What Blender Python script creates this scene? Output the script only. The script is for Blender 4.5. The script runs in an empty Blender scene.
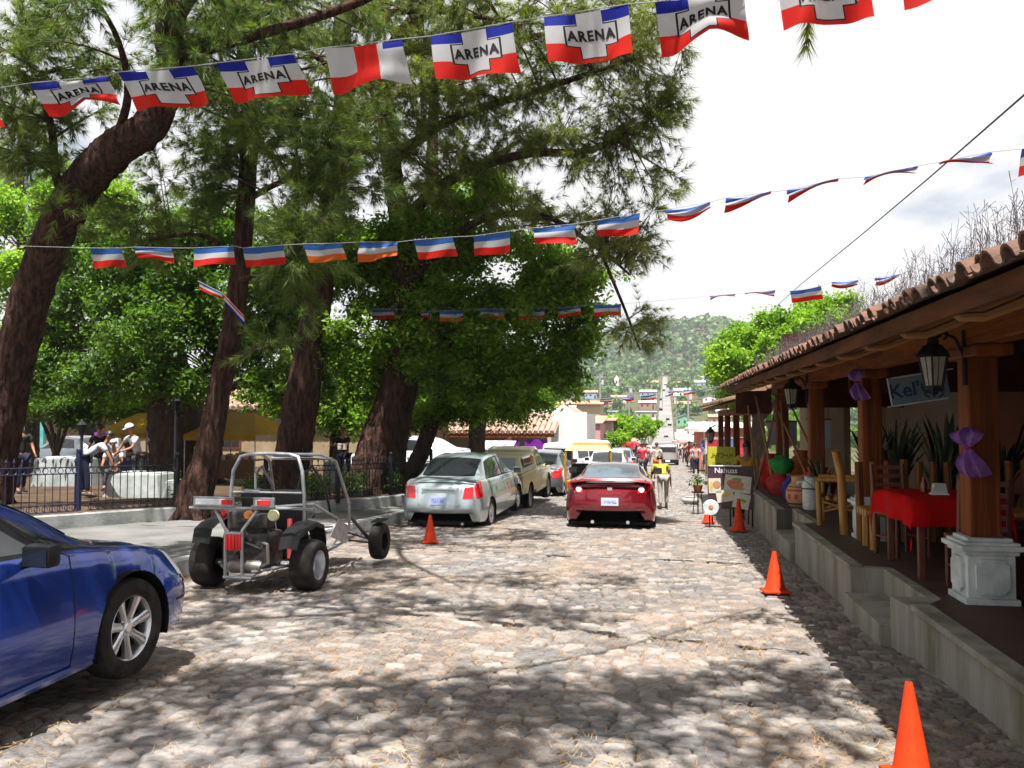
import bpy, bmesh, math, random
import numpy as np
from math import radians, sin, cos, pi, sqrt, atan, atan2
from mathutils import Vector, Matrix
random.seed(7)
RNG = np.random.default_rng(11)

# ------------------------------------------------------------------ camera
FPX, EYE, SLOPE = 850.0, 1.68, 0.03
YAW, PIT = radians(9.5), atan(34/850.0)
scene = bpy.context.scene
cam_d = bpy.data.cameras.new('camera'); cam = bpy.data.objects.new('camera', cam_d)
scene.collection.objects.link(cam); scene.camera = cam
cam_d.sensor_width = 36; cam_d.lens = FPX/1024*36; cam_d.clip_start = .05; cam_d.clip_end = 9000
cam.location = (0, 0, EYE); cam.rotation_euler = (pi/2+PIT, 0, YAW)

# ------------------------------------------------------------------ sky, sun, exposure
SUN_DIR = Vector((0.035, -0.33, 0.94)).normalized()        # towards the sun
w = bpy.data.worlds.new('World'); scene.world = w; w.use_nodes = True
wn, wl = w.node_tree.nodes, w.node_tree.links; wn.clear()
sky = wn.new('ShaderNodeTexSky'); sky.sky_type = 'NISHITA'; sky.sun_disc = False
sky.sun_elevation = math.asin(SUN_DIR.z); sky.sun_rotation = atan2(SUN_DIR.x, SUN_DIR.y)
sky.air_density = 1.0; sky.dust_density = 1.5
bg1 = wn.new('ShaderNodeBackground'); bg1.inputs[1].default_value = 0.05
wl.new(sky.outputs[0], bg1.inputs[0])
tc = wn.new('ShaderNodeTexCoord'); mp = wn.new('ShaderNodeMapping')
mp.inputs['Scale'].default_value = (1, 1, 2.2); mp.inputs['Location'].default_value = (.3, .1, .4)
wl.new(tc.outputs['Generated'], mp.inputs['Vector'])
nz = wn.new('ShaderNodeTexNoise'); nz.inputs['Scale'].default_value = 2.1; nz.inputs['Detail'].default_value = 7
nz.inputs['Roughness'].default_value = .55
wl.new(mp.outputs[0], nz.inputs['Vector'])
cr = wn.new('ShaderNodeValToRGB'); cr.color_ramp.elements[0].position = .33; cr.color_ramp.elements[1].position = .42
wl.new(nz.outputs[0], cr.inputs[0])
nz2 = wn.new('ShaderNodeTexNoise'); nz2.inputs['Scale'].default_value = 1.5; nz2.inputs['Detail'].default_value = 4
mp2 = wn.new('ShaderNodeMapping'); mp2.inputs['Location'].default_value = (3.3, .7, 1.4); mp2.inputs['Scale'].default_value = (1, 1, 2)
wl.new(tc.outputs['Generated'], mp2.inputs['Vector']); wl.new(mp2.outputs[0], nz2.inputs['Vector'])
cr2 = wn.new('ShaderNodeValToRGB')
cr2.color_ramp.elements[0].position = .35; cr2.color_ramp.elements[0].color = (.90, .90, 1.0, 1)
cr2.color_ramp.elements[1].position = .55; cr2.color_ramp.elements[1].color = (1, .99, .99, 1)
wl.new(nz2.outputs[0], cr2.inputs[0])
bg2 = wn.new('ShaderNodeBackground'); bg2.inputs[1].default_value = .355
wl.new(cr2.outputs[0], bg2.inputs[0])
mx = wn.new('ShaderNodeMixShader'); wo = wn.new('ShaderNodeOutputWorld')
wl.new(cr.outputs[0], mx.inputs[0]); wl.new(bg1.outputs[0], mx.inputs[1]); wl.new(bg2.outputs[0], mx.inputs[2])
wl.new(mx.outputs[0], wo.inputs[0])
sl = bpy.data.lights.new('sun', 'SUN'); sl.energy = 5.0; sl.angle = radians(.5); sl.color = (1, .965, .92)
so = bpy.data.objects.new('sun', sl); scene.collection.objects.link(so)
so.rotation_euler = SUN_DIR.to_track_quat('Z', 'Y').to_euler(); so.location = (0, 0, 30)
vs = scene.view_settings; vs.view_transform = 'Standard'; vs.look = 'None'; vs.gamma = 1; vs.use_curve_mapping = False
vs.exposure = 1.5
scene.cycles.max_bounces = 7; scene.cycles.transparent_max_bounces = 6
scene.cycles.diffuse_bounces = 4; scene.cycles.glossy_bounces = 3; scene.cycles.transmission_bounces = 4

# ------------------------------------------------------------------ survey: photo ray -> metres
_F = np.array([-sin(YAW)*cos(PIT), cos(YAW)*cos(PIT), sin(PIT)]); _R = np.array([cos(YAW), sin(YAW), 0.]); _U = np.cross(_R, _F)
def ray(x, y): return _F+_R*(x-512)/FPX+_U*(384-y)/FPX
def at(x, y, Y):                      # world point seen at (x, y) standing Y metres up the street
    d = ray(x, y); p = d*Y/d[1]; return Vector((p[0], p[1], p[2]+EYE))
def atz(x, y, z):
    d = ray(x, y); p = d*(z-EYE)/d[2]; return Vector((p[0], p[1], z))

# ------------------------------------------------------------------ helpers
C = scene.collection
def tag(o, label=None, cat=None, group=None, kind=None):
    if label: o['label'] = label
    if cat: o['category'] = cat
    if group: o['group'] = group
    if kind: o['kind'] = kind
    return o
def thing(name, label, cat, loc=(0, 0, 0), rz=0, group=None, kind=None):
    o = bpy.data.objects.new(name, None); C.objects.link(o); o.empty_display_size = .2
    o.location = loc; o.rotation_euler = (0, 0, rz)
    return tag(o, label, cat, group, kind)
def copy_tree(o, parent=None):
    c = o.copy(); C.objects.link(c)
    if parent is not None: c.parent = parent
    for ch in list(o.children): copy_tree(ch, c)
    return c
def link_mesh(name, me, parent=None, loc=None):
    o = bpy.data.objects.new(name, me); C.objects.link(o)
    if parent is not None: o.parent = parent
    if loc is not None: o.location = loc
    return o
def np_mesh(name, verts, faces, mats, parent=None, smooth=False, mi=None, uvz=None):
    """verts Nx3, faces MxK array (K constant)"""
    me = bpy.data.meshes.new(name); V = np.asarray(verts, np.float32); Fc = np.asarray(faces, np.int32); k = Fc.shape[1]
    me.vertices.add(len(V)); me.vertices.foreach_set('co', V.ravel())
    me.loops.add(Fc.size); me.loops.foreach_set('vertex_index', Fc.ravel())
    me.polygons.add(len(Fc)); me.polygons.foreach_set('loop_start', np.arange(len(Fc), dtype=np.int32)*k)
    if smooth: me.polygons.foreach_set('use_smooth', np.ones(len(Fc), bool))
    for m in (mats if isinstance(mats, (list, tuple)) else [mats]): me.materials.append(m)
    if mi is not None: me.polygons.foreach_set('material_index', np.asarray(mi, np.int32))
    me.update(calc_edges=True); me.validate()
    return link_mesh(name, me, parent)

class MB:
    def __init__(s): s.v = []; s.f = []; s.m = []; s.cur = 0
    def mat(s, i): s.cur = i; return s
    def add(s, vs, fs):
        b = len(s.v); s.v += [tuple(v) for v in vs]; s.f += [tuple(b+i for i in f) for f in fs]; s.m += [s.cur]*len(fs); return s
    def box(s, c, d, rz=0, rx=0, ry=0, taper=1.0, bev=0.0):
        M = Matrix.Translation(c) @ Matrix.Rotation(rz, 4, 'Z') @ Matrix.Rotation(ry, 4, 'Y') @ Matrix.Rotation(rx, 4, 'X')
        x, y, z = d[0]/2, d[1]/2, d[2]/2
        if bev <= 0:
            vs = [(-x, -y, -z), (x, -y, -z), (x, y, -z), (-x, y, -z), (-x*taper, -y*taper, z), (x*taper, -y*taper, z), (x*taper, y*taper, z), (-x*taper, y*taper, z)]
            return s.add([M @ Vector(v) for v in vs], [(0, 3, 2, 1), (4, 5, 6, 7), (0, 1, 5, 4), (1, 2, 6, 5), (2, 3, 7, 6), (3, 0, 4, 7)])
        b = min(bev, x*.9, y*.9, z*.9); bm = bmesh.new(); bmesh.ops.create_cube(bm, size=1)
        for v in bm.verts:
            t = taper if v.co.z > 0 else 1; v.co = Vector((v.co.x*2*x*t, v.co.y*2*y*t, v.co.z*2*z))
        bmesh.ops.bevel(bm, geom=bm.edges[:], offset=b, segments=2, affect='EDGES', profile=.6)
        bm.verts.index_update(); r = ([M @ v.co for v in bm.verts], [[v.index for v in f.verts] for f in bm.faces]); bm.free()
        return s.add(*r)
    def bb(s, x0, x1, y0, y1, z0, z1, bev=0.0):
        return s.box(((x0+x1)/2, (y0+y1)/2, (z0+z1)/2), (abs(x1-x0), abs(y1-y0), abs(z1-z0)), bev=bev)
    def tube(s, pts, r, n=8, cap=True, squash=1.0):
        pts = [Vector(p) for p in pts]; rs = r if isinstance(r, (list, tuple)) else [r]*len(pts)
        rings = []; ref = None
        for i, p in enumerate(pts):
            t = (pts[min(i+1, len(pts)-1)]-pts[max(i-1, 0)])
            if t.length < 1e-9: t = Vector((0, 0, 1))
            t.normalize()
            if ref is None:
                ref = Vector((0, 0, 1)) if abs(t.z) < .9 else Vector((1, 0, 0))
            a = (ref-t*ref.dot(t))
            if a.length < 1e-6: a = t.orthogonal()
            a.normalize(); b = t.cross(a); ref = a
            rings.append([p+(a*cos(2*pi*k/n)*squash+b*sin(2*pi*k/n))*rs[i] for k in range(n)])
        vs = [v for R_ in rings for v in R_]; fs = []
        for i in range(len(pts)-1):
            for k in range(n): fs.append((i*n+k, i*n+(k+1) % n, (i+1)*n+(k+1) % n, (i+1)*n+k))
        if cap: fs.append(tuple(range(n-1, -1, -1))); fs.append(tuple((len(pts)-1)*n+k for k in range(n)))
        return s.add(vs, fs)
    def lathe(s, prof, c=(0, 0, 0), n=24, axis='Z', sx=1, sy=1, cap=True):
        c = Vector(c); vs = []
        for r, h in prof:
            for k in range(n):
                a = 2*pi*k/n; x, y = r*cos(a)*sx, r*sin(a)*sy
                vs.append(c+(Vector((x, y, h)) if axis == 'Z' else Vector((x, h, y)) if axis == 'Y' else Vector((h, x, y))))
        fs = []
        for i in range(len(prof)-1):
            for k in range(n): fs.append((i*n+k, i*n+(k+1) % n, (i+1)*n+(k+1) % n, (i+1)*n+k))
        if cap:
            if prof[0][0] > 1e-5: fs.append(tuple(range(n-1, -1, -1)))
            if prof[-1][0] > 1e-5: fs.append(tuple((len(prof)-1)*n+k for k in range(n)))
        return s.add(vs, fs)
    def prism(s, poly, z0, z1):
        n = len(poly); vs = [(x, y, z0) for x, y in poly]+[(x, y, z1) for x, y in poly]
        return s.add(vs, [tuple(range(n-1, -1, -1)), tuple(range(n, 2*n))]+[(i, (i+1) % n, n+(i+1) % n, n+i) for i in range(n)])
    def slab(s, pts, nrm, th):             # any planar polygon with thickness
        pts = [Vector(p) for p in pts]; nrm = Vector(nrm).normalized()*th; n = len(pts)
        return s.add(pts+[p+nrm for p in pts], [tuple(range(n-1, -1, -1)), tuple(range(n, 2*n))]+[(i, (i+1) % n, n+(i+1) % n, n+i) for i in range(n)])
    def sphere(s, c, r, n=12, m=8):
        r = (r, r, r) if not isinstance(r, (tuple, list)) else r; vs = []; fs = []
        for i in range(m+1):
            for k in range(n):
                a, b = 2*pi*k/n, -pi/2+pi*i/m
                vs.append((c[0]+r[0]*cos(a)*cos(b), c[1]+r[1]*sin(a)*cos(b), c[2]+r[2]*sin(b)))
        for i in range(m):
            for k in range(n): fs.append((i*n+k, i*n+(k+1) % n, (i+1)*n+(k+1) % n, (i+1)*n+k))
        return s.add(vs, fs)
    def grid(s, P):                        # P[i][j] points
        n, m = len(P), len(P[0]); return s.add([p for r in P for p in r], [(i*m+j, (i+1)*m+j, (i+1)*m+j+1, i*m+j+1) for i in range(n-1) for j in range(m-1)])
    def build(s, name, mats, parent=None, smooth=False, loc=None, ang=40):
        me = bpy.data.meshes.new(name); me.from_pydata(s.v, [], s.f); me.update()
        for m in (mats if isinstance(mats, (list, tuple)) else [mats]): me.materials.append(m)
        if any(s.m): me.polygons.foreach_set('material_index', s.m)
        bm = bmesh.new(); bm.from_mesh(me); bmesh.ops.remove_doubles(bm, verts=bm.verts, dist=1e-5)
        bmesh.ops.recalc_face_normals(bm, faces=bm.faces)
        if smooth:
            for f in bm.faces: f.smooth = True
            for e in bm.edges:
                if len(e.link_faces) == 2 and e.calc_face_angle(0) > radians(ang): e.smooth = False
        bm.to_mesh(me); bm.free()
        return link_mesh(name, me, parent, loc)

# ------------------------------------------------------------------ materials
def rgb(c): return (c[0], c[1], c[2], 1)
def M(name, col, rough=.6, metal=0, col2=None, scale=6, detail=5, bump=0, bscale=None, stretch=None, spec=None, coat=0,
      transl=0, ramp=(.35, .65), obj_rand=0, alpha=None, emit=None, c3=None, bdist=.02, sheen=0, flake=0):
    m = bpy.data.materials.new(name); m.use_nodes = True; n, l = m.node_tree.nodes, m.node_tree.links
    b = n['Principled BSDF']; out = n['Material Output']
    b.inputs['Base Color'].default_value = rgb(col); b.inputs['Roughness'].default_value = rough; b.inputs['Metallic'].default_value = metal
    if spec is None and rough >= .55: spec = .16
    if spec is not None: b.inputs['Specular IOR Level'].default_value = spec
    if coat: b.inputs['Coat Weight'].default_value = coat; b.inputs['Coat Roughness'].default_value = .04
    if sheen: b.inputs['Sheen Weight'].default_value = sheen
    t = n.new('ShaderNodeTexCoord'); vec = t.outputs['Object']
    if stretch:
        mp_ = n.new('ShaderNodeMapping'); mp_.inputs['Scale'].default_value = stretch; l.new(vec, mp_.inputs['Vector']); vec = mp_.outputs[0]
    if col2 is not None:
        z = n.new('ShaderNodeTexNoise'); z.inputs['Scale'].default_value = scale; z.inputs['Detail'].default_value = detail
        z.inputs['Roughness'].default_value = .62; l.new(vec, z.inputs['Vector'])
        r = n.new('ShaderNodeValToRGB'); r.color_ramp.elements[0].position = ramp[0]; r.color_ramp.elements[1].position = ramp[1]
        r.color_ramp.elements[0].color = rgb(col); r.color_ramp.elements[1].color = rgb(col2)
        if c3 is not None:
            e = r.color_ramp.elements.new(min(.98, ramp[1]+.12)); e.color = rgb(c3)
        l.new(z.outputs[0], r.inputs[0]); l.new(r.outputs[0], b.inputs['Base Color'])
    if bump:
        z2 = n.new('ShaderNodeTexNoise'); z2.inputs['Scale'].default_value = bscale or scale*4; z2.inputs['Detail'].default_value = 6
        l.new(vec, z2.inputs['Vector']); bp_ = n.new('ShaderNodeBump'); bp_.inputs['Strength'].default_value = bump
        bp_.inputs['Distance'].default_value = bdist; l.new(z2.outputs[0], bp_.inputs['Height']); l.new(bp_.outputs[0], b.inputs['Normal'])
    if transl:
        tr = n.new('ShaderNodeBsdfTranslucent'); ms = n.new('ShaderNodeMixShader'); ms.inputs[0].default_value = transl
        src = b.inputs['Base Color'].links[0].from_socket if b.inputs['Base Color'].links else None
        if src: l.new(src, tr.inputs['Color'])
        else: tr.inputs['Color'].default_value = rgb(col)
        l.new(b.outputs[0], ms.inputs[1]); l.new(tr.outputs[0], ms.inputs[2]); l.new(ms.outputs[0], out.inputs['Surface'])
    if emit: b.inputs['Emission Color'].default_value = rgb(col); b.inputs['Emission Strength'].default_value = emit
    return m
def leafmat(name, c1, c2, c3, tcol, scale=.9, tr=.45, fine=9):
    """leaf colour varies clump by clump and leaf by leaf"""
    m = bpy.data.materials.new(name); m.use_nodes = True; n, l = m.node_tree.nodes, m.node_tree.links
    b = n['Principled BSDF']; out = n['Material Output']; b.inputs['Roughness'].default_value = .5
    b.inputs['Specular IOR Level'].default_value = .35
    t = n.new('ShaderNodeTexCoord'); z = n.new('ShaderNodeTexNoise'); z.inputs['Scale'].default_value = scale; z.inputs['Detail'].default_value = 6
    z.inputs['Roughness'].default_value = .7
    l.new(t.outputs['Object'], z.inputs['Vector']); g = n.new('ShaderNodeNewGeometry')
    ad = n.new('ShaderNodeMath'); ad.operation = 'MULTIPLY_ADD'; ad.inputs[1].default_value = .35; l.new(g.outputs['Random Per Island'], ad.inputs[0])
    l.new(z.outputs[0], ad.inputs[2])
    r = n.new('ShaderNodeValToRGB'); e = r.color_ramp.elements; e[0].position = .45; e[0].color = rgb(c1); e[1].position = .85; e[1].color = rgb(c3)
    k = e.new(.65); k.color = rgb(c2)
    l.new(ad.outputs[0], r.inputs[0]); l.new(r.outputs[0], b.inputs['Base Color'])
    tr_ = n.new('ShaderNodeBsdfTranslucent'); mxc = n.new('ShaderNodeMixRGB'); mxc.blend_type = 'MULTIPLY'; mxc.inputs[0].default_value = 1
    l.new(r.outputs[0], mxc.inputs[1]); mxc.inputs[2].default_value = rgb(tcol); l.new(mxc.outputs[0], tr_.inputs['Color'])
    ms = n.new('ShaderNodeMixShader'); ms.inputs[0].default_value = tr
    l.new(b.outputs[0], ms.inputs[1]); l.new(tr_.outputs[0], ms.inputs[2]); l.new(ms.outputs[0], out.inputs['Surface'])
    return m
def gz(Y, X=0):                       # height of the street's surface
    pts = [(-60, 1.8), (0, 0), (120, -3.6), (240, -7.0), (300, -7.6), (345, -6.0), (400, 1.5), (470, 11.5), (650, 27), (800, 40), (1100, 118), (1400, 126), (3000, 130)]
    return float(np.interp(Y, [p[0] for p in pts], [p[1] for p in pts]))
def street_x(Y): return float(np.interp(Y, [0, 60, 300, 400, 800], [-1.7, -1.3, 3.0, 5.0, 10.0]))
FLATGLASS = M('car_glass', (.012, .014, .016), .04, spec=.8)
BLACK = M('black_plastic', (.010, .010, .011), .5, spec=.2)
RUB = M('tyre_rubber', (.013, .012, .012), .85, col2=(.032, .028, .025), scale=9, bump=.3, bscale=60)
CHROME = M('chrome', (.75, .76, .78), .18, 1)
ALLOY = M('alloy', (.62, .63, .66), .28, .9)
DARKWELL = M('wheel_well', (.006, .006, .006), .9)
REDL = M('red_lens', (.55, .008, .015), .12, coat=.6)
WHL = M('clear_lens', (.8, .82, .84), .1, coat=.6)
AMBL = M('amber_lens', (.75, .22, .01), .15, coat=.6)
# ================================================================== the setting
def kx(Y): return float(np.interp(Y, [0, 20, 200], [-6.6, -5.12, -5.1]))+(street_x(Y)-street_x(20) if Y > 20 else 0)
def ux(Y): return float(np.interp(Y, [2, 11.9, 14.8, 17.5, 20, 60, 70], [-14.6, -10.3, -9.05, -6.6, -5.75, -5.6, -5.6]))
# --- terrain, one sheet out to the ridge
ys = np.array([-60, -30, 0, 15, 30, 60, 90, 120, 160, 200, 240, 270, 300, 322, 345, 370, 400, 435, 470, 520, 580, 650, 720, 800, 850, 900, 950, 1000, 1050, 1100, 1150, 1200, 1300, 1400, 1700, 2200, 3000, 4500.])
xs = np.concatenate([np.linspace(-2600, -240, 22), np.linspace(-220, 260, 61), np.linspace(280, 2600, 22)])
def ridge(X): return float(np.interp(X, [-700, -300, -150, -118, -72, 0, 110, 600, 1200], [20, 38, 54, 64, 96, 110, 114, 120, 60]))
def terr(X, Y):
    if Y <= 800:
        z = gz(Y)
        if Y > 300: z += (abs(X-street_x(Y))*.012*min(1, (Y-300)/200))*(1 if X > 0 else .3)
    else:
        t = min(1, (Y-800)/300.); z = 40+(ridge(X)-40)*(t*t*(3-2*t))+7*sin(X*.021+Y*.013)*t+4*sin(X*.06-Y*.02)*t
    if Y < 300 and abs(X) > 60: z += -.0
    return z-.09
V = [(x, y, terr(x, y)) for y in ys for x in xs]; nx = len(xs)
Fq = [(j*nx+i, j*nx+i+1, (j+1)*nx+i+1, (j+1)*nx+i) for j in range(len(ys)-1) for i in range(nx-1)]
GROUND = M('dry_ground', (.085, .07, .04), .95, col2=(.045, .06, .02), scale=.25, detail=8)
o = np_mesh('ground', V, Fq, GROUND, smooth=True); tag(o, kind='structure')

# --- the cobbled street: real stones, pressed up out of their joints
dy = [3.0]
while dy[-1] < 300: dy.append(dy[-1]+min(6, .0165*(dy[-1]/4)**1.3))
R_Y = np.concatenate([np.arange(-8, 3, 1.0), np.array(dy)]); NX = 560
cx = np.linspace(-7.2, 2.35, NX)
YY, XX = np.meshgrid(R_Y, cx, indexing='ij')
def hsh(i, j, k):
    h = np.sin(i*127.1+j*311.7+k*74.7)*43758.5453; return h-np.floor(h)
CX, CY = .165, .118
wob = .05*np.sin(XX*1.3+YY*.7)+.04*np.sin(YY*2.1-XX*.9)
qx = (XX+wob)/CX; qy = (YY+.06*np.sin(XX*1.7+YY*.3))/CY
gi, gj = np.floor(qx), np.floor(qy)
f1 = np.full(XX.shape, 9.); f2 = f1.copy(); idr = np.zeros(XX.shape); tx = idr.copy(); ty = idr.copy()
for a in (-1, 0, 1):
    for b in (-1, 0, 1):
        i, j = gi+a, gj+b; off = .5*np.mod(j, 2)
        px_ = i+.5+(hsh(i, j, 1)-.5)*.78; py_ = j+.5+(hsh(i, j, 2)-.5)*.74
        ddx = (qx-px_)*CX/.14; ddy = (qy-py_)*CY/.14
        d = np.power(np.abs(ddx)**2.6+np.abs(ddy)**2.6, 1/2.6)
        nw = d < f1; f2 = np.where(nw, f1, np.minimum(f2, d)); f1 = np.where(nw, d, f1)
        idr = np.where(nw, hsh(i, j, 5), idr); tx = np.where(nw, ddx*(hsh(i, j, 6)-.5), tx); ty = np.where(nw, ddy*(hsh(i, j, 7)-.5), ty)
edge = np.clip((f2-f1-.02)/.11, 0, 1); st = edge*edge*(3-2*edge)
Z0 = np.array([gz(y) for y in R_Y])[:, None]
ZZ = Z0-.030+st*.024+st*(tx+ty)*.016+st*(idr-.5)*.013+.010*np.sin(XX*.9+1)*np.sin(YY*.55)
sh = np.array([street_x(y)-street_x(0) for y in R_Y])[:, None]*np.ones_like(XX)
Vs = np.stack([XX+sh, YY, ZZ], -1).reshape(-1, 3); nr = len(R_Y)
ii = np.arange((nr-1)*(NX-1)); r_, c_ = ii//(NX-1), ii % (NX-1); b0 = r_*NX+c_
Fs = np.stack([b0, b0+1, b0+NX+1, b0+NX], -1)
COB = bpy.data.materials.new('cobblestone'); COB.use_nodes = True; n, l = COB.node_tree.nodes, COB.node_tree.links; b = n['Principled BSDF']
def nd(n, t, **k):
    x = n.new(t)
    for kk, v in k.items(): setattr(x, kk, v)
    return x
a1 = nd(n, 'ShaderNodeAttribute', attribute_name='stone'); a2 = nd(n, 'ShaderNodeAttribute', attribute_name='joint'); t = n.new('ShaderNodeTexCoord')
r1 = n.new('ShaderNodeValToRGB'); e = r1.color_ramp.elements; e[0].color = rgb((.10, .098, .098)); e[1].color = rgb((.28, .255, .232)); k = e.new(.45); k.color = rgb((.155, .146, .138)); k = e.new(.8); k.color = rgb((.215, .194, .176))
l.new(a1.outputs['Fac'], r1.inputs[0])
z = n.new('ShaderNodeTexNoise'); z.inputs['Scale'].default_value = 26; z.inputs['Detail'].default_value = 8; z.inputs['Roughness'].default_value = .7; l.new(t.outputs['Object'], z.inputs['Vector'])
mr = n.new('ShaderNodeMapRange'); mr.inputs[1].default_value = .3; mr.inputs[2].default_value = .75; mr.inputs[3].default_value = .6; mr.inputs[4].default_value = 1.3; l.new(z.outputs[0], mr.inputs[0])
m1 = nd(n, 'ShaderNodeMixRGB', blend_type='MULTIPLY'); m1.inputs[0].default_value = 1; l.new(r1.outputs[0], m1.inputs[1]); l.new(mr.outputs[0], m1.inputs[2])
# joints: dirt, with orange-brown pine litter gathered in patches
z2 = n.new('ShaderNodeTexNoise'); z2.inputs['Scale'].default_value = 1.1; z2.inputs['Detail'].default_value = 7; z2.inputs['Roughness'].default_value = .68; l.new(t.outputs['Object'], z2.inputs['Vector'])
r2 = n.new('ShaderNodeValToRGB'); e = r2.color_ramp.elements; e[0].position = .4; e[0].color = rgb((.030, .024, .020)); e[1].position = .68; e[1].color = rgb((.21, .115, .055)); l.new(z2.outputs[0], r2.inputs[0])
m2 = nd(n, 'ShaderNodeMixRGB', blend_type='MIX'); l.new(a2.outputs['Fac'], m2.inputs[0]); l.new(r2.outputs[0], m2.inputs[1]); l.new(m1.outputs[0], m2.inputs[2])
# litter dust over the stones
z3 = n.new('ShaderNodeTexNoise'); z3.inputs['Scale'].default_value = 60; z3.inputs['Detail'].default_value = 4; l.new(t.outputs['Object'], z3.inputs['Vector'])
ma = nd(n, 'ShaderNodeMath', operation='MULTIPLY'); l.new(z3.outputs[0], ma.inputs[0]); l.new(z2.outputs[0], ma.inputs[1])
mr2 = n.new('ShaderNodeMapRange'); mr2.inputs[1].default_value = .28; mr2.inputs[2].default_value = .38; mr2.inputs[4].default_value = .55; l.new(ma.outputs[0], mr2.inputs[0])
m3 = nd(n, 'ShaderNodeMixRGB', blend_type='MIX'); l.new(mr2.outputs[0], m3.inputs[0]); l.new(m2.outputs[0], m3.inputs[1]); m3.inputs[2].default_value = rgb((.25, .175, .12))
l.new(m3.outputs[0], b.inputs['Base Color']); b.inputs['Roughness'].default_value = .72; b.inputs['Specular IOR Level'].default_value = .3
bp_ = n.new('ShaderNodeBump'); bp_.inputs['Strength'].default_value = .5; bp_.inputs['Distance'].default_value = .008; l.new(z.outputs[0], bp_.inputs['Height']); l.new(bp_.outputs[0], b.inputs['Normal'])
o = np_mesh('cobbled_street', Vs, Fs, COB, smooth=True); tag(o, kind='structure')
for nm, ar in (('stone', idr), ('joint', st)):
    A = o.data.attributes.new(nm, 'FLOAT', 'POINT'); A.data.foreach_set('value', ar.astype(np.float32).ravel())
# pine litter lying on the stones
NL = 52000; u = RNG.random((NL, 2)); LY = 3.2+u[:, 0]**1.7*16; LX = -6+u[:, 1]*7.9
dens = np.sin(LX*2.3+LY*.9)+np.sin(LX*.8-LY*1.7+2)+np.sin(LX*5.1+LY*3.3)*.6; keep = dens+RNG.random(NL)*3.2 > 1.7
LX, LY = LX[keep], LY[keep]; NL = len(LX); an = RNG.random(NL)*pi; ln = .015+.035*RNG.random(NL); wd = .0015
lz = -SLOPE*LY+.004+.008*RNG.random(NL); c_, s_ = np.cos(an)*ln, np.sin(an)*ln
P0 = np.stack([LX-c_, LY-s_, lz], 1); P1 = np.stack([LX+c_, LY+s_, lz+.004], 1); nn = np.stack([-np.sin(an)*wd, np.cos(an)*wd, 0*an], 1)
Vl = np.concatenate([P0-nn, P0+nn, P1+nn, P1-nn]); q = np.arange(NL)
NEED = M('dry_pine_needle', (.28, .15, .055), .8, col2=(.40, .26, .12), scale=3)
o = np_mesh('pine_litter', Vl, np.stack([q, q+NL, q+2*NL, q+3*NL], 1), NEED); tag(o, 'orange brown pine needles scattered over the cobbles', 'litter', kind='stuff')

# --- far road climbing the hill
FR = M('pale_road', (.22, .21, .20), .9, col2=(.14, .135, .13), scale=.12, bump=0)
mb = MB(); pts = list(np.linspace(299, 800, 60)); P = [[(street_x(y)+dx, y, gz(y)+.02) for dx in [q*float(np.interp(y, [299, 330, 450, 800], [1, .9, .7, .45])) for q in (-4.1, -1.4, 1.4, 4.1)]] for y in pts]
o = mb.grid(P).build('hill_road', FR); tag(o, kind='structure')

# --- raised pavement on the left with painted kerb
CONC = M('pavement_concrete', (.10, .10, .092), .9, col2=(.16, .157, .148), scale=1.2, bump=.25, bscale=40)
WKERB = M('whitewashed_kerb', (.32, .33, .32), .85, col2=(.60, .61, .60), scale=2.2, ramp=(.4, .58), bump=.3, bscale=30)
PARK = M('park_soil', (.045, .027, .016), .95, col2=(.085, .056, .03), scale=1.1, bump=.5, bscale=25)
Ys = list(np.arange(0, 60.1, 1.25)); H1, H2 = .2, .42
P = [[(kx(y)-.17, y, gz(y)+H1), ((kx(y)+ux(y))/2, y, gz(y)+H1), (ux(y)-.1, y, gz(y)+H1)] for y in Ys]
o = MB().grid(P).build('pavement', CONC); tag(o, kind='structure')
def strip(name, xf, y0, y1, wd, ztop, mat, zb=-.15, step=1.25, jit=0):
    mb = MB(); ys_ = np.arange(y0, y1+.01, step)
    A = [[(xf(y), y, gz(y)+zb), (xf(y), y, gz(y)+ztop-.02), (xf(y)-.02, y, gz(y)+ztop), (xf(y)-wd, y, gz(y)+ztop), (xf(y)-wd, y, gz(y)+zb)] for y in ys_]
    o = mb.grid(A).build(name, mat); return tag(o, kind='structure')
strip('kerb', kx, 0, 60, .17, H1+.006, WKERB)
strip('park_kerb', ux, 2, 60, .2, H2+.02, M('grey_kerb', (.15, .155, .15), .9, col2=(.30, .31, .30), scale=2, bump=.3, bscale=30))
P = [[(ux(y)-.2-t, y, gz(y)+H2+(.06*sin(t*1.3+y) if t > 1 else 0)) for t in (0, .5, 1.5, 3, 5, 8, 12, 18, 26, 40, 60)] for y in np.arange(-2, 75, 1.25)]
o = MB().grid(P).build('park_ground', PARK, smooth=True); tag(o, kind='structure')
# far plaza beyond the park where cars stand
PLZ = M('plaza_pavement', (.30, .27, .24), .9, col2=(.38, .34, .30), scale=.8)

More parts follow.
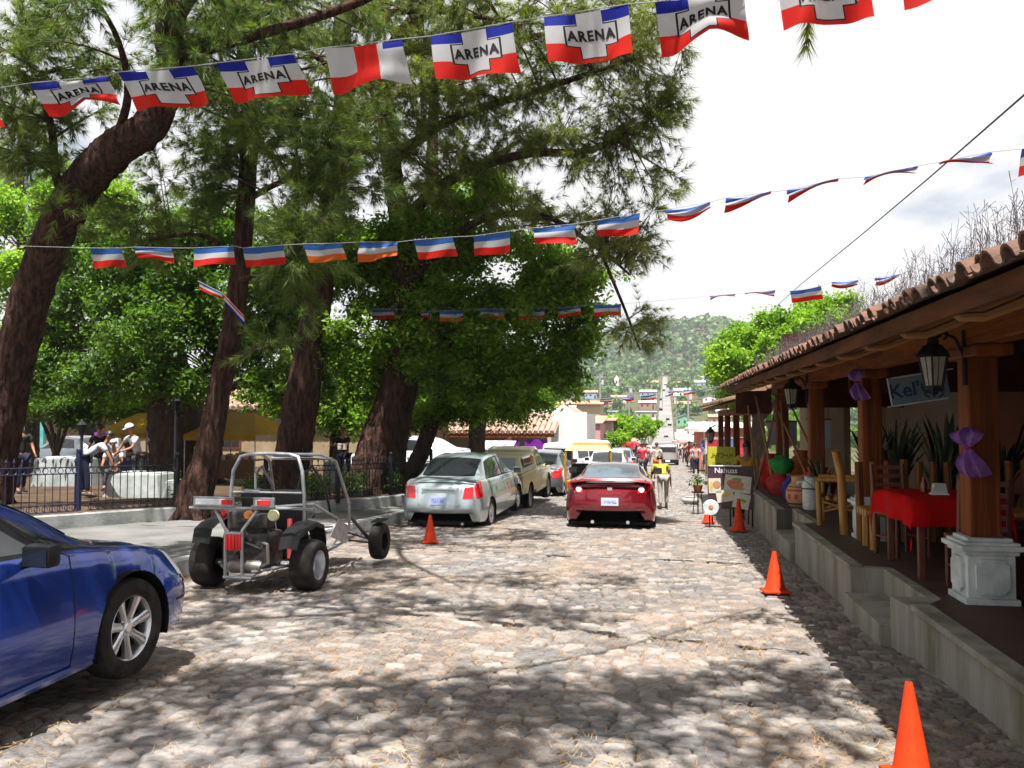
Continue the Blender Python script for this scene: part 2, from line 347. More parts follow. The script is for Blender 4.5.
# ================================================================== iron fences of the park
def fence(name, label, P0, P1, mat, posts, h=.86, pitch=.125, ringed=True, group=None):
    P0, P1 = Vector(P0), Vector(P1); L = (P1-P0); n = max(2, int(L.xy.length/pitch)); d = L/n; u = L.normalized()
    t = thing(name, label, 'fence', P0, 0, group); nrm = Vector((u.y, -u.x, 0)); mb = MB(); loc = lambda p: Vector(p)-P0
    for i in range(n):
        b_ = loc(P0+d*(i+.5)); mb.tube([b_+Vector((0, 0, .03)), b_+Vector((0, 0, h-.16))], .0085, 5)
        mb.tube([b_+Vector((0, 0, h-.05)), b_+Vector((0, 0, h+.02)), b_+Vector((0, 0, h+.05)), b_+Vector((0, 0, h+.11))], [.007, .009, .022, .002], 5)
    mb.build('pickets', mat, t)
    rb = MB()
    for z_ in (.04, .16, h-.16, h-.05): rb.tube([loc(P0)+Vector((0, 0, z_)), loc(P1)+Vector((0, 0, z_))], .011, 5)
    rb.build('rails', mat, t)
    if ringed:
        
        for zc in (h-.105, .10):
            cb = MB()
            for i in range(n):
                c0 = loc(P0+d*(i+.5))+Vector((0, 0, zc)); R_ = .047
                cb.tube([c0+u*R_*cos(a)+Vector((0, 0, R_*sin(a))) for a in np.linspace(0, 2*pi, 11)], .007, 4, cap=False)
            cb.build('ring_band', mat, t)
    for s_ in posts:
        c0 = loc(P0+L*s_); pb = MB().bb(c0.x-.035, c0.x+.035, c0.y-.035, c0.y+.035, -.1, h+.06)
        pb.sphere((c0.x, c0.y, h+.1), .05, 8, 6); pb.build('post', mat, t)
    return t
IRON = M('black_iron', (.022, .022, .026), .55, .3)
BIRON = M('violet_blue_iron', (.014, .015, .045), .5, .2)
def fp(Y, dx=-.12): return Vector((ux(Y)+dx, Y, gz(Y)+H2+.02))
fence('iron_fence', 'dark violet blue iron fence section behind the blue car', fp(8.6, -.1), fp(13.3), BIRON, (0, .33, .66, 1), h=.84)
fence('iron_fence', 'black iron fence of thin pickets with ring band beside the leaning tree', fp(13.45), fp(15.0), IRON, (1,), h=.84)
fence('iron_fence', 'black iron fence running on behind the off road buggy', fp(16.3), fp(17.5), IRON, (0, 1), h=.8)
fence('iron_fence', 'far black iron fence stretch between twin trunks and silver sedan', fp(17.6), fp(22.0), IRON, (.5, 1), h=.8)

# ================================================================== porch building on the right
WOOD = M('orange_timber', (.24, .068, .007), .8, col2=(.075, .018, .003), scale=7, stretch=(1.5, .12, 1.5), bump=.5, bscale=25)
WOODV = M('post_timber', (.075, .016, .004), .6, col2=(.20, .055, .007), scale=3.5, stretch=(2.6, 2.6, .10), bump=.6, bscale=25)
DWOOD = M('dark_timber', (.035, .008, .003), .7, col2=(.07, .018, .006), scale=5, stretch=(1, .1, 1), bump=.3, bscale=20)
TILE = M('clay_tile', (.17, .085, .055), .85, col2=(.075, .055, .045), scale=5, detail=8, bump=.6, bscale=40, c3=(.34, .24, .19))
WHP = M('white_plaster', (.36, .40, .39), .8, col2=(.56, .60, .59), scale=4, ramp=(.35, .6), bump=.25, bscale=35)
MOSS = M('mossy_concrete', (.26, .25, .215), .9, col2=(.135, .13, .08), scale=1.7, detail=8, stretch=(1.6, 1.6, .35), bump=.5, bscale=22, c3=(.20, .115, .06), ramp=(.42, .68))
FLOORT = M('terrace_tile', (.085, .052, .038), .6, col2=(.055, .032, .024), scale=2, bump=.15)
SALM = M('salmon_wall', (.16, .06, .03), .85, col2=(.11, .04, .022), scale=1.2, bump=.2)
CREAM = M('cream_wall', (.30, .23, .15), .85, col2=(.22, .16, .10), scale=1.2)
TZ = .18
# terrace: stepped edge along the street
mb = MB()
edge_pts = [(2.03, -1), (2.03, 7.28), (1.99, 7.30), (1.95, 7.66), (2.24, 7.66), (2.24, 9.02), (1.94, 9.07), (1.97, 12.72), (2.25, 12.86), (2.24, 14.75), (1.96, 14.5), (1.99, 19.0), (2.0, 27), (5.6, 27), (5.6, -1)]
mb.prism(edge_pts, -1.1, TZ)
ter = mb.build('raised_terrace', [MOSS])
tag(ter, 'mossy concrete retaining wall and raised terrace along the right side of the street', 'terrace')
fl = MB().prism([(2.13, -1), (2.13, 7.3), (2.34, 7.6), (2.34, 9.1), (2.05, 9.2), (2.07, 12.65), (2.35, 12.8), (2.34, 14.85), (2.08, 14.65), (2.1, 27), (5.55, 27), (5.55, -1)], TZ-.02, TZ+.004).build('floor_tiles', FLOORT, ter)
MB().bb(2.0, 2.16, -1, 7.26, TZ-.03, TZ+.022, bev=.008).build('coping', MOSS, ter)
MB().bb(1.93, 2.06, 9.1, 12.70, TZ-.03, TZ+.018, bev=.008).build('coping', MOSS, ter)
MB().bb(1.95, 2.09, 14.6, 26.9, TZ-.03, TZ+.018, bev=.008).build('coping', MOSS, ter)
MB().bb(1.86, 2.235, 7.67, 9.03, -.6, -.06, bev=.01).build('entry_step', MOSS, ter)
MB().bb(1.92, 2.245, 12.9, 14.5, -.9, -.14, bev=.01).build('entry_step', MOSS, ter)

por = thing('porch_building', 'long tiled porch building with timber posts on the right of the street', 'building', (2.6, 7.6, TZ))
def pp(o): o.parent = por; o.matrix_parent_inverse = Matrix.Translation((-2.6, -7.6, -TZ)); return o
def roof_tiles(x0, z0, x1, z1, y0, y1, pitch=.205, jit=.022, courses=11, seed=1, cap_open=True):
    rd = random.Random(seed); mb = MB(); L = sqrt((x1-x0)**2+(z1-z0)**2); ux_, uz_ = (x1-x0)/L, (z1-z0)/L; nxn, nzn = -uz_, ux_
    y = y0; k = 0
    while y < y1:
        for up in (0, 1):
            yc = y+(pitch/2 if up == 0 else 0)
            for c in range(courses):
                s0 = L*c/courses-.05+rd.uniform(-.02, .02)*(c > 0)+(rd.uniform(-.05, .02) if c == 0 else 0); s1 = L*(c+1)/courses+.03
                r0 = (.070 if up else .066)*rd.uniform(.93, 1.08); r1 = r0*.84; dz = rd.uniform(-jit, jit)*.5; dyj = rd.uniform(-jit, jit)
                rows = []
                for s_, r_, lift in ((s0, r0, .03), (s1, r1, 0.0)):
                    row = []
                    for rr in (r_, r_-.014):
                        for a in (np.linspace(0, pi, 7) if rr == r_ else np.linspace(pi, 0, 7)):
                            hh = sin(a)*rr*(1 if up else -.75)+(.018 if up else .052)+lift*.5+dz
                            row.append((x0+ux_*s_+nxn*hh, yc+dyj+cos(a)*rr, z0+uz_*s_+nzn*hh))
                    rows.append(row)
                n_ = len(rows[0]); base = rows[0]+rows[1]
                mb.add(base, [(i, (i+1) % n_, n_+(i+1) % n_, n_+i) for i in range(n_)]+[tuple(range(6, -1, -1))+tuple() if False else (0, 1, n_-2, n_-1)]+[(i, i+1, n_-2-i, n_-1-i) for i in range(1, 6)])
        y += pitch; k += 1
    return mb
EX, EZ = 1.60, 2.345
pp(roof_tiles(EX-.06, EZ+.0, 6.2, 4.05, .3, 19.2, seed=3).build('tile_roof', TILE, smooth=True))
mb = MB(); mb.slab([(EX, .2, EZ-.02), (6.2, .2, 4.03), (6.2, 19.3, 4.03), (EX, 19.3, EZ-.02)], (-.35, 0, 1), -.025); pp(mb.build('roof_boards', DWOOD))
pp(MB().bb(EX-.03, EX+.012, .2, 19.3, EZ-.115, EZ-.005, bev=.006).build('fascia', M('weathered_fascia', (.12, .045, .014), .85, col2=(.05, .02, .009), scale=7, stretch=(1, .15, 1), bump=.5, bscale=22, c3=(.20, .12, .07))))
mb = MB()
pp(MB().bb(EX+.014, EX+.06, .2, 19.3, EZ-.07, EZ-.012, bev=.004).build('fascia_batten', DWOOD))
LATH = M('pale_rafter', (.28, .15, .06), .6, col2=(.28, .14, .06), scale=6, bump=.2)
y = .9; 
while y < 19:
    mb = MB(); pts = [(EX+.03, y, EZ-.05), (EX+.10, y, EZ-.10), (EX+.22, y, EZ-.10), (EX+.4, y, EZ-.03), (EX+.62, y, EZ+.09), (2.6, y, EZ+.24), (4.0, y, EZ+.74), (6.1, y, 4.0-.08)]
    mb.tube(pts, [.02, .026, .03, .034, .038, .042, .045, .045], 7); pp(mb.build('rafter', LATH, smooth=True)); y += 1.05
pp(MB().bb(2.52, 2.74, .2, 19.2, 2.27, 2.455, bev=.012).build('porch_beam', WOOD))
colY = [.35, 4.0, 7.6, 11.2, 14.8, 18.6]
for i, cy in enumerate(colY):
    c = pp(MB().bb(2.53, 2.77, cy-.12, cy+.12, TZ+.53, 2.268, bev=.02).build('column', WOODV))
    c2 = MB().bb(2.50, 2.78, cy-.42, cy+.42, 2.17, 2.266, bev=.02).build('column_bracket', WOODV); pp(c2)
    if i > 3: 
        pp(MB().bb(2.47, 2.83, cy-.18, cy+.18, TZ, TZ+.53, bev=.01).build('pedestal', WHP)); continue
    mb = MB(); X0, Y0 = 2.66, cy
    for (hw, z0_, z1_) in ((.205, 0, .05), (.18, .05, .40), (.205, .40, .435), (.24, .435, .475), (.21, .475, .50), (.17, .50, .53)):
        mb.box((X0, Y0, TZ+(z0_+z1_)/2), (hw*2, hw*2.1, z1_-z0_), bev=.008)
    pd = pp(mb.build('pedestal', WHP))
    # raised plaque with notched corners, on the two seen faces
    def plaque(face):
        w_, h_, nt = .125, .14, .04; pts = []
        for sx_, sy_ in ((1, 1), (-1, 1), (-1, -1), (1, -1)):
            arc = [(w_-nt*sin(a), h_-nt*cos(a)) for a in np.linspace(0, pi/2, 5)]
            arc = [(sx_*x_, sy_*y_) for x_, y_ in arc]
            pts += arc if sx_*sy_ > 0 else arc[::-1]
        m_ = MB()
        if face == 'y': m_.slab([(X0+x_, Y0-.191, TZ+.225+z_) for x_, z_ in pts], (0, 1, 0), -.032)
        else: m_.slab([(X0-.181, Y0+x_, TZ+.225+z_) for x_, z_ in pts], (1, 0, 0), -.026)
        q_ = m_.build('plaque', WHP); q_.parent = pd
    plaque('y'); plaque('x')
# inner walls
mb = MB()
for y0_, y1_, z0_, z1_ in ((-1, 3, TZ, 3.8), (3, 4.2, 2.3, 3.8), (4.2, 9.8, TZ, 3.8), (9.8, 10.9, 2.35, 3.8), (10.9, 15.6, TZ, 3.8)): mb.bb(5.2, 5.4, y0_, y1_, z0_, z1_)
pp(mb.build('back_wall', SALM))
pp(MB().bb(5.2, 5.4, 15.602, 22.5, TZ, 3.8).build('back_wall', CREAM))
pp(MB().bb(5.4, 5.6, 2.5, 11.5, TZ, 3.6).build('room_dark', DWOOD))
mb = MB(); n_ = 14
arcp = [(5.16, 10.35-.75*cos(a), 1.55+.75*sin(a)) for a in np.linspace(0, pi, n_)]
for k_ in range(n_-1): mb.tube([arcp[k_], arcp[k_+1]], .09, 6)
mb.tube([(5.16, 9.6, TZ), (5.16, 9.6, 1.55)], .09, 6); mb.tube([(5.16, 11.1, TZ), (5.16, 11.1, 1.55)], .09, 6); pp(mb.build('arch_surround', WHP, smooth=True))
# board partition hanging under the beam at the far end of the porch
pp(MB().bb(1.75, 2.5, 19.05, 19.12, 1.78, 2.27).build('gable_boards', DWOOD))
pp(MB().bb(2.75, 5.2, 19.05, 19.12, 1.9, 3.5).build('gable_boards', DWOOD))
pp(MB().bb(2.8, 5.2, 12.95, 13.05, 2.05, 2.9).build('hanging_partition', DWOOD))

# second, lower porch further down
po2 = thing('porch_building', 'second lower tiled porch beyond the first one with thin posts', 'building', (2.6, 20, TZ))
def p2(o): o.parent = po2; o.matrix_parent_inverse = Matrix.Translation((-2.6, -20, -TZ)); return o
p2(roof_tiles(1.55, 2.02, 5.0, 3.0, 19.6, 28.5, seed=5, courses=7).build('tile_roof', TILE, smooth=True))
p2(MB().slab([(1.6, 19.5, 2.0), (5, 19.5, 2.98), (5, 28.6, 2.98), (1.6, 28.6, 2.0)], (-.3, 0, 1), -.03).build('roof_boards', DWOOD))
p2(MB().bb(1.57, 1.62, 19.5, 28.6, 1.9, 1.995).build('fascia', WOOD))
p2(MB().bb(2.05, 2.2, 19.5, 28.5, 1.75, 1.92).build('porch_beam', WOOD))
for cy in (20.4, 23.0, 25.7, 28.3): p2(MB().bb(2.04, 2.2, cy-.08, cy+.08, -.9, 1.75).build('column', WOODV))
p2(MB().bb(4.6, 4.75, 22, 28.5, -.9, 2.9).build('back_wall', CREAM))
# ================================================================== vehicles
def catmull(P, sub):
    """P: n x ... array, sub: list of subdivisions per segment -> smooth samples"""
    P = np.asarray(P, float); n = len(P); out = []; par = []
    for i in range(n-1):
        p0, p1, p2, p3 = P[max(i-1, 0)], P[i], P[i+1], P[min(i+2, n-1)]
        if i == 0: p0 = 2*p1-p2
        if i+2 > n-1: p3 = 2*p2-p1
        k = sub[i] if isinstance(sub, (list, tuple)) else sub
        for j in range(k):
            t = j/k; out.append(.5*((2*p1)+(-p0+p2)*t+(2*p0-5*p1+4*p2-p3)*t*t+(-p0+3*p1-3*p2+p3)*t**3)); par.append(i+t)
    out.append(P[-1]); par.append(n-1.0); return np.array(out), np.array(par)
VSUB = [1, 2, 3, 3, 1, 5, 2, 4]
def row_pts(s):
    x, w_, zb, zw, zs, ws, zr, wr, zc = s[:9]; dx = s[9] if len(s) > 9 else [0]*9
    zs2 = max(zs+.012, min(zs+.03, zr-.004)); wi = ws-.03
    P = [(w_*.82, zb), (w_*.955, zb+.02), (w_*.99, zb+(zw-zb)*.35), (w_, zw), (ws, zs), (min(wi, ws), zs2), (wr, max(zr, zs2+.004)), (wr*.80, max(zr, zs2)+.62*(zc-max(zr, zs2))), (0, zc)]
    return [(x+dx[i], P[i][0], P[i][1]) for i in range(9)]
class Body:
    def __init__(s, secs, bow_r, bow_f, nsub=7, crisp=()):
        R_ = np.array([row_pts(q) for q in secs]); S_, s.up = catmull(R_, nsub)
        S2, s.vp = catmull(np.transpose(S_, (1, 0, 2)), VSUB); s.S = np.transpose(S2, (1, 0, 2))   # u, v, xyz  (right half: +y)
        s.S[:, -1, 1] = 0; s.S[:, :, 1] = np.maximum(s.S[:, :, 1], 0); s.bow = (bow_r, bow_f)
    def ev(s, x, v):            # point on the side at length x and row v
        vf = np.interp(v, s.vp, np.arange(len(s.vp))); j = min(int(vf), len(s.vp)-2); f = vf-j
        col = s.S[:, j]*(1-f)+s.S[:, j+1]*f; xs_ = np.maximum.accumulate(col[:, 0])
        k = np.interp(x, xs_+np.arange(len(xs_))*1e-7, np.arange(len(xs_))); i = min(int(k), len(xs_)-2); g = k-i
        return col[i]*(1-g)+col[i+1]*g
    def nrm(s, x, v):
        a = s.ev(x+.02, v)-s.ev(x-.02, v); b_ = s.ev(x, min(8, v+.06))-s.ev(x, max(0, v-.06)); n_ = np.cross(b_, a)
        if n_[1] < 0 or (abs(n_[1]) < 1e-6 and n_[2] < 0): n_ = -n_
        L = np.linalg.norm(n_); return n_/L if L > 1e-9 else np.array([0, 1., 0])
    def cap(s, end, t, v):      # end 0 rear, 1 front; t 0 at the corner, 1 centre
        vf = np.interp(v, s.vp, np.arange(len(s.vp))); j = min(int(vf), len(s.vp)-2); f = vf-j
        r = s.S[0 if end == 0 else -1]; p = r[j]*(1-f)+r[j+1]*f; sg = -1 if end == 0 else 1
        return np.array([p[0]+sg*s.bow[end]*(1-(1-t)**2.6), p[1]*(1-t), p[2]])
    def build(s, name, mat, parent, arches=()):
        S_ = s.S.copy(); nu, nv = S_.shape[:2]; drop = np.zeros((nu-1, nv-1), bool); vlim = np.searchsorted(s.vp, 4.0)
        for (xw, zw, r) in arches:
            D = np.hypot(S_[:, :, 0]-xw, S_[:, :, 2]-zw); inside = D < r; inside[:, vlim+1:] = False
            fi = inside[:-1, :-1] | inside[1:, :-1] | inside[1:, 1:] | inside[:-1, 1:]; fi[:, vlim:] = False; drop |= fi
            near = np.zeros((nu, nv), bool)
            for (a, b_) in ((0, 0), (1, 0), (1, 1), (0, 1)): near[a:nu-1+a, b_:nv-1+b_] |= fi
            rim = near & ~inside; idx = np.argwhere(rim)
            for (i, j) in idx:
                d = D[i, j]
                if d < r*1.45:
                    S_[i, j, 0] = xw+(S_[i, j, 0]-xw)*r/d; S_[i, j, 2] = zw+(S_[i, j, 2]-zw)*r/d
        mb = MB(); nt = 9
        for sg in (1, -1):
            vs = [(p[0], sg*p[1], p[2]) for p in S_.reshape(-1, 3)]
            mb.add(vs, [(i*nv+j, (i+1)*nv+j, (i+1)*nv+j+1, i*nv+j+1) for i in range(nu-1) for j in range(nv-1) if not drop[i, j]])
            for end in (0, 1):
                row = S_[0 if end == 0 else -1]; sx_ = -1 if end == 0 else 1; bw = s.bow[end]
                mb.grid([[(row[j][0]+sx_*bw*(1-(1-t)**2.6), sg*row[j][1]*(1-t), row[j][2]) for t in (0, .03, .08, .16, .28, .45, .65, .85, 1)] for j in range(nv)])
        return mb.build(name, mat, parent, smooth=True, ang=38)
    def patch(s, name, mat, parent, va, vb, xa, xb, off=.004, sides=(1, -1), nx=12, nv=6, th=.0, curve=0):
        """side window or lamp: at row va it runs xa=(rear, front), at row vb xb"""
        out = []
        for sg in sides:
            mb = MB(); G_ = []
            for i in range(nv+1):
                q = i/nv; v = va+(vb-va)*q; r = []
                bl = 1-(2*q-1)**2
                for j in range(nx+1):
                    g = j/nx; x = (xa[0]+(xb[0]-xa[0])*q)*(1-g)+(xa[1]+(xb[1]-xa[1])*q)*g+curve*bl*(g-.5)*2
                    p = s.ev(x, v)+s.nrm(x, v)*off; r.append((p[0], sg*p[1], p[2]))
                G_.append(r)
            out.append(mb.grid(G_).build(name, mat, parent, smooth=True))
        return out
    def cross(s, name, mat, parent, va, xs_side, xs_mid, off=.004, ny=8, nx=8):
        """windscreen, rear glass, boot-lid seams: from row va on one side over to the other"""
        G_ = []
        for sg in (1, -1):
            rng = range(ny+1) if sg == 1 else range(ny-1, -1, -1)
            for i in rng:
                q = i/ny; v = va+(8-va)*q; qq = 1-(1-q)**2; r = []
                for j in range(nx+1):
                    g = j/nx; x = (xs_side[0]+(xs_mid[0]-xs_side[0])*qq)*(1-g)+(xs_side[1]+(xs_mid[1]-xs_side[1])*qq)*g
                    n_ = s.nrm(x, min(v, 7.9)); 
                    if n_[2] < 0: n_ = -n_
                    p = s.ev(x, v)+n_*off; r.append((p[0], sg*p[1], p[2]))
                G_.append(r)
        return MB().grid(G_).build(name, mat, parent, smooth=True)
    def cpatch(s, name, mat, parent, end, va, vb, ta, tb, off=.005, sides=(1, -1), n=6, tb2=None, ta2=None):
        out = []; sx_ = -1 if end == 0 else 1
        for sg in sides:
            G_ = []
            for i in range(n+1):
                q = i/n; v = va+(vb-va)*q; t0 = ta+((ta2 if ta2 is not None else ta)-ta)*q; t1 = tb+((tb2 if tb2 is not None else tb)-tb)*q
                G_.append([(lambda p: (p[0]+sx_*off, sg*p[1], p[2]))(s.cap(end, t0+(t1-t0)*j/n, v)) for j in range(n+1)])
            out.append(MB().grid(G_).build(name, mat, parent, smooth=True))
        return out
    def seam(s, parent, pts, mat=None, r=.004, sides=(1, -1), name='door_seam'):
        for sg in sides:
            P_ = []
            for k in range(len(pts)-1):
                for g in np.linspace(0, 1, 6)[(0 if k == 0 else 1):]:
                    x = pts[k][0]+(pts[k+1][0]-pts[k][0])*g; v = pts[k][1]+(pts[k+1][1]-pts[k][1])*g; p = s.ev(x, v); P_.append((p[0], sg*(p[1]+r*.15), p[2]))
            MB().tube(P_, r, 4).build(name, mat or BLACK, parent)

def wheel(parent, x, y, r, wd, side, spokes=7, rimmat=None, rim_r=None, style='spoke', name='wheel', fat=1.0):
    """side +1: outer face towards +y"""
    rimmat = rimmat or ALLOY; R_ = rim_r or r*.66
    hub = bpy.data.objects.new(name, None); C.objects.link(hub); hub.parent = parent; hub.location = (x, y, r); hub.empty_display_size = .1
    h = wd/2; pr = [(R_*.97, -h*.80), (R_*1.02, -h*.9), (R_+(r-R_)*.45, -h*1.0), (r*.955, -h*.88), (r*.99, -h*.62), (r, -h*.3), (r, h*.3), (r*.99, h*.62), (r*.955, h*.88), (R_+(r-R_)*.45, h), (R_*1.02, h*.9), (R_*.97, h*.80)]
    mb = MB().lathe(pr, n=36, axis='Y', cap=False)
    for g in (-.5, -.17, .17, .5): mb.lathe([(r*1.001, h*g-.004), (r*1.004, h*g-.004), (r*1.004, h*g+.004), (r*1.001, h*g+.004)], n=36, axis='Y', cap=False) if False else None
    mb.build('tyre', RUB, hub, smooth=True, ang=50)
    rb = MB(); s_ = side
    rb.lathe([(R_*.985, -h*.8), (R_*.93, -h*.75), (R_*.9, -h*.2), (R_*.9, h*.3*1), (R_*.93, h*.70), (R_*.985, h*.82), (R_*1.0, h*.86), (R_*.99, h*.9)] if s_ > 0 else [(R_*.985, h*.8), (R_*.93, h*.75), (R_*.9, h*.2), (R_*.9, -h*.3), (R_*.93, -h*.70), (R_*.985, -h*.82), (R_*1.0, -h*.86), (R_*.99, -h*.9)], n=36, axis='Y', cap=False)
    if style == 'spoke':
        for k in range(spokes):
            a = 2*pi*k/spokes+.2; ca, sa = cos(a), sin(a); ta, tb = Vector((-sa, 0, ca)), Vector((ca, 0, sa))
            w0, w1 = R_*.13, R_*.19; y0, y1 = s_*h*.48, s_*h*.74; q = []
            for rr, ww, yy in ((R_*.12, w0, y0), (R_*.55, w0*.95, s_*h*.62), (R_*.95, w1, y1)):
                for dyy in (0, -s_*.028): q += [tb*rr-ta*ww+Vector((0, yy+dyy-s_*.012, 0)), tb*rr-ta*ww*.5+Vector((0, yy+dyy, 0)), tb*rr+ta*ww*.5+Vector((0, yy+dyy, 0)), tb*rr+ta*ww+Vector((0, yy+dyy-s_*.012, 0))]
            fs = []
            for i in range(2):
                A, B_ = i*8, (i+1)*8; ring = [0, 1, 2, 3, 7, 6, 5, 4]
                for j in range(8): fs.append((A+ring[j], A+ring[(j+1) % 8], B_+ring[(j+1) % 8], B_+ring[j]))
            rb.add(q, fs)
        rb.lathe([(.001, s_*h*.60), (R_*.12, s_*h*.60), (R_*.17, s_*h*.5), (R_*.2, s_*h*.3)], n=16, axis='Y', cap=False)
    else:
        rb.lathe([(.001, s_*h*.42), (R_*.25, s_*h*.42), (R_*.3, s_*h*.3), (R_*.78, s_*h*.34), (R_*.9, s_*h*.5)], n=24, axis='Y', cap=False)
    rb.build('rim', rimmat, hub, smooth=True, ang=35)
    db = MB().lathe([(.001, s_*h*.02), (R_*.88, s_*h*.02)], n=24, axis='Y', cap=False)
    db.build('brake_disc', DARKWELL if style == 'spoke' else rimmat, hub)
    if style == 'spoke':
        lb = MB()
        for k in range(5):
            a = 2*pi*k/5; lb.lathe([(.011, s_*h*.45), (.011, s_*h*.56), (.004, s_*h*.58)], c=(R_*.26*cos(a), 0, R_*.26*sin(a)), n=6, axis='Y')
        lb.build('lug_nuts', CHROME, hub)
    return hub
def wells(parent, xs_, w_, r):
    for xw, zw in xs_:
        for sg in (1, -1):
            MB().grid([[(xw+r*cos(a), sg*yy, zw+r*sin(a)) for yy in (w_-.006, w_-.36)] for a in np.linspace(-.35, pi+.35, 22)]).build('wheel_arch_liner', DARKWELL, parent)
            MB().grid([[(xw+rr*cos(a), sg*(w_-.36), zw+rr*sin(a)) for rr in (.0, r)] for a in np.linspace(-.35, pi+.35, 22)]).build('wheel_arch_liner', DARKWELL, parent)
def under(parent, L0, L1, w_, z):
    MB().bb(L0, L1, -w_, w_, z, z+.05).build('floor_pan', DARKWELL, parent)
def plate(parent, x, z, end, text, wd=.32, col=(.55, .58, .62), ink=(.02, .03, .2), top=None):
    s_ = -1 if end == 0 else 1
    pl = MB().box((x, 0, z), (.012, wd, .155), bev=.004).build('licence_plate', M('plate', col, .4), parent)
    if text: ink_row(pl, -wd*.40, wd*.40, z-0*z, .065, 'y', x+s_*.0075, M('plate_ink', ink, .5), 7, len(text)+int(wd*1000), 'plate_number')
    return pl
def ink_row(parent, a0, a1, z, h, axis, off, mat, n, seed, name='worn_lettering'):
    rd = random.Random(seed); mb = MB(); w_ = (a1-a0)/n
    for k in range(n):
        a = a0+(k+.5)*w_
        for q in range(rd.randint(2, 3)):
            if rd.random() < .5: dx, dz, hw, hh = rd.choice((-.3, .3))*w_, 0, w_*.09, h*.5
            else: dx, dz, hw, hh = 0, rd.choice((-.42, 0, .42))*h, w_*.36, h*.09
            c = (a+dx, off, z+dz) if axis == 'x' else (off, a+dx, z+dz); d = (hw*2, .002, hh*2) if axis == 'x' else (.002, hw*2, hh*2); mb.box(c, d)
    return mb.build(name, mat, parent)
def flat_text(name, txt, size, loc, rot, mat, parent=None, bold=.0, ext=.001, sx=1, align='CENTER'):
    cu = bpy.data.curves.new('t', 'FONT'); cu.body = txt; cu.size = size; cu.align_x = align; cu.extrude = ext; cu.offset = bold; cu.resolution_u = 3
    ob = bpy.data.objects.new('t', cu); C.objects.link(ob); dg = bpy.context.evaluated_depsgraph_get(); dg.update()
    me = bpy.data.meshes.new_from_object(ob.evaluated_get(dg)); bpy.data.objects.remove(ob); me.materials.clear(); me.materials.append(mat); me.name = name
    o = link_mesh(name, me, parent, loc); o.rotation_euler = rot; o.scale = (sx, 1, 1); return o
def car_root(name, label, cat, X_, Y_, head=0, group=None):
    """car nose points up the street; (X_, Y_) is the middle of the car"""
    t = thing(name, label, cat, (X_, Y_, gz(Y_)), 0, group)
    t.rotation_euler = (0, 0, 0); Mx = Matrix.Rotation(atan(-(gz(Y_)-gz(Y_+1))*-1), 4, 'X') @ Matrix.Rotation(pi/2+head, 4, 'Z')
    t.rotation_euler = Mx.to_euler(); return t
def paint(name, col, rough=.22, flake=.5):
    m = M(name, col, rough, metal=flake, coat=1.0, col2=tuple(min(1, c*1.12+.004) for c in col), scale=1.2, bump=0)
    return m
def handle(B, parent, x, v=3.75, mat=None, sides=(1, -1)):
    for sg in sides:
        p = B.ev(x, v); MB().tube([(x-.09, sg*(p[1]+.004), p[2]), (x-.06, sg*(p[1]+.028), p[2]+.004), (x+.05, sg*(p[1]+.028), p[2]+.004), (x+.09, sg*(p[1]+.004), p[2])], .011, 6).build('door_handle', mat or CHROME, parent, smooth=True)
def mirror(parent, x, y, z, mat, sides=(1, -1), s=1.0, gl=True):
    for sg in sides:
        mb = MB().box((x, sg*(y+.15*s), z+.03), (.11*s, .20*s, .14*s), bev=.035); mb.tube([(x+.02, sg*y, z-.03), (x, sg*(y+.09*s), z-.01)], .028*s, 6)
        o = mb.build('side_mirror', mat, parent, smooth=True)
        MB().box((x-.058*s, sg*(y+.15*s), z+.03), (.004, .165*s, .11*s)).build('mirror_glass', FLATGLASS, o)

# ---- blue sedan, nearest the camera, only its front half is in the frame
def sedan(name, label, X_, Y_, P, secs, L0, L1, wb, wr, head=0, w_=.86, spokes=7, text=None, tail='red', style='spoke', win=None, group=None, plate_col=(.1, .14, .5), plate_ink=(.8, .82, .85), rear_bits=True, mir=None, tint=None, rimmat=None, hz=None):
    t = car_root(name, label, 'car', X_, Y_, head, group); B = Body(secs, .10, .14)
    (xr, xf) = wb; ra = wr+.045
    B.build('body', P, t, arches=[(xr, wr, ra), (xf, wr, ra)]); wells(t, [(xr, wr), (xf, wr)], w_, ra+.004); under(t, L0+.1, L1-.1, w_*.86, .2)
    for xx in wb:
        for sg in (1, -1): wheel(t, xx, sg*(w_-.115), wr, .21, sg, spokes, rimmat=rimmat, style=style)
    g = tint or FLATGLASS
    return t, B, g
CIV = [ # x, w, zb, zw, zs, ws, zr, wr, zc
 (-2.22, .72, .42, .62, .98, .66, .99, .52, 1.02, [.10, .05, .0, -.02, .04, .05, .06, .08, .08]),
 (-2.12, .80, .28, .60, 1.02, .73, 1.03, .56, 1.06), (-1.95, .845, .22, .60, 1.04, .76, 1.055, .58, 1.085), (-1.55, .865, .19, .60, 1.02, .78, 1.09, .58, 1.13),
 (-1.1, .875, .18, .60, .99, .79, 1.27, .55, 1.33), (-.6, .875, .18, .60, .975, .80, 1.38, .54, 1.43), (0, .875, .18, .60, .965, .80, 1.39, .54, 1.45), (.35, .875, .18, .60, .955, .80, 1.345, .545, 1.405),
 (.8, .875, .18, .59, .93, .80, 1.17, .575, 1.23), (1.1, .875, .18, .585, .90, .79, 1.0, .61, 1.07), (1.3, .875, .18, .58, .87, .785, .915, .64, .96), (1.55, .87, .18, .57, .83, .77, .865, .63, .905), (1.85, .855, .19, .55, .77, .74, .81, .58, .845),
 (2.08, .80, .20, .52, .69, .68, .72, .52, .76), (2.2, .70, .24, .48, .63, .62, .65, .48, .67, [0, .03, .04, .03, .0, -.01, -.02, -.02, -.02])]
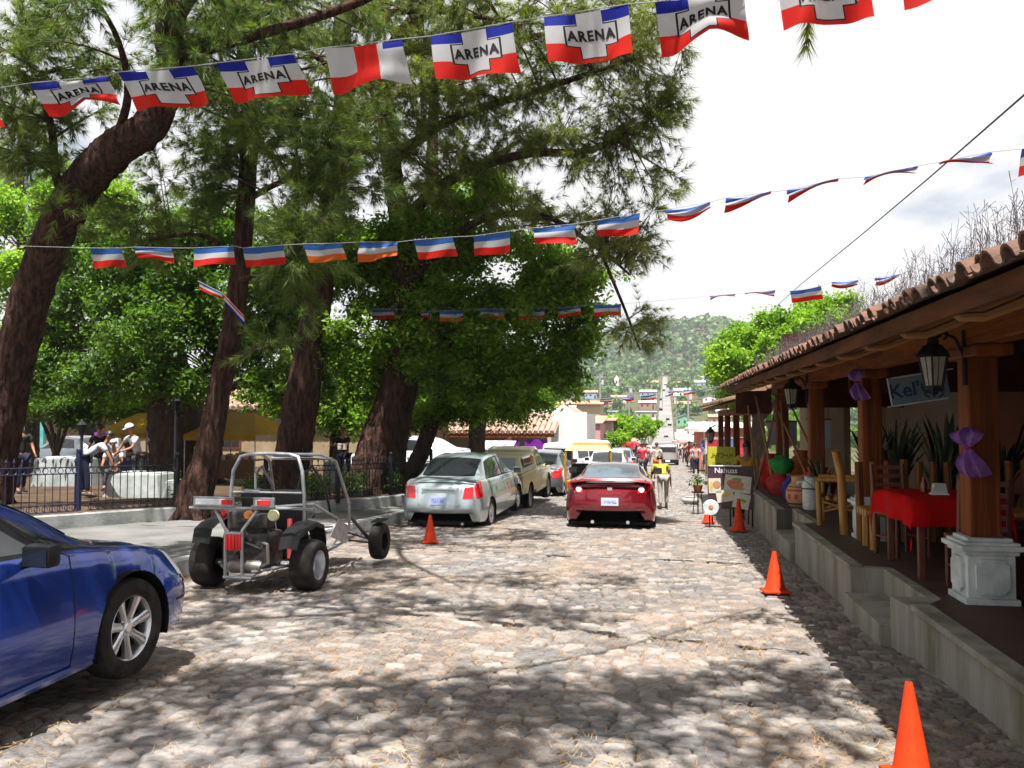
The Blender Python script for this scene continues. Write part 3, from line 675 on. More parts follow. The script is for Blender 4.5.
BLUE = paint('blue_paint', (.008, .034, .22), .2, .45)
t, B, g = sedan('blue_sedan', 'glossy dark blue sedan parked nearest at the left edge with silver alloy wheel', -4.41, 3.95, BLUE, CIV, -2.2, 2.2, (-1.28, 1.42), .335, head=radians(-2.5), spokes=7, w_=.875)
blue_car = t
CG = M('tinted_glass', (.02, .022, .026), .03, spec=.9)
B.patch('front_window', CG, t, 5.08, 5.9, (-.12, .70), (-.05, .26)); B.patch('rear_window', CG, t, 5.08, 5.9, (-.98, -.19), (-.78, -.13))
B.patch('quarter_window', CG, t, 5.08, 5.75, (.78, 1.12), (.48, .52)); 
B.patch('window_trim', BLACK, t, 4.97, 5.96, (-1.06, 1.22), (-.86, .30), off=.0015, nx=30)
B.cross('windscreen', FLATGLASS, t, 6.35, (.44, 1.10), (.36, 1.22), off=.004); B.cross('rear_glass', FLATGLASS, t, 6.4, (-1.6, -.9), (-1.66, -.82), off=.004)
B.seam(t, [(.80, .9), (.84, 3.0), (.88, 4.0), (.80, 4.9)]); B.seam(t, [(-.16, .9), (-.16, 4.9)]); B.seam(t, [(-1.0, 1.2), (-1.02, 4.9)])
B.seam(t, [(-.95, .95), (.80, .95)]); B.seam(t, [(1.12, 6.0), (1.5, 5.9), (1.95, 5.7), (2.14, 5.6)], name='bonnet_seam', r=.0035)
B.patch('sill_moulding', paint('blue_moulding', (.03, .08, .30), .2, .3), t, 1.35, 1.62, (-.95, .83), (-.95, .83), off=.012)
B.patch('headlight', M('lamp_lens', (.35, .38, .40), .08, coat=1), t, 3.2, 4.5, (2.0, 2.19), (1.88, 2.10), off=.006); B.patch('indicator', AMBL, t, 2.95, 3.18, (2.08, 2.19), (2.05, 2.18), off=.005)
B.cpatch('headlight', WHL, t, 1, 3.6, 4.6, 0, .3); B.cpatch('grille', BLACK, t, 1, 2.9, 3.7, .45, 1); B.cpatch('air_intake', BLACK, t, 1, 1.0, 2.3, .35, 1)
B.cpatch('tail_light', REDL, t, 0, 3.3, 4.6, 0, .35); B.patch('bumper_line', BLACK, t, 2.42, 2.50, (1.93, 2.21), (1.93, 2.21), off=.002)
mirror(t, .50, .79, .97, BLACK, s=.95); handle(B, t, .02, mat=BLUE); handle(B, t, -.85, mat=BLUE)  # mirror housings black: the shade on them is put into the colour

# ---- silver-green sedan seen from behind
YAR = [
 (-2.13, .70, .40, .62, .93, .69, .98, .55, 1.00, [.06, .0, -.05, -.05, .02, .05, .06, .09, .10]),
 (-2.06, .80, .24, .60, .99, .74, 1.02, .56, 1.045), (-1.85, .835, .20, .60, 1.02, .76, 1.05, .58, 1.08), (-1.6, .845, .19, .60, 1.01, .77, 1.09, .59, 1.13),
 (-1.15, .845, .18, .60, .99, .775, 1.31, .575, 1.36), (-.75, .845, .18, .60, .975, .78, 1.395, .57, 1.45), (-.2, .845, .18, .60, .965, .78, 1.42, .57, 1.475), (.25, .845, .18, .60, .955, .78, 1.39, .57, 1.45),
 (.75, .845, .18, .59, .94, .78, 1.17, .60, 1.23), (1.2, .845, .18, .58, .92, .77, .985, .63, 1.03), (1.6, .835, .19, .57, .86, .74, .90, .58, .94), (1.95, .78, .20, .54, .76, .68, .80, .5, .83),
 (2.1, .68, .24, .50, .66, .6, .68, .45, .72, [0, .02, .04, .03, 0, 0, -.02, -.02, -.02])]
def rear_sedan(name, label, X_, Y_, P, secs, text, head=0, L=(-2.13, 2.1), wb=(-1.22, 1.32), wr=.305, w_=.845, group=None, spokes=9, tail_t=.30, plate_v=.80, simple=False, rimmat=None, tall=1.0):
    t, B, g = sedan(name, label, X_, Y_, P, secs, L[0], L[1], wb, wr, head=head, spokes=spokes, w_=w_, group=group, rimmat=rimmat)
    B.patch('front_window', CG, t, 5.08, 5.9, (.02, .92), (.02, .30)); B.patch('rear_window', CG, t, 5.08, 5.9, (-.98, -.06), (-.80, -.06))
    B.patch('quarter_window', CG, t, 5.1, 5.7, (-1.32, -1.04), (-1.0, -.9)); B.patch('window_trim', BLACK, t, 4.99, 5.96, (-1.4, 1.0), (-.98, .36), off=.0015, nx=30)
    B.cross('rear_glass', FLATGLASS, t, 6.35, (-1.58, -.98), (-1.68, -.90)); B.cross('windscreen', FLATGLASS, t, 6.35, (.42, 1.1), (.33, 1.2))
    B.patch('tail_light', REDL, t, 3.3, 4.6, (-2.12, -1.86), (-2.10, -1.82), off=.006)
    B.cpatch('tail_light', REDL, t, 0, 3.3, 4.6, 0, tail_t, off=.008, tb2=tail_t*.7)
    mx_ = B.cap(0, 1, 3.4)
    plate(t, B.cap(0, 1, 3.15)[0]-.016, B.cap(0, 1, 3.15)[2], 0, text, col=(.30, .36, .62), ink=(.03, .04, .20))
    G_ = B.cap(0, .6, 3.85); MB().box((G_[0]-.03, 0, G_[2]+.005), (.035, .72, .035), bev=.01).build('boot_garnish', CHROME if not simple else P, t)
    for sg in (1, -1):
        ps = [B.cap(0, .36, 4.9), B.cap(0, .34, 3.9), B.cap(0, .38, 2.75), B.cap(0, .9, 2.6)]
        MB().tube([(p[0]-.002, sg*p[1], p[2]) for p in ps], .004, 4).build('boot_seam', BLACK, t)
    B.seam(t, [(.90, .9), (.94, 3), (.95, 4), (.93, 4.9)]); B.seam(t, [(-.02, .9), (-.02, 4.9)]); B.seam(t, [(-1.0, 1.9), (-1.2, 3.4), (-1.35, 4.9)])
    B.patch('headlight', WHL, t, 3.4, 4.7, (1.8, 2.08), (1.7, 1.98), off=.006); B.cpatch('headlight', WHL, t, 1, 3.4, 4.5, 0, .3)
    B.patch('fuel_flap', P, t, 4.05 if False else 3.45, 3.8, (-1.5, -1.36), (-1.5, -1.36), off=.003, sides=(-1,))
    mirror(t, .80, .78, 1.0, P); handle(B, t, .16, mat=P); handle(B, t, -.80, mat=P)
    MB().bb(L[0]+.05, L[0]+.2, -.5, .5, .17, .24).build('bumper_underside', BLACK, t)
    MB().tube([(L[0]+.28, -.45, .2), (L[0]+.0, -.45, .2)], .03, 8).build('exhaust_pipe', CHROME, t)
    return t, B
SILV = paint('pale_silver_green_paint', (.36, .43, .44), .28, .5)
silver_car, SB = rear_sedan('silver_sedan', 'pale silver green sedan parked at the kerb with dark tinted rear glass', -4.10, 18.75, SILV, YAR, 'P 58-2714', head=radians(-3.5))
# ---- red coupe
ECL = [
 (-2.30, .70, .46, .66, .90, .72, .94, .58, .965, [.14, .04, -.02, -.04, .0, .04, .05, .08, .09]),
 (-2.2, .84, .30, .64, .99, .79, 1.00, .62, 1.03), (-1.95, .905, .22, .62, 1.02, .83, 1.035, .66, 1.07), (-1.55, .92, .20, .62, 1.02, .83, 1.07, .62, 1.11),
 (-1.0, .92, .19, .60, .97, .80, 1.18, .575, 1.23), (-.45, .91, .18, .60, .94, .80, 1.235, .56, 1.29), (.05, .905, .18, .60, .93, .80, 1.21, .565, 1.27),
 (.5, .905, .18, .58, .92, .80, 1.09, .60, 1.15), (1.0, .91, .18, .57, .90, .79, .93, .63, .98), (1.5, .91, .18, .56, .86, .77, .87, .60, .91), (1.9, .87, .19, .52, .76, .70, .77, .52, .80),
 (2.2, .74, .22, .48, .64, .6, .66, .45, .68, [0, .02, .05, .04, 0, 0, -.02, -.02, -.02])]
REDP = paint('deep_red_paint', (.17, .003, .010), .2, .4)
t, B, g = sedan('red_coupe', 'deep red coupe with rear spoiler stopped in the middle of the street', -.90, 19.4, REDP, ECL, -2.3, 2.2, (-1.35, 1.22), .335, w_=.915, head=radians(.5), spokes=5)
B.patch('door_window', CG, t, 5.08, 5.9, (-.55, .72), (-.6, .2)); B.patch('quarter_window', CG, t, 5.1, 5.8, (-1.2, -.62), (-.95, -.66)); B.patch('window_trim', BLACK, t, 4.99, 5.96, (-1.3, .85), (-1.05, .28), off=.0015, nx=30)
PGL = M('rear_glass_reflective', (.05, .08, .10), .05, spec=1)
B.cross('rear_glass', PGL, t, 6.4, (-1.55, -.75), (-1.68, -.62)); B.cross('windscreen', FLATGLASS, t, 6.4, (.15, .85), (.10, .92))
B.cpatch('tail_light', REDL, t, 0, 3.75, 4.85, .0, .24, off=.008); B.patch('tail_light', REDL, t, 3.75, 4.8, (-2.29, -2.0), (-2.27, -2.05), off=.006)
for sg in (1, -1):
    p = B.cap(0, .13, 4.4); q_ = MB().lathe([(.001, -.03), (.05, -.03), (.062, -.018), (.062, .01)], c=(0, 0, 0), n=16, axis='X').build('round_lamp', WHL, t, smooth=True); q_.location = (p[0]-.012, sg*p[1], p[2])
B.cpatch('lower_valance', BLACK, t, 0, .3, 1.25, .0, 1, off=.012)
for sg in (1, -1): B.cpatch('reflector', REDL, t, 0, 1.95, 2.15, .12, .24, off=.014, sides=(sg,))
plate(t, B.cap(0, 1, 3.1)[0]-.02, B.cap(0, 1, 3.1)[2], 0, 'P 31-905', col=(.45, .5, .56), ink=(.03, .04, .2), wd=.34)
sp = MB()
prof = lambda y: -.10*(1-(abs(y)/.8)**2)
G_ = [[(-2.20+prof(y)*.6+dx, y, 1.10-.06*(abs(y)/.8)**3+dz) for dx, dz in ((-.17, .0), (-.14, .035), (0.0, .02), (.12, -.035), (.10, -.05), (-.12, -.02), (-.17, .0))] for y in np.linspace(-.80, .80, 17)]
sp.grid(G_); 
for sg in (1, -1): sp.box((-2.10, sg*.70, 1.05), (.18, .035, .10), bev=.01)
sp.build('spoiler', REDP, t, smooth=True)
MB().box((-2.40, 0, .93), (.012, .10, .06), bev=.01).build('badge', CHROME, t)
flat_text('boot_lettering', 'ECLIPSE', .07, (B.cap(0, 1, 3.75)[0]-.014, 0, B.cap(0, 1, 3.75)[2]-.02), (pi/2, 0, -pi/2), REDL, t, bold=.0, sx=2.0)
MB().tube([(-2.2, -.35, .27), (-2.36, -.35, .27)], .035, 10).build('exhaust_pipe', CHROME, t)
MB().tube([(-2.2, .35, .27), (-2.36, .35, .27)], .035, 10).build('exhaust_pipe', CHROME, t)
B.seam(t, [(.75, .9), (.78, 4.9)]); B.seam(t, [(-.62, .9), (-.66, 4.9)]); mirror(t, .55, .82, 1.0, BLACK)
B.patch('headlight', WHL, t, 3.5, 4.6, (1.85, 2.15), (1.8, 2.08), off=.006)

# ---- cream pickup with a canopy on the bed
CRM = M('cream_paint', (.50, .45, .27), .45, col2=(.42, .37, .21), scale=3, coat=.3)
def pickup(name, label, X_, Y_, P, text, head=0, canopy=True, tyre=.34):
    t = car_root(name, label, 'pickup truck', X_, Y_, head)
    secs = [(-2.35, .78, .52, .72, 1.0, .78, 1.01, .60, 1.02, [0, 0, -.01, -.01, 0, .01, .02, .02, .02]), (-2.32, .80, .50, .72, 1.01, .79, 1.02, .62, 1.03), (-1.4, .81, .48, .72, 1.02, .80, 1.03, .62, 1.04), (-.62, .815, .46, .72, 1.02, .80, 1.03, .62, 1.04),
            (-.45, .815, .40, .72, 1.02, .80, 1.05, .65, 1.1), (-.30, .815, .36, .70, 1.02, .80, 1.48, .63, 1.53), (.4, .815, .35, .70, 1.01, .80, 1.53, .62, 1.58), (.75, .815, .35, .7, 1.0, .80, 1.34, .64, 1.40), (1.1, .815, .35, .69, .99, .79, 1.05, .66, 1.09),
            (1.7, .81, .38, .68, .95, .77, .98, .62, 1.0), (2.1, .78, .4, .66, .88, .74, .9, .58, .92), (2.22, .72, .44, .62, .8, .68, .82, .5, .84)]
    B = Body(secs, .02, .05); B.build('body', P, t, arches=[(-1.35, tyre+.02, tyre+.07), (1.45, tyre+.02, tyre+.07)]); wells(t, [(-1.35, tyre+.02), (1.45, tyre+.02)], .80, tyre+.075)
    under(t, -2.25, 2.1, .7, .42)
    for xx in (-1.35, 1.45):
        for sg in (1, -1): wheel(t, xx, sg*.70, tyre, .20, sg, style='steel', rimmat=M('steel_rim', (.35, .34, .32), .5, .6))
    B.patch('front_window', CG, t, 5.08, 5.9, (.02, .93), (.02, .46)); B.patch('rear_window', CG, t, 5.08, 5.9, (-.22, -.04), (-.18, -.04))
    B.cross('windscreen', FLATGLASS, t, 6.3, (.5, 1.02), (.46, 1.06))
    if canopy:
        c = MB().box((-1.36, 0, 1.255), (1.92, 1.50, .44), taper=.88, bev=.05).build('bed_canopy', P, t, smooth=True)
        MB().box((-2.285, 0, 1.29), (.02, 1.14, .30), ry=radians(12), bev=.008).build('canopy_glass', M('green_glass', (.10, .17, .15), .08, spec=.9), c)
        MB().box((-2.30, 0, 1.29), (.022, .03, .30), ry=radians(12)).build('glass_divider', P, c)
        for sg in (1, -1): MB().box((-1.35, sg*.726, 1.31), (1.4, .012, .26), rx=sg*radians(8)).build('canopy_window', CG, c)
        MB().box((-1.9, 0.1, 1.50), (.12, .16, .06), bev=.02).build('roof_vent', WHL, c)
    B.cpatch('tailgate_panel', P, t, 0, 2.2, 4.6, .16, 1, off=.012)
    for sg in (1, -1):
        MB().box((-2.36, sg*.705, .83), (.03, .11, .26), bev=.008).build('tail_light', REDL, t)
    MB().box((-2.43, 0, .55), (.10, 1.5, .14), bev=.02).build('rear_bumper', CHROME, t)
    plate(t, -2.487, .57, 0, text, col=(.5, .5, .48))
    B.seam(t, [(-.02, 1), (-.02, 4.9)]); B.seam(t, [(.95, 1), (.95, 4.9)]); mirror(t, .85, .80, 1.05, BLACK, s=.9); handle(B, t, .12)
    B.patch('headlight', WHL, t, 3.3, 4.3, (2.0, 2.2), (1.98, 2.16), off=.006); B.patch('indicator', AMBL, t, 3.0, 3.28, (2.0, 2.2), (2.0, 2.2), off=.006)
    return t
pickup('cream_pickup', 'old cream pickup truck with canopy parked in front of the silver sedan', -3.95, 23.6, CRM, 'P 112-480', head=radians(-2.5))
# ---- smaller cars down the street
DGREY = paint('dark_grey_paint', (.10, .11, .115), .3, .5)
rear_sedan('grey_sedan', 'dark grey sedan half hidden between the cream pickup and red coupe', -3.72, 29.3, DGREY, YAR, 'P 77-316')
PEARL = paint('white_paint', (.62, .64, .66), .3, .1)
rear_sedan('white_sedan', 'white sedan with blue tinted rear glass queued beyond the red coupe', -1.75, 33.5, PEARL, YAR, 'P 204-61')
SBL = paint('steel_blue_paint', (.16, .22, .33), .3, .5)
rear_sedan('steel_blue_sedan', 'small steel blue sedan far down the left side by the crowd', -1.75, 44.0, SBL, YAR, '')
rear_sedan('maroon_sedan', 'small maroon sedan parked ahead of the steel blue one', -2.0, 51.5, paint('maroon_paint', (.16, .02, .03), .3, .4), YAR, '')
FCX = M('far_windscreen', (.03, .04, .05), .1, spec=.8)

def van(name, label, X_, Y_, P, head=0, L=4.9, h=2.0, w_=.86, bumper=False, cat='van', glassh=(.56, .86), rear=True):
    t = car_root(name, label, cat, X_, Y_, head); b = L/2
    secs = [(-b, w_*.93, .34, .7, 1.12, w_*.92, h-.16, w_*.78, h-.08, [0]*9), (-b+.06, w_*.98, .30, .7, 1.13, w_*.96, h-.10, w_*.82, h-.02), (-b+.5, w_, .28, .7, 1.13, w_*.97, h-.08, w_*.83, h), (0, w_, .28, .7, 1.13, w_*.97, h-.08, w_*.83, h), (b-1.35, w_, .28, .7, 1.12, w_*.97, h-.10, w_*.83, h-.03),
            (b-.85, w_, .28, .7, 1.10, w_*.97, h-.42, w_*.82, h-.35), (b-.35, w_, .3, .7, 1.02, w_*.95, 1.08, w_*.8, 1.14), (b-.05, w_*.95, .32, .66, .9, w_*.9, .93, w_*.7, .97), (b, w_*.85, .36, .62, .82, w_*.8, .84, w_*.6, .86)]
    B = Body(secs, .05, .08); wr = .32; B.build('body', P, t, arches=[(-b+.95, wr, wr+.05), (b-.85, wr, wr+.05)]); wells(t, [(-b+.95, wr), (b-.85, wr)], w_-.01, wr+.055); under(t, -b+.1, b-.2, w_*.8, .28)
    for xx in (-b+.95, b-.85):
        for sg in (1, -1): wheel(t, xx, sg*(w_-.12), wr, .2, sg, style='steel', rimmat=M('steel_rim', (.4, .4, .4), .4, .7))
    n = 3; x0, x1 = -b+.22, b-1.5
    for k in range(n): B.patch('side_window', CG, t, 5.12, 5.86, (x0+(x1-x0)*k/n+.04, x0+(x1-x0)*(k+1)/n-.04), (x0+(x1-x0)*k/n+.05, x0+(x1-x0)*(k+1)/n-.05))
    B.patch('front_window', CG, t, 5.12, 5.86, (b-1.44, b-.62), (b-1.44, b-1.05)); B.cross('windscreen', FLATGLASS, t, 6.3, (b-1.15, b-.5), (b-1.15, b-.42))
    MB().box((-b-.052, 0, (1.16+h-.2)/2), (.012, w_*1.42, h-.2-1.16), bev=.02).build('rear_glass', FLATGLASS, t)
    for sg in (1, -1): MB().box((-b-.02, sg*w_*.86, .95), (.04, .11, .34), bev=.01).build('tail_light', REDL, t)
    MB().box((-b-.07, 0, .45), (.12, w_*1.9, .26 if bumper else .16), bev=.03).build('rear_bumper', BLACK if bumper else P, t)
    plate(t, -b-.08 if not bumper else -b-.14, .80 if not bumper else .47, 0, '', col=(.75, .77, .8), wd=.36)
    mirror(t, b-.95, w_*.97, 1.12, BLACK); return t
VWH = M('van_white', (.58, .60, .62), .35, coat=.5)
van('white_van', 'white passenger van with dark side windows standing behind the yellow frame', -3.05, 37.0, VWH, head=radians(-20), h=1.82)
van('silver_minivan', 'silver minivan with black bumper driving away in the middle distance', 1.03, 71.5, paint('silver_paint', (.50, .51, .53), .3, .7), L=4.4, h=1.75, w_=.9, bumper=True, cat='minivan')
rear_sedan('charcoal_sedan', 'charcoal car just ahead of the silver minivan', .9, 88, paint('charcoal_paint', (.05, .055, .06), .3, .4), YAR, '')
far = [(4.6, 345, (.5, .5, .52)), (6.0, 395, (.30, .31, .33)), (3.6, 470, (.12, .12, .13)), (7.2, 500, (.5, .5, .5)), (6.2, 560, (.3, .1, .1)), (8.2, 640, (.5, .52, .55)), (.2, 118, (.35, .37, .4)), (2.6, 150, (.5, .5, .52)), (3.4, 190, (.08, .09, .1)), (3.2, 250, (.55, .56, .58)), (6.6, 378, (.45, .5, .52)), (3.2, 428, (.06, .06, .07))]
labs = ['pale car in the dip where the hill road starts', 'grey car first on the right of the hill slope', 'dark car in the left lane halfway up the hill road', 'white car in the right lane halfway up the hill road', 'dull red car high on the hill road', 'pale car almost at the top of the hill road', 'pale grey car far off beyond the charcoal one', 'light grey car far up the right lane', 'black car far up the right lane near the dip', 'white car at the foot of the hill road', 'pale blue car on the lower slope of the hill road', 'dark car on the lower slope beside the pale blue one']
for (x_, y_, c_), lb in zip(far, labs):
    t = car_root('distant_car', lb, 'car', x_, y_, 0); B = Body(YAR, .1, .1, nsub=2); B.build('body', paint('far_paint', c_, .35, .3), t)
    B.cross('rear_glass', FLATGLASS, t, 6.35, (-1.58, -.98), (-1.68, -.90)); B.patch('side_window', CG, t, 5.1, 5.9, (-1.0, .9), (-.9, .4)); B.cpatch('tail_light', REDL, t, 0, 3.3, 4.5, 0, .3)
    for xx in (-1.22, 1.32):
        for sg in (1, -1): MB().lathe([(.001, -.1), (.3, -.1), (.3, .1), (.001, .1)], c=(xx, sg*.74, .3), n=12, axis='Y').build('wheel', RUB, t)
    if y_ > 300: t.location.z += .05
# cars standing beyond the park
for (px_, py_, Y_, c_, lb, hd) in ((72, 470, 31, (.42, .47, .5), 'pale blue grey car beyond the park behind the mural trees', 1.35), (468/1.0, 500, 0, None, None, 0), (396, 0, 0, None, None, 0)):
    if c_ is None: continue
    p = at(px_, py_, Y_); t = car_root('parked_car', lb, 'car', p.x, Y_, hd); B = Body(YAR, .1, .1, nsub=4); B.build('body', paint('plaza_paint', c_, .3, .5), t, arches=[(-1.22, .3, .35), (1.32, .3, .35)])
    B.patch('side_window', CG, t, 5.08, 5.9, (-1.0, .92), (-.8, .3)); B.cross('rear_glass', FLATGLASS, t, 6.35, (-1.58, -.98), (-1.68, -.90)); B.cross('windscreen', FLATGLASS, t, 6.35, (.42, 1.1), (.33, 1.2))
    for xx in (-1.22, 1.32):
        for sg in (1, -1): wheel(t, xx, sg*.73, .3, .2, sg)
    t.location.z = gz(Y_)+H2
p = at(398, 470, 27.5); t = car_root('parked_car', 'white car beyond the park seen between twin trunks and leaning trunk', 'car', p.x, 28.5, 1.45); B = Body(YAR, .1, .1, nsub=4); B.build('body', PEARL, t, arches=[(-1.22, .3, .35), (1.32, .3, .35)]); t.location.z = gz(28)+H2
B.patch('side_window', CG, t, 5.08, 5.9, (-1.0, .92), (-.8, .3)); B.cross('windscreen', FLATGLASS, t, 6.35, (.42, 1.1), (.33, 1.2)); B.patch('headlight', WHL, t, 3.4, 4.7, (1.8, 2.08), (1.7, 1.98), off=.006)
for xx in (-1.22, 1.32):
    for sg in (1, -1): wheel(t, xx, sg*.73, .3, .2, sg)
mirror(t, .8, .78, 1.0, BLACK)
# ================================================================== off-road buggy
ZINC = M('galvanised_tube', (.40, .41, .43), .38, .75, col2=(.24, .25, .26), scale=8)
BTUBE = M('black_tube', (.012, .012, .013), .4, .2)
bg = thing('off_road_buggy', 'two seat off road buggy of silver tubes with fat rear tyres and red tail lamp', 'buggy', (-4.52, 9.35, gz(9.35)), radians(-2))
def bx_(px, py, Y_):                  # survey point -> buggy coordinates (x right, y forward)
    p = at(px, py, Y_)-Vector((-4.52, 9.35, gz(9.35))); a = radians(2); return Vector((p.x*cos(a)-p.y*sin(a)*1, p.x*sin(a)+p.y*cos(a), p.z))
def bt(name, pts, r=.018, mat=ZINC, par=None): return MB().tube(pts, r, 8).build(name, mat, par or bg, smooth=True)
def bwheel(x, y, r, wd, sg, rimmat, rimr):
    hub = bpy.data.objects.new('wheel', None); C.objects.link(hub); hub.parent = bg; hub.location = (x, y, r); h = wd/2
    MB().lathe([(rimr*.95, -h*.8), (rimr*1.04, -h*.95), (r*.86, -h), (r*.95, -h*.88), (r, -h*.55), (r*1.005, 0), (r, h*.55), (r*.95, h*.88), (r*.86, h), (rimr*1.04, h*.95), (rimr*.95, h*.8)], n=40, axis='X', cap=False).build('tyre', RUB, hub, smooth=True, ang=60)
    MB().lathe([(rimr*1.0, sg*h*.9), (rimr*.93, sg*h*.86), (rimr*.86, sg*h*.5), (rimr*.80, sg*h*.1), (rimr*.45, sg*h*.05), (rimr*.38, sg*h*.3), (.001, sg*h*.32)], n=32, axis='X', cap=False).build('rim', rimmat, hub, smooth=True)
    MB().lathe([(rimr*1.0, -sg*h*.9), (rimr*.86, -sg*h*.5), (rimr*.3, -sg*h*.2), (.001, -sg*h*.2)], n=32, axis='X', cap=False).build('rim_back', rimmat, hub, smooth=True)
    return hub
bwheel(.62, -.05, .285, .27, 1, ALLOY, .165); bwheel(-.62, -.05, .285, .27, -1, DARKWELL, .165)
bwheel(.66, 2.12, .25, .17, 1, DARKWELL, .13); bwheel(-.60, 2.12, .25, .17, -1, DARKWELL, .13)
Z = lambda x, y, z: Vector((x, y, z))
# main rails: from the rear frame along each side to the nose
for s in (1, -1):
    bt('side_rail', [Z(s*.14, -.50, .98), Z(s*.30, -.2, .95), Z(s*.48, .35, .93), Z(s*.52, .95, .70), Z(s*.5, 1.15, .48), Z(s*.38, 1.1, .30), Z(s*.34, .2, .28)], .019)
    bt('cage_hoop', [Z(s*.46, .15, .60), Z(s*.47, .12, 1.05), Z(s*.44, .12, 1.34), Z(s*.37, .16, 1.50), Z(s*.25, .18, 1.53)], .022)
    bt('roof_rail', [Z(s*.25, .18, 1.53), Z(s*.40, .7, 1.51), Z(s*.46, 1.05, 1.41), Z(s*.52, 1.35, .85), Z(s*.50, 1.42, .62), Z(s*.30, 1.9, .42), Z(s*.20, 2.5, .38)], .018)
    bt('inner_hoop', [Z(s*.20, .30, .5), Z(s*.26, .32, 1.0), Z(s*.30, .4, 1.28), Z(s*.34, .62, 1.36), Z(s*.36, .95, 1.1), Z(s*.38, 1.1, .7)], .018, BTUBE if s > 0 else ZINC)
    bt('floor_rail', [Z(s*.34, -.2, .28), Z(s*.36, 1.0, .26), Z(s*.22, 2.5, .30)], .017)
    bt('tail_brace', [Z(s*.25-.06, -.48, .93), Z(s*.10-.06, -.52, .72), Z(s*.10-.06, -.52, .20)], .019)
    bt('suspension_arm', [Z(s*.16, 2.2, .34), Z(s*.60, 2.12, .25)], .013, BTUBE); bt('suspension_arm', [Z(s*.18, 1.85, .30), Z(s*.60, 2.10, .22)], .013, BTUBE)
    bt('shock_absorber', [Z(s*.25, 2.0, .62), Z(s*.52, 2.10, .27)], .024, BTUBE); bt('shock_absorber', [Z(s*.30, .1, .78), Z(s*.36, -.02, .34)], .03, M('spring', (.25, .02, .02), .4))
    MB().slab([Z(s*.53, .72, .50), Z(s*.53, 1.22, .34), Z(s*.53, 1.30, .56), Z(s*.53, .95, .68)], (s, 0, 0), .012).build('side_panel', ZINC, bg)
    # curved black mudguards
    g_ = []
    for k, (yy, zz, xo) in enumerate([(-.42, .50, .02), (-.36, .66, .03), (-.2, .72, .04), (.05, .76, .04), (.28, .70, .03), (.42, .52, .0), (.46, .34, -.02)]):
        x0, x1 = s*(.42), s*(.62+xo); g_.append([(x0, yy, zz), ((x0+x1)/2, yy, zz+.02), (x1, yy, zz+(.0)), (x1, yy, zz-.05)])
    if s < 0: g_ = [[(x, y, z+.04) for x, y, z in r] for r in g_]
    MB().grid(g_).build('mudguard', BLACK, bg, smooth=True)
bt('roof_bar', [Z(-.25, .18, 1.53), Z(0, .17, 1.54), Z(.25, .18, 1.53)], .022); bt('rear_crossbar', [Z(-.44, .12, 1.08), Z(.44, .12, 1.08)], .014)
MB().box((-.20, .12, 1.095), (.20, .03, .03), bev=.005).build('bar_clamp', ZINC, bg)
bt('front_roof_bar', [Z(-.42, 1.03, 1.44), Z(.42, 1.03, 1.44)], .018)
MB().grid([[(x, y, 1.54-.03*(abs(x)/.3)**2-.05*(y-.18)**2) for x in np.linspace(-.33, .33, 7)] for y in np.linspace(.18, 1.0, 5)]).build('roof_sheet', BLACK, bg, smooth=True)
bt('lamp_bar', [Z(-.62, -.5, .955), Z(-.3, -.5, .955), Z(.60, -.46, .965), Z(.72, -.2, .93)], .017)
bt('upper_lamp_bar', [Z(-.60, -.5, 1.07), Z(.30, -.49, 1.075)], .009, BTUBE)
for x0, x1, nm in ((-.56, -.06, 'long_lamp_bracket'), (.17, .42, 'short_lamp_bracket')):
    o = MB().bb(x0, x1, -.53, -.505, .975, 1.085, bev=.006).build(nm, ZINC, bg)
    MB().bb(x0+.03, x1-.11 if x0 < 0 else x0+.1, -.539, -.53, .995, 1.06, bev=.004).build('clear_lamp', M('lamp_face', (.55, .58, .60), .2, .2), o)
    MB().bb(x1-.15 if x0 < 0 else x0+.05, x1-.02 if x0 < 0 else x0+.20, -.542, -.531, .998, 1.055, bev=.004).build('red_lamp', REDL, o)
for x_, m_, r_ in ((-.26, REDL, .055), (.06, AMBL, .05), (.36, M('cream_lens', (.7, .66, .35), .2, coat=.5), .065)):
    o = MB().lathe([(.001, -.03), (r_*.8, -.022), (r_, 0), (r_, .03), (r_*.6, .06)], n=18, axis='Y').build('round_lamp', m_, bg, smooth=True); o.location = (x_, -.44, .88)
MB().bb(-.155, .035, -.55, -.525, .50, .68, bev=.008).build('tail_lamp', REDL, bg)
mb = MB()
for k in range(4): mb.bb(-.125+k*.042, -.117+k*.042, -.556, -.548, .51, .67)
mb.build('tail_lamp_ribs', M('red_rib', (.25, .0, .005), .3), bg)
MB().bb(-.16, .04, -.555, -.535, .68, .705).build('tail_lamp_rim', ZINC, bg)
bt('tail_bottom_bar', [Z(-.18, -.52, .20), Z(.16, -.52, .20)], .022); bt('rear_axle', [Z(-.55, -.05, .285), Z(.55, -.05, .285)], .03, ZINC)
for s in (1, -1): bt('trailing_arm', [Z(s*.14, -.5, .26), Z(s*.5, -.1, .3)], .02)
en = MB(); en.box((0, -.2, .48), (.56, .40, .40), bev=.05); en.box((.16, -.28, .80), (.20, .2, .16), bev=.03); en.box((-.18, -.1, .78), (.26, .3, .22), bev=.04); en.tube([(-.1, -.42, .45), (.05, -.46, .58), (.2, -.4, .5), (.24, -.3, .7)], .02, 6); en.tube([(.0, -.44, .75), (.1, -.45, .6), (-.02, -.44, .42)], .012, 5); en.box((.05, -.25, .72), (.26, .22, .22), bev=.03); en.box((-.14, -.32, .36), (.18, .20, .16), bev=.03)
for k in range(7): en.box((.05, -.25, .62+k*.03), (.32, .28, .008))
en.build('engine', M('engine_metal', (.03, .03, .032), .5, .6, col2=(.09, .085, .08), scale=14), bg)
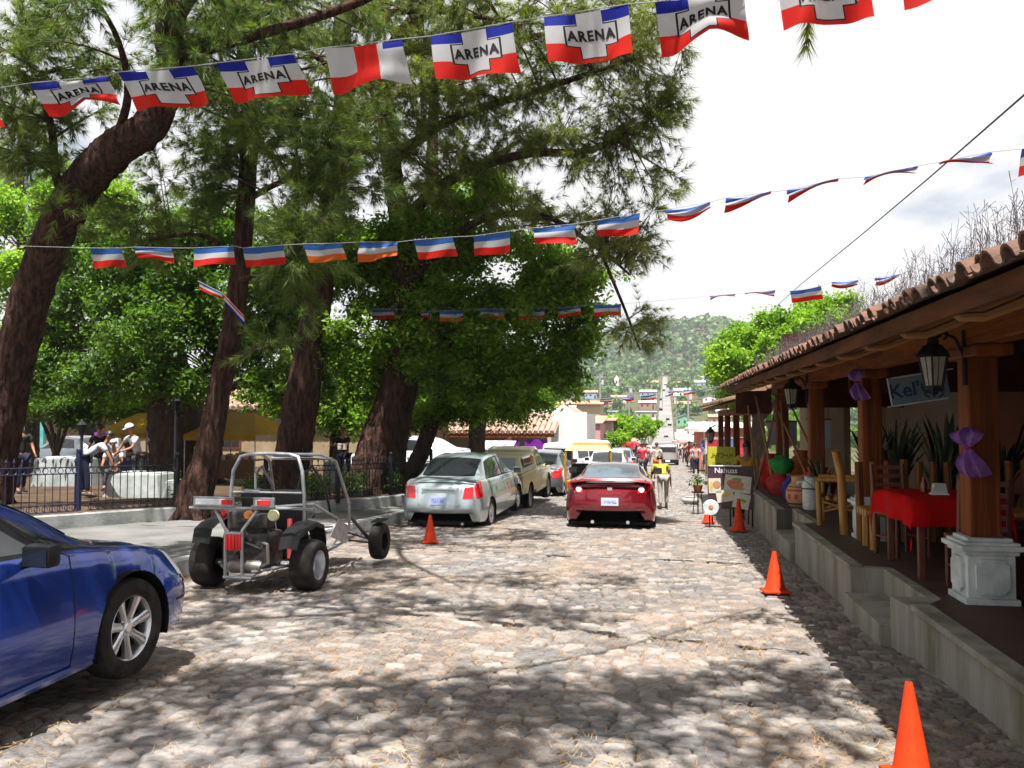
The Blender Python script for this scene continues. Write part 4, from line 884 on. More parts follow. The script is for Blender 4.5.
MB().lathe([(.001, -.2), (.06, -.2), (.075, -.16), (.075, .16), (.06, .2), (.001, .2)], c=(.02, -.40, .30), n=16, axis='X').build('muffler', M('muffler_metal', (.22, .2, .18), .5, .8), bg, smooth=True)
bt('exhaust_pipe', [Z(.1, -.35, .6), Z(.28, -.4, .55), Z(.30, -.42, .35), Z(.2, -.40, .3)], .022, M('exhaust_metal', (.2, .18, .16), .5, .8))
for s in (1, -1):
    mb = MB().box((s*.21, .62, .42), (.38, .5, .12), bev=.04); mb.box((s*.21, .32, .78), (.38, .12, .66), rx=radians(12), bev=.04); mb.build('seat', BLACK, bg, smooth=True)
MB().lathe([(.15+.012*cos(a), .012*sin(a)) for a in np.linspace(0, 2*pi, 9)], n=20, axis='Y', cap=False).build('steering_wheel', BLACK, bg, smooth=True).location = (-.2, 1.1, .82)
bt('steering_column', [Z(-.2, 1.1, .82), Z(-.15, 1.7, .5)], .012, BTUBE)
MB().slab([Z(-.25, 1.5, .60), Z(.25, 1.5, .60), Z(.18, 2.45, .44), Z(-.18, 2.45, .44)], (0, 0, 1), .015).build('nose_panel', ZINC, bg)
MB().slab([Z(-.32, -.1, .24), Z(.32, -.1, .24), Z(.30, 1.5, .24), Z(-.30, 1.5, .24)], (0, 0, 1), .012).build('floor_plate', DARKWELL, bg)
MB().slab([Z(.58, 1.98, .52), Z(.74, 1.98, .52), Z(.74, 2.26, .54), Z(.58, 2.26, .54)], (0, 0, 1), .01).build('front_mudguard', BLACK, bg)

# ================================================================== traffic cones
CONE = M('orange_cone', (.60, .040, .005), .6, col2=(.40, .030, .006), scale=9, bump=.15, bscale=14)
CBAND = M('cone_band', (.75, .72, .70), .5)
def cone(label, x, y, h, r, band=None, group='orange traffic cones along the street', tilt=0):
    t = thing('traffic_cone', label, 'traffic cone', (x, y, gz(y)+.012), random.uniform(0, .6), group); t.rotation_euler.x = tilt-.03
    MB().box((0, 0, .0125), (r*2.35, r*2.35, .025), bev=.008).build('base', CONE, t, smooth=True)
    MB().lathe([(r*.98, .024), (r*.93, .04), (r*.86, .06), (r*.22, h*.96), (r*.17, h), (r*.10, h)], n=28, cap=False).build('cone_body', CONE, t, smooth=True)
    if band: f = lambda z: (r*.86+(r*.22-r*.86)*(z-.06)/(h*.96-.06))+.003; MB().lathe([(f(h*band[0]), h*band[0]), (f(h*band[1]), h*band[1])], n=28, cap=False).build('reflective_band', CBAND, t, smooth=True)
cone('orange traffic cone nearest the camera at the bottom right corner', 1.265, 4.62, .47, .10)
cone('orange traffic cone on the cobbles right at the edge of the sunlit strip', 1.34, 10.1, .455, .125)
cone('orange traffic cone in front of the food menu board', 1.60, 17.0, .62, .13)
cone('small orange cone with white band beside the menu board', 1.12, 18.7, .42, .12, band=(.42, .78))
cone('orange traffic cone standing behind the silver green sedan', -3.73, 13.95, .46, .115)

# ================================================================== things on the terrace
RED = M('red_cloth', (.42, .004, .004), .85, col2=(.33, .003, .004), scale=6, spec=.05, bump=.15, bscale=12)
PURP = M('purple_net', (.16, .06, .26), .7, col2=(.30, .15, .42), scale=9, stretch=(1, 1, 1), transl=.35)
LOG = M('varnished_log', (.38, .20, .03), .45, col2=(.24, .10, .014), scale=7, stretch=(2, 2, .3), bump=.2)
RWOOD = M('red_brown_wood', (.075, .018, .009), .5, col2=(.12, .032, .016), scale=6, stretch=(1, 1, .2))
FL = TZ+.004
tb = thing('dining_table', 'dark wooden dining table under the red cloth behind the front pedestal', 'table', (2.78, 9.0, FL))
MB().box((0, 0, .72), (.80, 1.2, .04), bev=.01).build('tabletop', RWOOD, tb)
for sx_ in (1, -1):
    for sy_ in (1, -1): MB().box((sx_*.34, sy_*.52, .35), (.06, .06, .70), bev=.008).build('leg', RWOOD, tb)
MB().bb(-.33, .33, -.55, -.51, .62, .70).build('apron', RWOOD, tb)
# cloth with hanging pointed corners
G_ = []
for i in range(33):
    r = []
    for j in range(33):
        u, v = i/32*2-1, j/32*2-1; hx, hy = .41, .61; ex = u*(hx+.25); ey = v*(hy+.25)
        x, y = max(-hx, min(hx, ex)), max(-hy, min(hy, ey)); over = abs(ex-x)+abs(ey-y)
        corner = min(1, (abs(ex-x)*abs(ey-y))/.01) if abs(ex) > hx and abs(ey) > hy else 0
        zz = .748-over*.98; out = .03+.05*over+.03*sin((x*13+y*11))*(over > .02)
        dx = (1 if ex > hx else -1 if ex < -hx else 0)*out*(over > .01); dyy = (1 if ey > hy else -1 if ey < -hy else 0)*out*(over > .01)
        r.append((x+dx+.012*sin(j*.8)*(over > .03), y+dyy+.012*sin(i*.8)*(over > .03), zz+.003*sin(i*1.3)*sin(j*.9)))
    G_.append(r)
tc_ = MB().grid(G_).build('tablecloth', RED, None, smooth=True, loc=(2.78, 9.0, FL), ang=80); tag(tc_, 'bright red tablecloth hanging in points over the dining table', 'tablecloth')
nh = thing('napkin_holder', 'small white napkin holder standing on the red tablecloth', 'napkin holder', (2.72, 8.85, FL+.752))
MB().box((0, 0, .008), (.16, .10, .014), bev=.003).build('base', WHL, nh)
for s in (1, -1): MB().slab([(-.07, s*.035, .01), (.07, s*.035, .01), (.05, s*.035, .11), (-.05, s*.035, .11)], (0, 1, 0), .006).build('side_plate', WHP, nh)
MB().box((0, 0, .055), (.11, .05, .09), bev=.004).build('napkins', WHP, nh)
bo = MB().lathe([(.001, 0), (.03, 0), (.032, .09), (.014, .13), (.014, .16), (.001, .16)], n=14).build('sauce_bottle', M('sauce', (.12, .01, .008), .2), None, smooth=True, loc=(2.64, 9.05, FL+.752)); tag(bo, 'small dark sauce bottle beside the napkin holder', 'bottle')
def ladder_chair(x, y, rz, label):
    t = thing('dining_chair', label, 'chair', (x, y, FL), rz, 'chairs around the red table')
    for s in (1, -1):
        MB().tube([(s*.19, -.19, 0), (s*.19, -.20, .45), (s*.19, -.25, .98)], [.022, .022, .018], 7).build('back_leg', RWOOD, t, smooth=True)
        MB().tube([(s*.19, .19, 0), (s*.19, .19, .45)], .021, 7).build('leg', RWOOD, t, smooth=True)
    MB().box((0, 0, .46), (.43, .42, .035), bev=.012).build('seat', RWOOD, t)
    for k in range(5): MB().box((0, -.215-.009*k*1.2, .56+k*.095), (.36, .016, .045), rx=radians(-5), bev=.005).build('back_slat', M('worn_slat', (.22, .07, .05), .5) if k == 0 else bpy.data.materials['worn_slat'], t)
    for s in (1, -1): MB().tube([(s*.19, -.19, .2), (s*.19, .19, .2)], .012, 6).build('stretcher', RWOOD, t)
    return t
ladder_chair(2.66, 9.92, radians(200), 'dark red ladder back chair at the street side corner of the red table')
ladder_chair(2.75, 7.98, radians(-4), 'dark red ladder back chair with its back to the camera behind the pedestal')
ladder_chair(3.5, 9.0, radians(92), 'dark red ladder back chair on the wall side of the red table')
# log armchair
t = thing('log_armchair', 'rustic armchair of yellow varnished logs facing the street', 'armchair', (2.62, 12.7, FL), radians(75))
for s in (1, -1):
    MB().tube([(s*.30, -.30, 0), (s*.31, -.30, .35), (s*.31, -.36, .72), (s*.30, -.44, 1.05)], [.045, .042, .042, .036], 9).build('back_post', LOG, t, smooth=True)
    MB().tube([(s*.30, .28, 0), (s*.31, .30, .62)], [.042, .038], 9).build('front_post', LOG, t, smooth=True)
    MB().tube([(s*.31, -.36, .64), (s*.32, .34, .64)], .036, 9).build('armrest', LOG, t, smooth=True)
    MB().tube([(s*.30, -.3, .18), (s*.3, .28, .34)], .018, 7).build('brace', LOG, t); MB().tube([(s*.30, -.3, .34), (s*.3, .28, .18)], .018, 7).build('brace', LOG, t)
mb = MB()
for k in range(6): mb.tube([(-.3, -.26+k*.11, .38), (.3, -.26+k*.11, .38)], .03, 7)
mb.build('seat', LOG, t, smooth=True)
mb = MB()
for k in range(5): mb.tube([(-.2+k*.1, -.33, .42), (-.2+k*.1, -.43, .98)], .018, 6)
mb.tube([(-.31, -.44, 1.0), (.31, -.44, 1.0)], .03, 8); mb.build('backrest', RWOOD, t, smooth=True)
# bamboo bench behind the table, and railing of split logs
t = thing('log_bench', 'long bench with a palisade back of yellow split logs behind the red table', 'bench', (3.45, 10.4, FL), 0)
mb = MB(); rd = random.Random(4)
for k in range(13):
    x = -1.05+k*.165; mb.tube([(x, .25, .05), (x+rd.uniform(-.01, .01), .30, 1.0+rd.uniform(-.03, .02))], [.052, .046], 7)
mb.build('backrest', M('palisade_log', (.20, .09, .02), .6, col2=(.09, .03, .008), scale=5, stretch=(2, 2, .3), bump=.2), t, smooth=True)
mb = MB()
for k in range(4): mb.tube([(-1.1, -.18+k*.12, .42), (1.05, -.18+k*.12, .42)], .05, 7)
mb.build('seat', LOG, t, smooth=True)
for x in (-1.0, .95): MB().tube([(x, -.16, 0), (x, -.16, .4)], .05, 8).build('leg', LOG, t); MB().tube([(x, .2, 0), (x, .2, .4)], .05, 8).build('leg', LOG, t)
po = MB().tube([(2.40, 11.55, FL), (2.36, 11.5, FL+.75), (2.27, 11.38, FL+1.08)], [.055, .05, .05], 9).build('log_post', LOG, None, smooth=True); tag(po, 'thick yellow varnished log post leaning beside the second pedestal', 'post')
# snake plants
SNK = M('snake_plant_leaf', (.010, .022, .008), .45, col2=(.035, .065, .02), scale=14)
def snake_plant(x, y, z, s, label, n=22, seed=1, potcol=None, pot='planter'):
    rd = random.Random(seed); t = thing('potted_plant', label, 'plant', (x, y, z), rd.uniform(0, 6), 'potted plants on the porch'); mb = MB()
    for k in range(n):
        a = rd.uniform(0, 2*pi); r0 = rd.uniform(0, .10)*s; h = rd.uniform(.45, .95)*s; ln = rd.uniform(.1, .42)*s; w_ = rd.uniform(.022, .038)*s
        c_, s_ = cos(a), sin(a); P_ = []
        for q in (0, .3, .6, .85, 1.0):
            wq = w_*(1-.2*q) if q < .9 else .002; cx_, cy_ = c_*(r0+ln*q*q), s_*(r0+ln*q*q); P_.append([(cx_-s_*wq, cy_+c_*wq, .2*s+h*q), (cx_+c_*.008, cy_+s_*.008, .2*s+h*q-.004), (cx_+s_*wq, cy_-c_*wq, .2*s+h*q)])
        mb.grid(P_)
    mb.build('leaves', SNK, t, smooth=True)
    MB().lathe([(.10*s, 0), (.15*s, .22*s), (.165*s, .22*s), (.165*s, .25*s), (.14*s, .25*s), (.13*s, .2*s), (.001, .2*s)], n=18).build('pot', potcol, t, smooth=True)
TERRA = M('terracotta', (.36, .10, .04), .7, col2=(.28, .07, .03), scale=5); DPOT = M('dark_pot', (.07, .04, .03), .6)
for k, (x, y, z, s, lb) in enumerate(((3.2, 12.1, FL+.3, 1.05, 'dark snake plant in a raised pot nearest the second post'), (3.75, 11.9, FL+.25, 1.15, 'dark snake plant in the middle behind the log bench'), (4.3, 11.6, FL+.25, 1.2, 'dark snake plant tall one behind the bench towards the wall'), (3.5, 11.35, FL+.2, .9, 'low dark snake plant close behind the bench back'), (2.85, 12.0, FL+.4, .9, 'spiky dark plant just right of the second pedestal'), (4.8, 11.0, FL+.2, 1.2, 'dark snake plant furthest right beside the salmon wall'))):
    snake_plant(x, y, z, s, lb, seed=k+3, potcol=DPOT, n=30)
    st_ = MB().lathe([(.14, 0), (.12, .02), (.12, z-FL-.02), (.15, z-FL)], n=14).build('plant_stand', RWOOD, None, loc=(x, y, FL)); tag(st_, 'round dark stand', 'plant stand', 'stands under the porch plants')
    st_['label'] = 'round dark stand under the '+['snake plant nearest the second post', 'middle snake plant behind the bench', 'tall snake plant towards the wall', 'low snake plant close behind the bench', 'spiky plant right of the second pedestal', 'snake plant beside the salmon wall'][k]
snake_plant(2.66, 14.35, FL, .75, 'green plant in a small red pot at the terrace notch', seed=21, potcol=M('red_pot', (.42, .04, .02), .4), n=16)
# clay jar with painted bands
JAR = M('painted_clay', (.42, .24, .12), .7); o = thing('clay_jar', 'round clay jar painted with red and black bands at the terrace edge', 'jar', (2.38, 15.0, FL))
MB().lathe([(.12, 0), (.17, .05), (.20, .16), (.195, .27), (.15, .36), (.10, .42), (.105, .50), (.13, .52), (.10, .52), (.09, .45)], n=24).build('jar_body', JAR, o, smooth=True)
for z0_, z1_, m_ in ((.05, .075, DPOT), (.27, .30, M('jar_red', (.4, .05, .03), .6)), (.335, .35, DPOT)):
    f = lambda z: float(np.interp(z, [0, .05, .16, .27, .36, .42], [.12, .17, .20, .195, .15, .10]))+.003
    MB().lathe([(f(z0_), z0_), (f((z0_+z1_)/2)+.001, (z0_+z1_)/2), (f(z1_), z1_)], n=24, cap=False).build('painted_band', m_, o, smooth=True)
mb = MB()
for k in range(10): a = k*pi/5; mb.box((.199*cos(a), .199*sin(a), .18), (.012, .05, .08), rz=a)
mb.build('painted_pattern', bpy.data.materials['jar_red'], o)
o = thing('water_jug', 'pale white plastic jug with lid beside the clay jar', 'jug', (2.52, 14.62, FL))
MB().lathe([(.12, 0), (.13, .02), (.13, .30), (.12, .33), (.14, .35), (.135, .42), (.09, .50), (.05, .52), (.001, .52)], n=20).build('jug_body', WHP, o, smooth=True); MB().tube([(-.12, 0, .45), (-.20, 0, .44), (-.21, 0, .40)], .02, 6).build('spout', WHP, o)
MB().lathe([(.132, .335), (.145, .34), (.145, .352), (.132, .355)], n=20, cap=False).build('dark_band', BLACK, o)
# bags and cloth bundles further along the edge
def bag(label, x, y, h, r, col, seed, z=FL, flop=.3):
    rd = random.Random(seed); m_ = M('bag_cloth', col, .8, col2=tuple(c*.6 for c in col), scale=7, bump=.3, bscale=9); P_ = []
    for i, q in enumerate(np.linspace(0, 1, 9)):
        rr = r*(.75+.35*sin(q*pi*.9))*(1 if q < .8 else .55 if q < .95 else .75)
        P_.append([(cos(a)*rr*(1+.12*sin(3*a+seed+q*3)), sin(a)*rr*(1+.1*cos(2*a+seed)), q*h) for a in np.linspace(0, 2*pi, 19)])
    mb = MB().grid(P_); o = mb.build('cloth_bag', m_, None, smooth=True, loc=(x, y, z), ang=80); return tag(o, label, 'bag', 'bags and bundles on the terrace edge')
bag('green cloth bundle on top of the red bag on the terrace edge', 2.45, 17.3, .35, .20, (.02, .22, .04), 2, z=FL+.42)
bag('red woven bag under the green bundle', 2.42, 17.35, .42, .22, (.35, .03, .03), 3)
bag('bright red bundle left of the green one near the vendor', 2.4, 18.5, .75, .20, (.50, .02, .02), 4)
bag('dark blue bag between the red bag and the clay jar', 2.45, 16.0, .45, .17, (.03, .03, .18), 5)
bag('red flowered cloth heap above the clay jar', 2.85, 15.9, .62, .28, (.55, .03, .06), 6)
bag('orange patterned bundle behind the green cloth', 2.9, 17.9, .85, .22, (.45, .12, .02), 7)
# leaning poles at the far end of the porch
for k, (a_, b_, lb) in enumerate((((2.35, 17.6, FL), (2.15, 18.9, 2.15), 'bamboo pole leaning left from the bags'), ((2.5, 17.2, FL), (2.62, 18.6, 2.2), 'bamboo pole leaning steeply right behind the red bag'), ((2.9, 16.2, FL), (2.5, 18.9, 2.1), 'long bamboo pole crossing behind the orange bundle'), ((2.2, 19.2, -.3), (2.0, 19.0, 1.95), 'upright bamboo pole behind the vendor'), ((3.1, 15.7, FL), (2.7, 17.9, 2.0), 'bamboo pole leaning over the red flowered heap'), ((2.05, 18.2, FL), (2.6, 18.8, 2.15), 'short crooked pole at the terrace corner by the vendor'))):
    o = MB().tube([a_, ((a_[0]+b_[0])/2+.02, (a_[1]+b_[1])/2, (a_[2]+b_[2])/2), b_], [.028, .025, .02], 7).build('bamboo_pole', M('bamboo', (.30, .16, .07), .55, col2=(.2, .10, .045), scale=6), None, smooth=True); tag(o, lb, 'pole', 'poles leaning at the end of the porch')
for x, y, z, w_, h_, lb in ((2.75, 19.3, 1.35, .62, .52, 'pale grey notice board hanging between the poles at the porch end'), (3.1, 17.0, 1.38, .42, .55, 'smaller grey notice board hanging right of the crossed poles')):
    t = thing('notice_board', lb, 'board', (x, y, z)); MB().box((0, 0, 0), (w_, .02, h_), bev=.004).build('panel', M('grey_panel', (.30, .32, .33), .6, col2=(.24, .26, .27), scale=2), t); MB().box((0, .004, h_/2), (w_+.04, .03, .03)).build('top_batten', DWOOD, t)
    for s in (1, -1): MB().tube([(s*w_*.4, 0, h_/2), (s*w_*.4, 0, 2.3-z)], .004, 4).build('hanger', DWOOD, t)
# (ink_row: worn, unreadable brush strokes in a row)
# menu board on the street
t = thing('menu_board', 'standing dark menu board with food pictures in front of the terrace', 'menu board', (1.50, 17.75, gz(17.75)+.02), radians(-3))
MB().bb(-.44, .46, 0, .03, .35, 1.22, bev=.006).build('board', M('board_brown', (.055, .025, .03), .5, col2=(.035, .015, .02), scale=3), t)
MB().bb(-.40, .22, -.012, 0, 1.215, 1.235).build('top_strip', WHL, t)
for x in (-.41, .43, 0): MB().bb(x-.015, x+.015, .0, .03, 0, .36).build('leg', BLACK, t)
MB().tube([(-.35, .03, 1.1), (-.35, .5, .0)], .014, 6).build('prop', BLACK, t); MB().tube([(.38, .03, 1.1), (.38, .5, .0)], .014, 6).build('prop', BLACK, t)
flat_text('lettering', 'Nahuas', .15, (-.08, -.004, 1.08), (pi/2, 0, 0), M('chalk', (.62, .6, .66), .6), t, bold=.002)
PAP = M('paper', (.55, .53, .46), .6, col2=(.45, .42, .35), scale=8); FOODR = M('food_red', (.40, .06, .04), .5, col2=(.5, .22, .1), scale=16); FOODG = M('food_green', (.06, .28, .05), .5, col2=(.2, .3, .05), scale=18); FOODY = M('food_yellow', (.60, .42, .05), .5, col2=(.5, .3, .1), scale=14); FOODB = M('food_brown', (.28, .15, .07), .5, col2=(.4, .25, .13), scale=14)
def picture(cx_, cz_, w_, h_, rot, foods):
    pic = MB().box((0, 0, 0), (w_, .006, h_)).build('food_picture', PAP, t); pic.location = (cx_, -.008, cz_); pic.rotation_euler.y = rot
    for (fx, fz, rx_, rz_, m_) in foods: MB().lathe([(.001, -.010), (rx_, -.006), (rx_, 0)], n=16, axis='Y', sy=rz_/rx_).build('printed_dish', m_, pic, smooth=True).location = (fx, 0, fz)
picture(.15, .86, .52, .34, radians(6), [(-.05, 0, .17, .09, FOODR), (-.02, .09, .10, .035, FOODG), (.14, .07, .08, .06, PAP), (.0, -.08, .15, .04, FOODB)])
picture(-.30, .82, .24, .30, radians(-2), [(.04, .02, .08, .08, FOODB), (-.07, 0, .03, .11, FOODY)])
picture(-.10, .62, .34, .24, radians(-10), [(.02, .02, .09, .045, FOODY)])
picture(.22, .52, .32, .30, radians(12), [(0, .01, .10, .035, FOODG), (0, -.02, .09, .03, FOODY)])
dish = MB().lathe([(.001, -.02), (.15, -.012), (.16, 0), (.001, .006)], n=24, axis='Y').build('round_plate', WHP, t, smooth=True); dish.location = (-.38, -.02, .38)
MB().lathe([(.001, -.026), (.05, -.02)], n=14, axis='Y').build('plate_motif', FOODR, dish)
t = thing('yellow_sign', 'yellow sign board with dark lettering standing behind the menu board', 'sign', (1.55, 20.4, gz(20.4)), 0)
MB().bb(-.32, .30, 0, .03, 1.12, 1.62, bev=.004).build('board', M('sign_yellow', (.42, .42, .02), .5, col2=(.36, .35, .02), scale=4), t)
for s in (-.25, .25): MB().bb(s-.02, s+.02, .03, .06, 0, 1.5).build('leg', DWOOD, t)
ink_row(t, -.26, .24, 1.42, .10, 'x', -.004, BLACK, 9, 3); ink_row(t, -.22, .20, 1.23, .07, 'x', -.004, BLACK, 8, 4)
# porch sign half behind the lantern
t = thing('hanging_sign', 'small pale blue hand lettered sign hanging under the beam behind the lantern', 'sign', (2.98, 10.3, 2.02), radians(0)); 
MB().box((0, 0, 0), (.62, .02, .34), ry=radians(-9), bev=.006).build('board', M('sign_blue', (.16, .21, .24), .6, col2=(.11, .16, .20), scale=5), t)
for z in (.165, -.165): MB().box((0+z*.16*-1*-1, -.013, z), (.66, .012, .014), ry=radians(-9)).build('frame_strip', WHP, t)
MB().box((-.325, -.013, -.05), (.014, .012, .33), ry=radians(-9)).build('frame_strip', WHP, t)
flat_text('lettering', "Kel'Ca", .22, (-.03, -.0125, -.075), (pi/2, radians(-9), 0), M('sign_ink', (.02, .05, .12), .6), t, bold=.005)
MB().tube([(-.25, 0, .15), (-.28, 0, .40)], .004, 4).build('hanger', BLACK, t); MB().tube([(.25, 0, .2), (.25, 0, .40)], .004, 4).build('hanger', BLACK, t)
# lanterns
LGL = M('lantern_glass', (.50, .50, .40), .3, col2=(.38, .36, .28), scale=12, transl=.4)
def lantern(label, x, y, z, s=1.0, bracket=(.4, 0, .14)):
    t = thing('wall_lantern', label, 'lantern', (x, y, z), radians(8), 'iron lanterns under the porch')
    for k in range(6):
        a, b_ = k*pi/3, (k+1)*pi/3; f = lambda a, r, z: (r*cos(a)*s, r*sin(a)*s, z*s)
        MB().tube([f(a, .105, .22), f(a, .065, 0)], .007*s, 5).build('frame_bar', IRON, t)
        MB().add([f(a, .10, .215), f(b_, .10, .215), f(b_, .061, .005), f(a, .061, .005)], [(0, 1, 2, 3)]).build('pane', LGL, t)
        MB().tube([f((a+b_)/2, .102*.88, .215), f((a+b_)/2, .062*.88, .005)], .003*s, 4).build('glazing_bar', IRON, t)
    MB().lathe([(.125*s, .215*s), (.118*s, .235*s), (.07*s, .30*s), (.045*s, .31*s), (.04*s, .35*s), (.001, .37*s)], n=6).build('cap', IRON, t)
    MB().lathe([(.07*s, .01*s), (.072*s, -.005*s), (.03*s, -.03*s), (.03*s, -.05*s), (.001, -.06*s)], n=6).build('base_ring', IRON, t)
    mb = MB()
    for sg in (1, -1): mb.tube([(sg*.055*s+.045*s*cos(a)*(1-a/9), 0, .39*s+.045*s*sin(a)*(1-a/9)) for a in np.linspace(-1.2, 5, 14)], .008*s, 5)
    for k in range(6): a = k*pi/3; mb.tube([(.05*s*cos(a), .05*s*sin(a), -.02*s), (.07*s*cos(a), .07*s*sin(a), -.05*s), (.04*s*cos(a), .04*s*sin(a), -.07*s)], .005*s, 4)
    mb.build('scrolls', IRON, t); mb = MB()
    mb.tube([(0, 0, .33*s), (bracket[0]*.3, bracket[1]*.3, .40*s), (bracket[0]*.7, bracket[1]*.7, .36*s), (bracket[0], bracket[1], bracket[2]+.1)], .013*s, 6)
    mb.tube([(bracket[0], bracket[1], .02), (bracket[0], bracket[1], .42*s)], .02*s, 6); mb.build('bracket', IRON, t)
lantern('large black iron lantern with cream panes on the nearest porch column', 2.235, 7.35, 1.93, 1.12, (.30, .1, .14))
lantern('black iron lantern hanging at the fifth porch post beyond the sign', 2.25, 14.7, 1.90, 1.2, (.28, .06, .16))
lantern('pale glass lantern beside the yellow sign further down the porch', 1.62, 25.6, 1.0, 1.15, (.45, .1, .3))
# net bows
def bow(label, x, y, z, s, seed=0, dirx=1, full=False):
    t = thing('fabric_bow', label, 'bow', (x, y, z), radians(-35), 'purple net bows on the porch posts'); rd = random.Random(seed)
    for sg, (hh, ww) in ((1, (.17, .13)), (-1, (.24, .12))):
        P_ = []
        for q in np.linspace(0, 1, 9):
            w_ = ww*(.18+.82*sin(min(1, q*1.25)*pi/2)**1.1)*(1 if sg < 0 or q < .75 else 1.0-.5*(q-.75)/.25*(1 if sg > 0 else 0)); row = []
            for u in np.linspace(-1, 1, 13): row.append((u*w_*s+.05*s*q*(sg < 0), (-.05+.035*sin(u*7+seed)*(q+.1)-.06*sin(q*pi))*s, sg*q*hh*s*(1-.12*u*u)))
            P_.append(row)
        MB().grid(P_).build('bow_wing' if sg > 0 else 'bow_tail', PURP, t, smooth=True)
    MB().sphere((0, -.04*s, 0), (.04*s, .035*s, .028*s), 10, 6).build('knot', M('bow_knot', (.20, .01, .08), .6), t, smooth=True)
bow('translucent purple net bow tied to the front porch column', 2.52, 7.42, 1.44, .98, 1)
bow('round purple net rosette at the top of the second porch column', 2.48, 11.0, 2.12, .95, 2)
# cobweb-like dry weeds sprouting on the roof
rd = random.Random(9); mb = MB(); DRY = M('dry_weed', (.10, .08, .085), .9)
for k in range(1100):
    y = 1.5+rd.random()**1.15*14.5; s_ = rd.uniform(.15, .9); x = EX+s_; z = EZ+.37*s_*.97+.08; h = rd.uniform(.08, .36)*(1.15 if y < 7 else 1); lx, ly = rd.uniform(-.05, .05), rd.uniform(-.06, .06)
    top = (x+lx, y+ly, z+h); mb.tube([(x, y, z-.08), (x+lx*.4, y+ly*.3, z+h*.5), top], [.0022, .0017, .0011], 3, cap=False)
    for q in range(rd.randint(2, 6)):
        f = rd.uniform(.35, 1); p = (x+lx*f, y+ly*f, z+h*f); mb.tube([p, (p[0]+rd.uniform(-.05, .05), p[1]+rd.uniform(-.07, .07), p[2]+rd.uniform(.01, .07))], [.0012, .0022], 3, cap=False)
o = mb.build('roof_weeds', DRY); tag(o, 'dry grey weeds sprouting from the tiled porch roof', 'weeds', kind='stuff')
# ================================================================== people
def skin_mesh(name, joints, edges, radii, mat, parent, sub=1, root=0):
    me = bpy.data.meshes.new(name); me.from_pydata([tuple(j) for j in joints], edges, []); ob = bpy.data.objects.new(name, me); C.objects.link(ob)
    sk = ob.modifiers.new('s', 'SKIN'); sk.use_smooth_shade = True; sk.branch_smoothing = .6
    for i, r in enumerate(radii): v = me.skin_vertices[0].data[i]; v.radius = r if isinstance(r, tuple) else (r, r); v.use_root = (i == root)
    sb = ob.modifiers.new('u', 'SUBSURF'); sb.levels = sub; sb.render_levels = sub
    dg = bpy.context.evaluated_depsgraph_get(); dg.update(); m2 = bpy.data.meshes.new_from_object(ob.evaluated_get(dg)); bpy.data.objects.remove(ob)
    m2.name = name; m2.materials.clear(); m2.materials.append(mat)
    for p in m2.polygons: p.use_smooth = True
    return link_mesh(name, m2, parent)
SKIN = M('brown_skin', (.26, .12, .07), .55, col2=(.30, .145, .085), scale=10); HAIR = M('dark_hair', (.010, .008, .007), .5); SHOE = M('dark_shoe', (.02, .018, .018), .5)
def pose(bend=0, arms=((.08, .0, -.28), (.10, .10, -.25)), arms2=((.08, .0, -.28), (.10, .10, -.25)), stride=.12, knee=.03, turn=0, look=0, seat=False):
    """joint positions, facing +y, feet at z=0"""
    J = {}; hz = .92 if not seat else .50; J['pel'] = Vector((0, 0, hz)); d = Vector((0, sin(bend), cos(bend)))
    J['wst'] = J['pel']+d*.14; J['chs'] = J['pel']+d*.36; J['nck'] = J['pel']+d*.54; b2 = bend*.8-look; dn = Vector((0, sin(b2), cos(b2)))
    J['hd0'] = J['nck']+dn*.07; J['hd1'] = J['hd0']+dn*.10+Vector((0, .01, 0)); J['hd2'] = J['hd1']+dn*.10
    for s, nm, a_ in ((-1, 'l', arms), (1, 'r', arms2)):
        sh_ = J['pel']+d*.48+Vector((s*.185, 0, 0)); J[nm+'sh'] = sh_; e = sh_+Vector((s*a_[0][0], a_[0][1], a_[0][2])); J[nm+'el'] = e; w_ = e+Vector((s*(a_[1][0]-.06), a_[1][1], a_[1][2])); J[nm+'wr'] = w_
        J[nm+'hp'] = J['pel']+Vector((s*.095, 0, -.05))
        f = s*stride
        if seat: J[nm+'kn'] = Vector((s*.12, .42, .50)); J[nm+'an'] = Vector((s*.12, .44, .09)); J[nm+'to'] = Vector((s*.13, .60, .04))
        else: J[nm+'kn'] = Vector((s*.10, f*.6+knee, .50)); J[nm+'an'] = Vector((s*.10, f, .085)); J[nm+'to'] = Vector((s*.12, f+.16, .035))
    return J
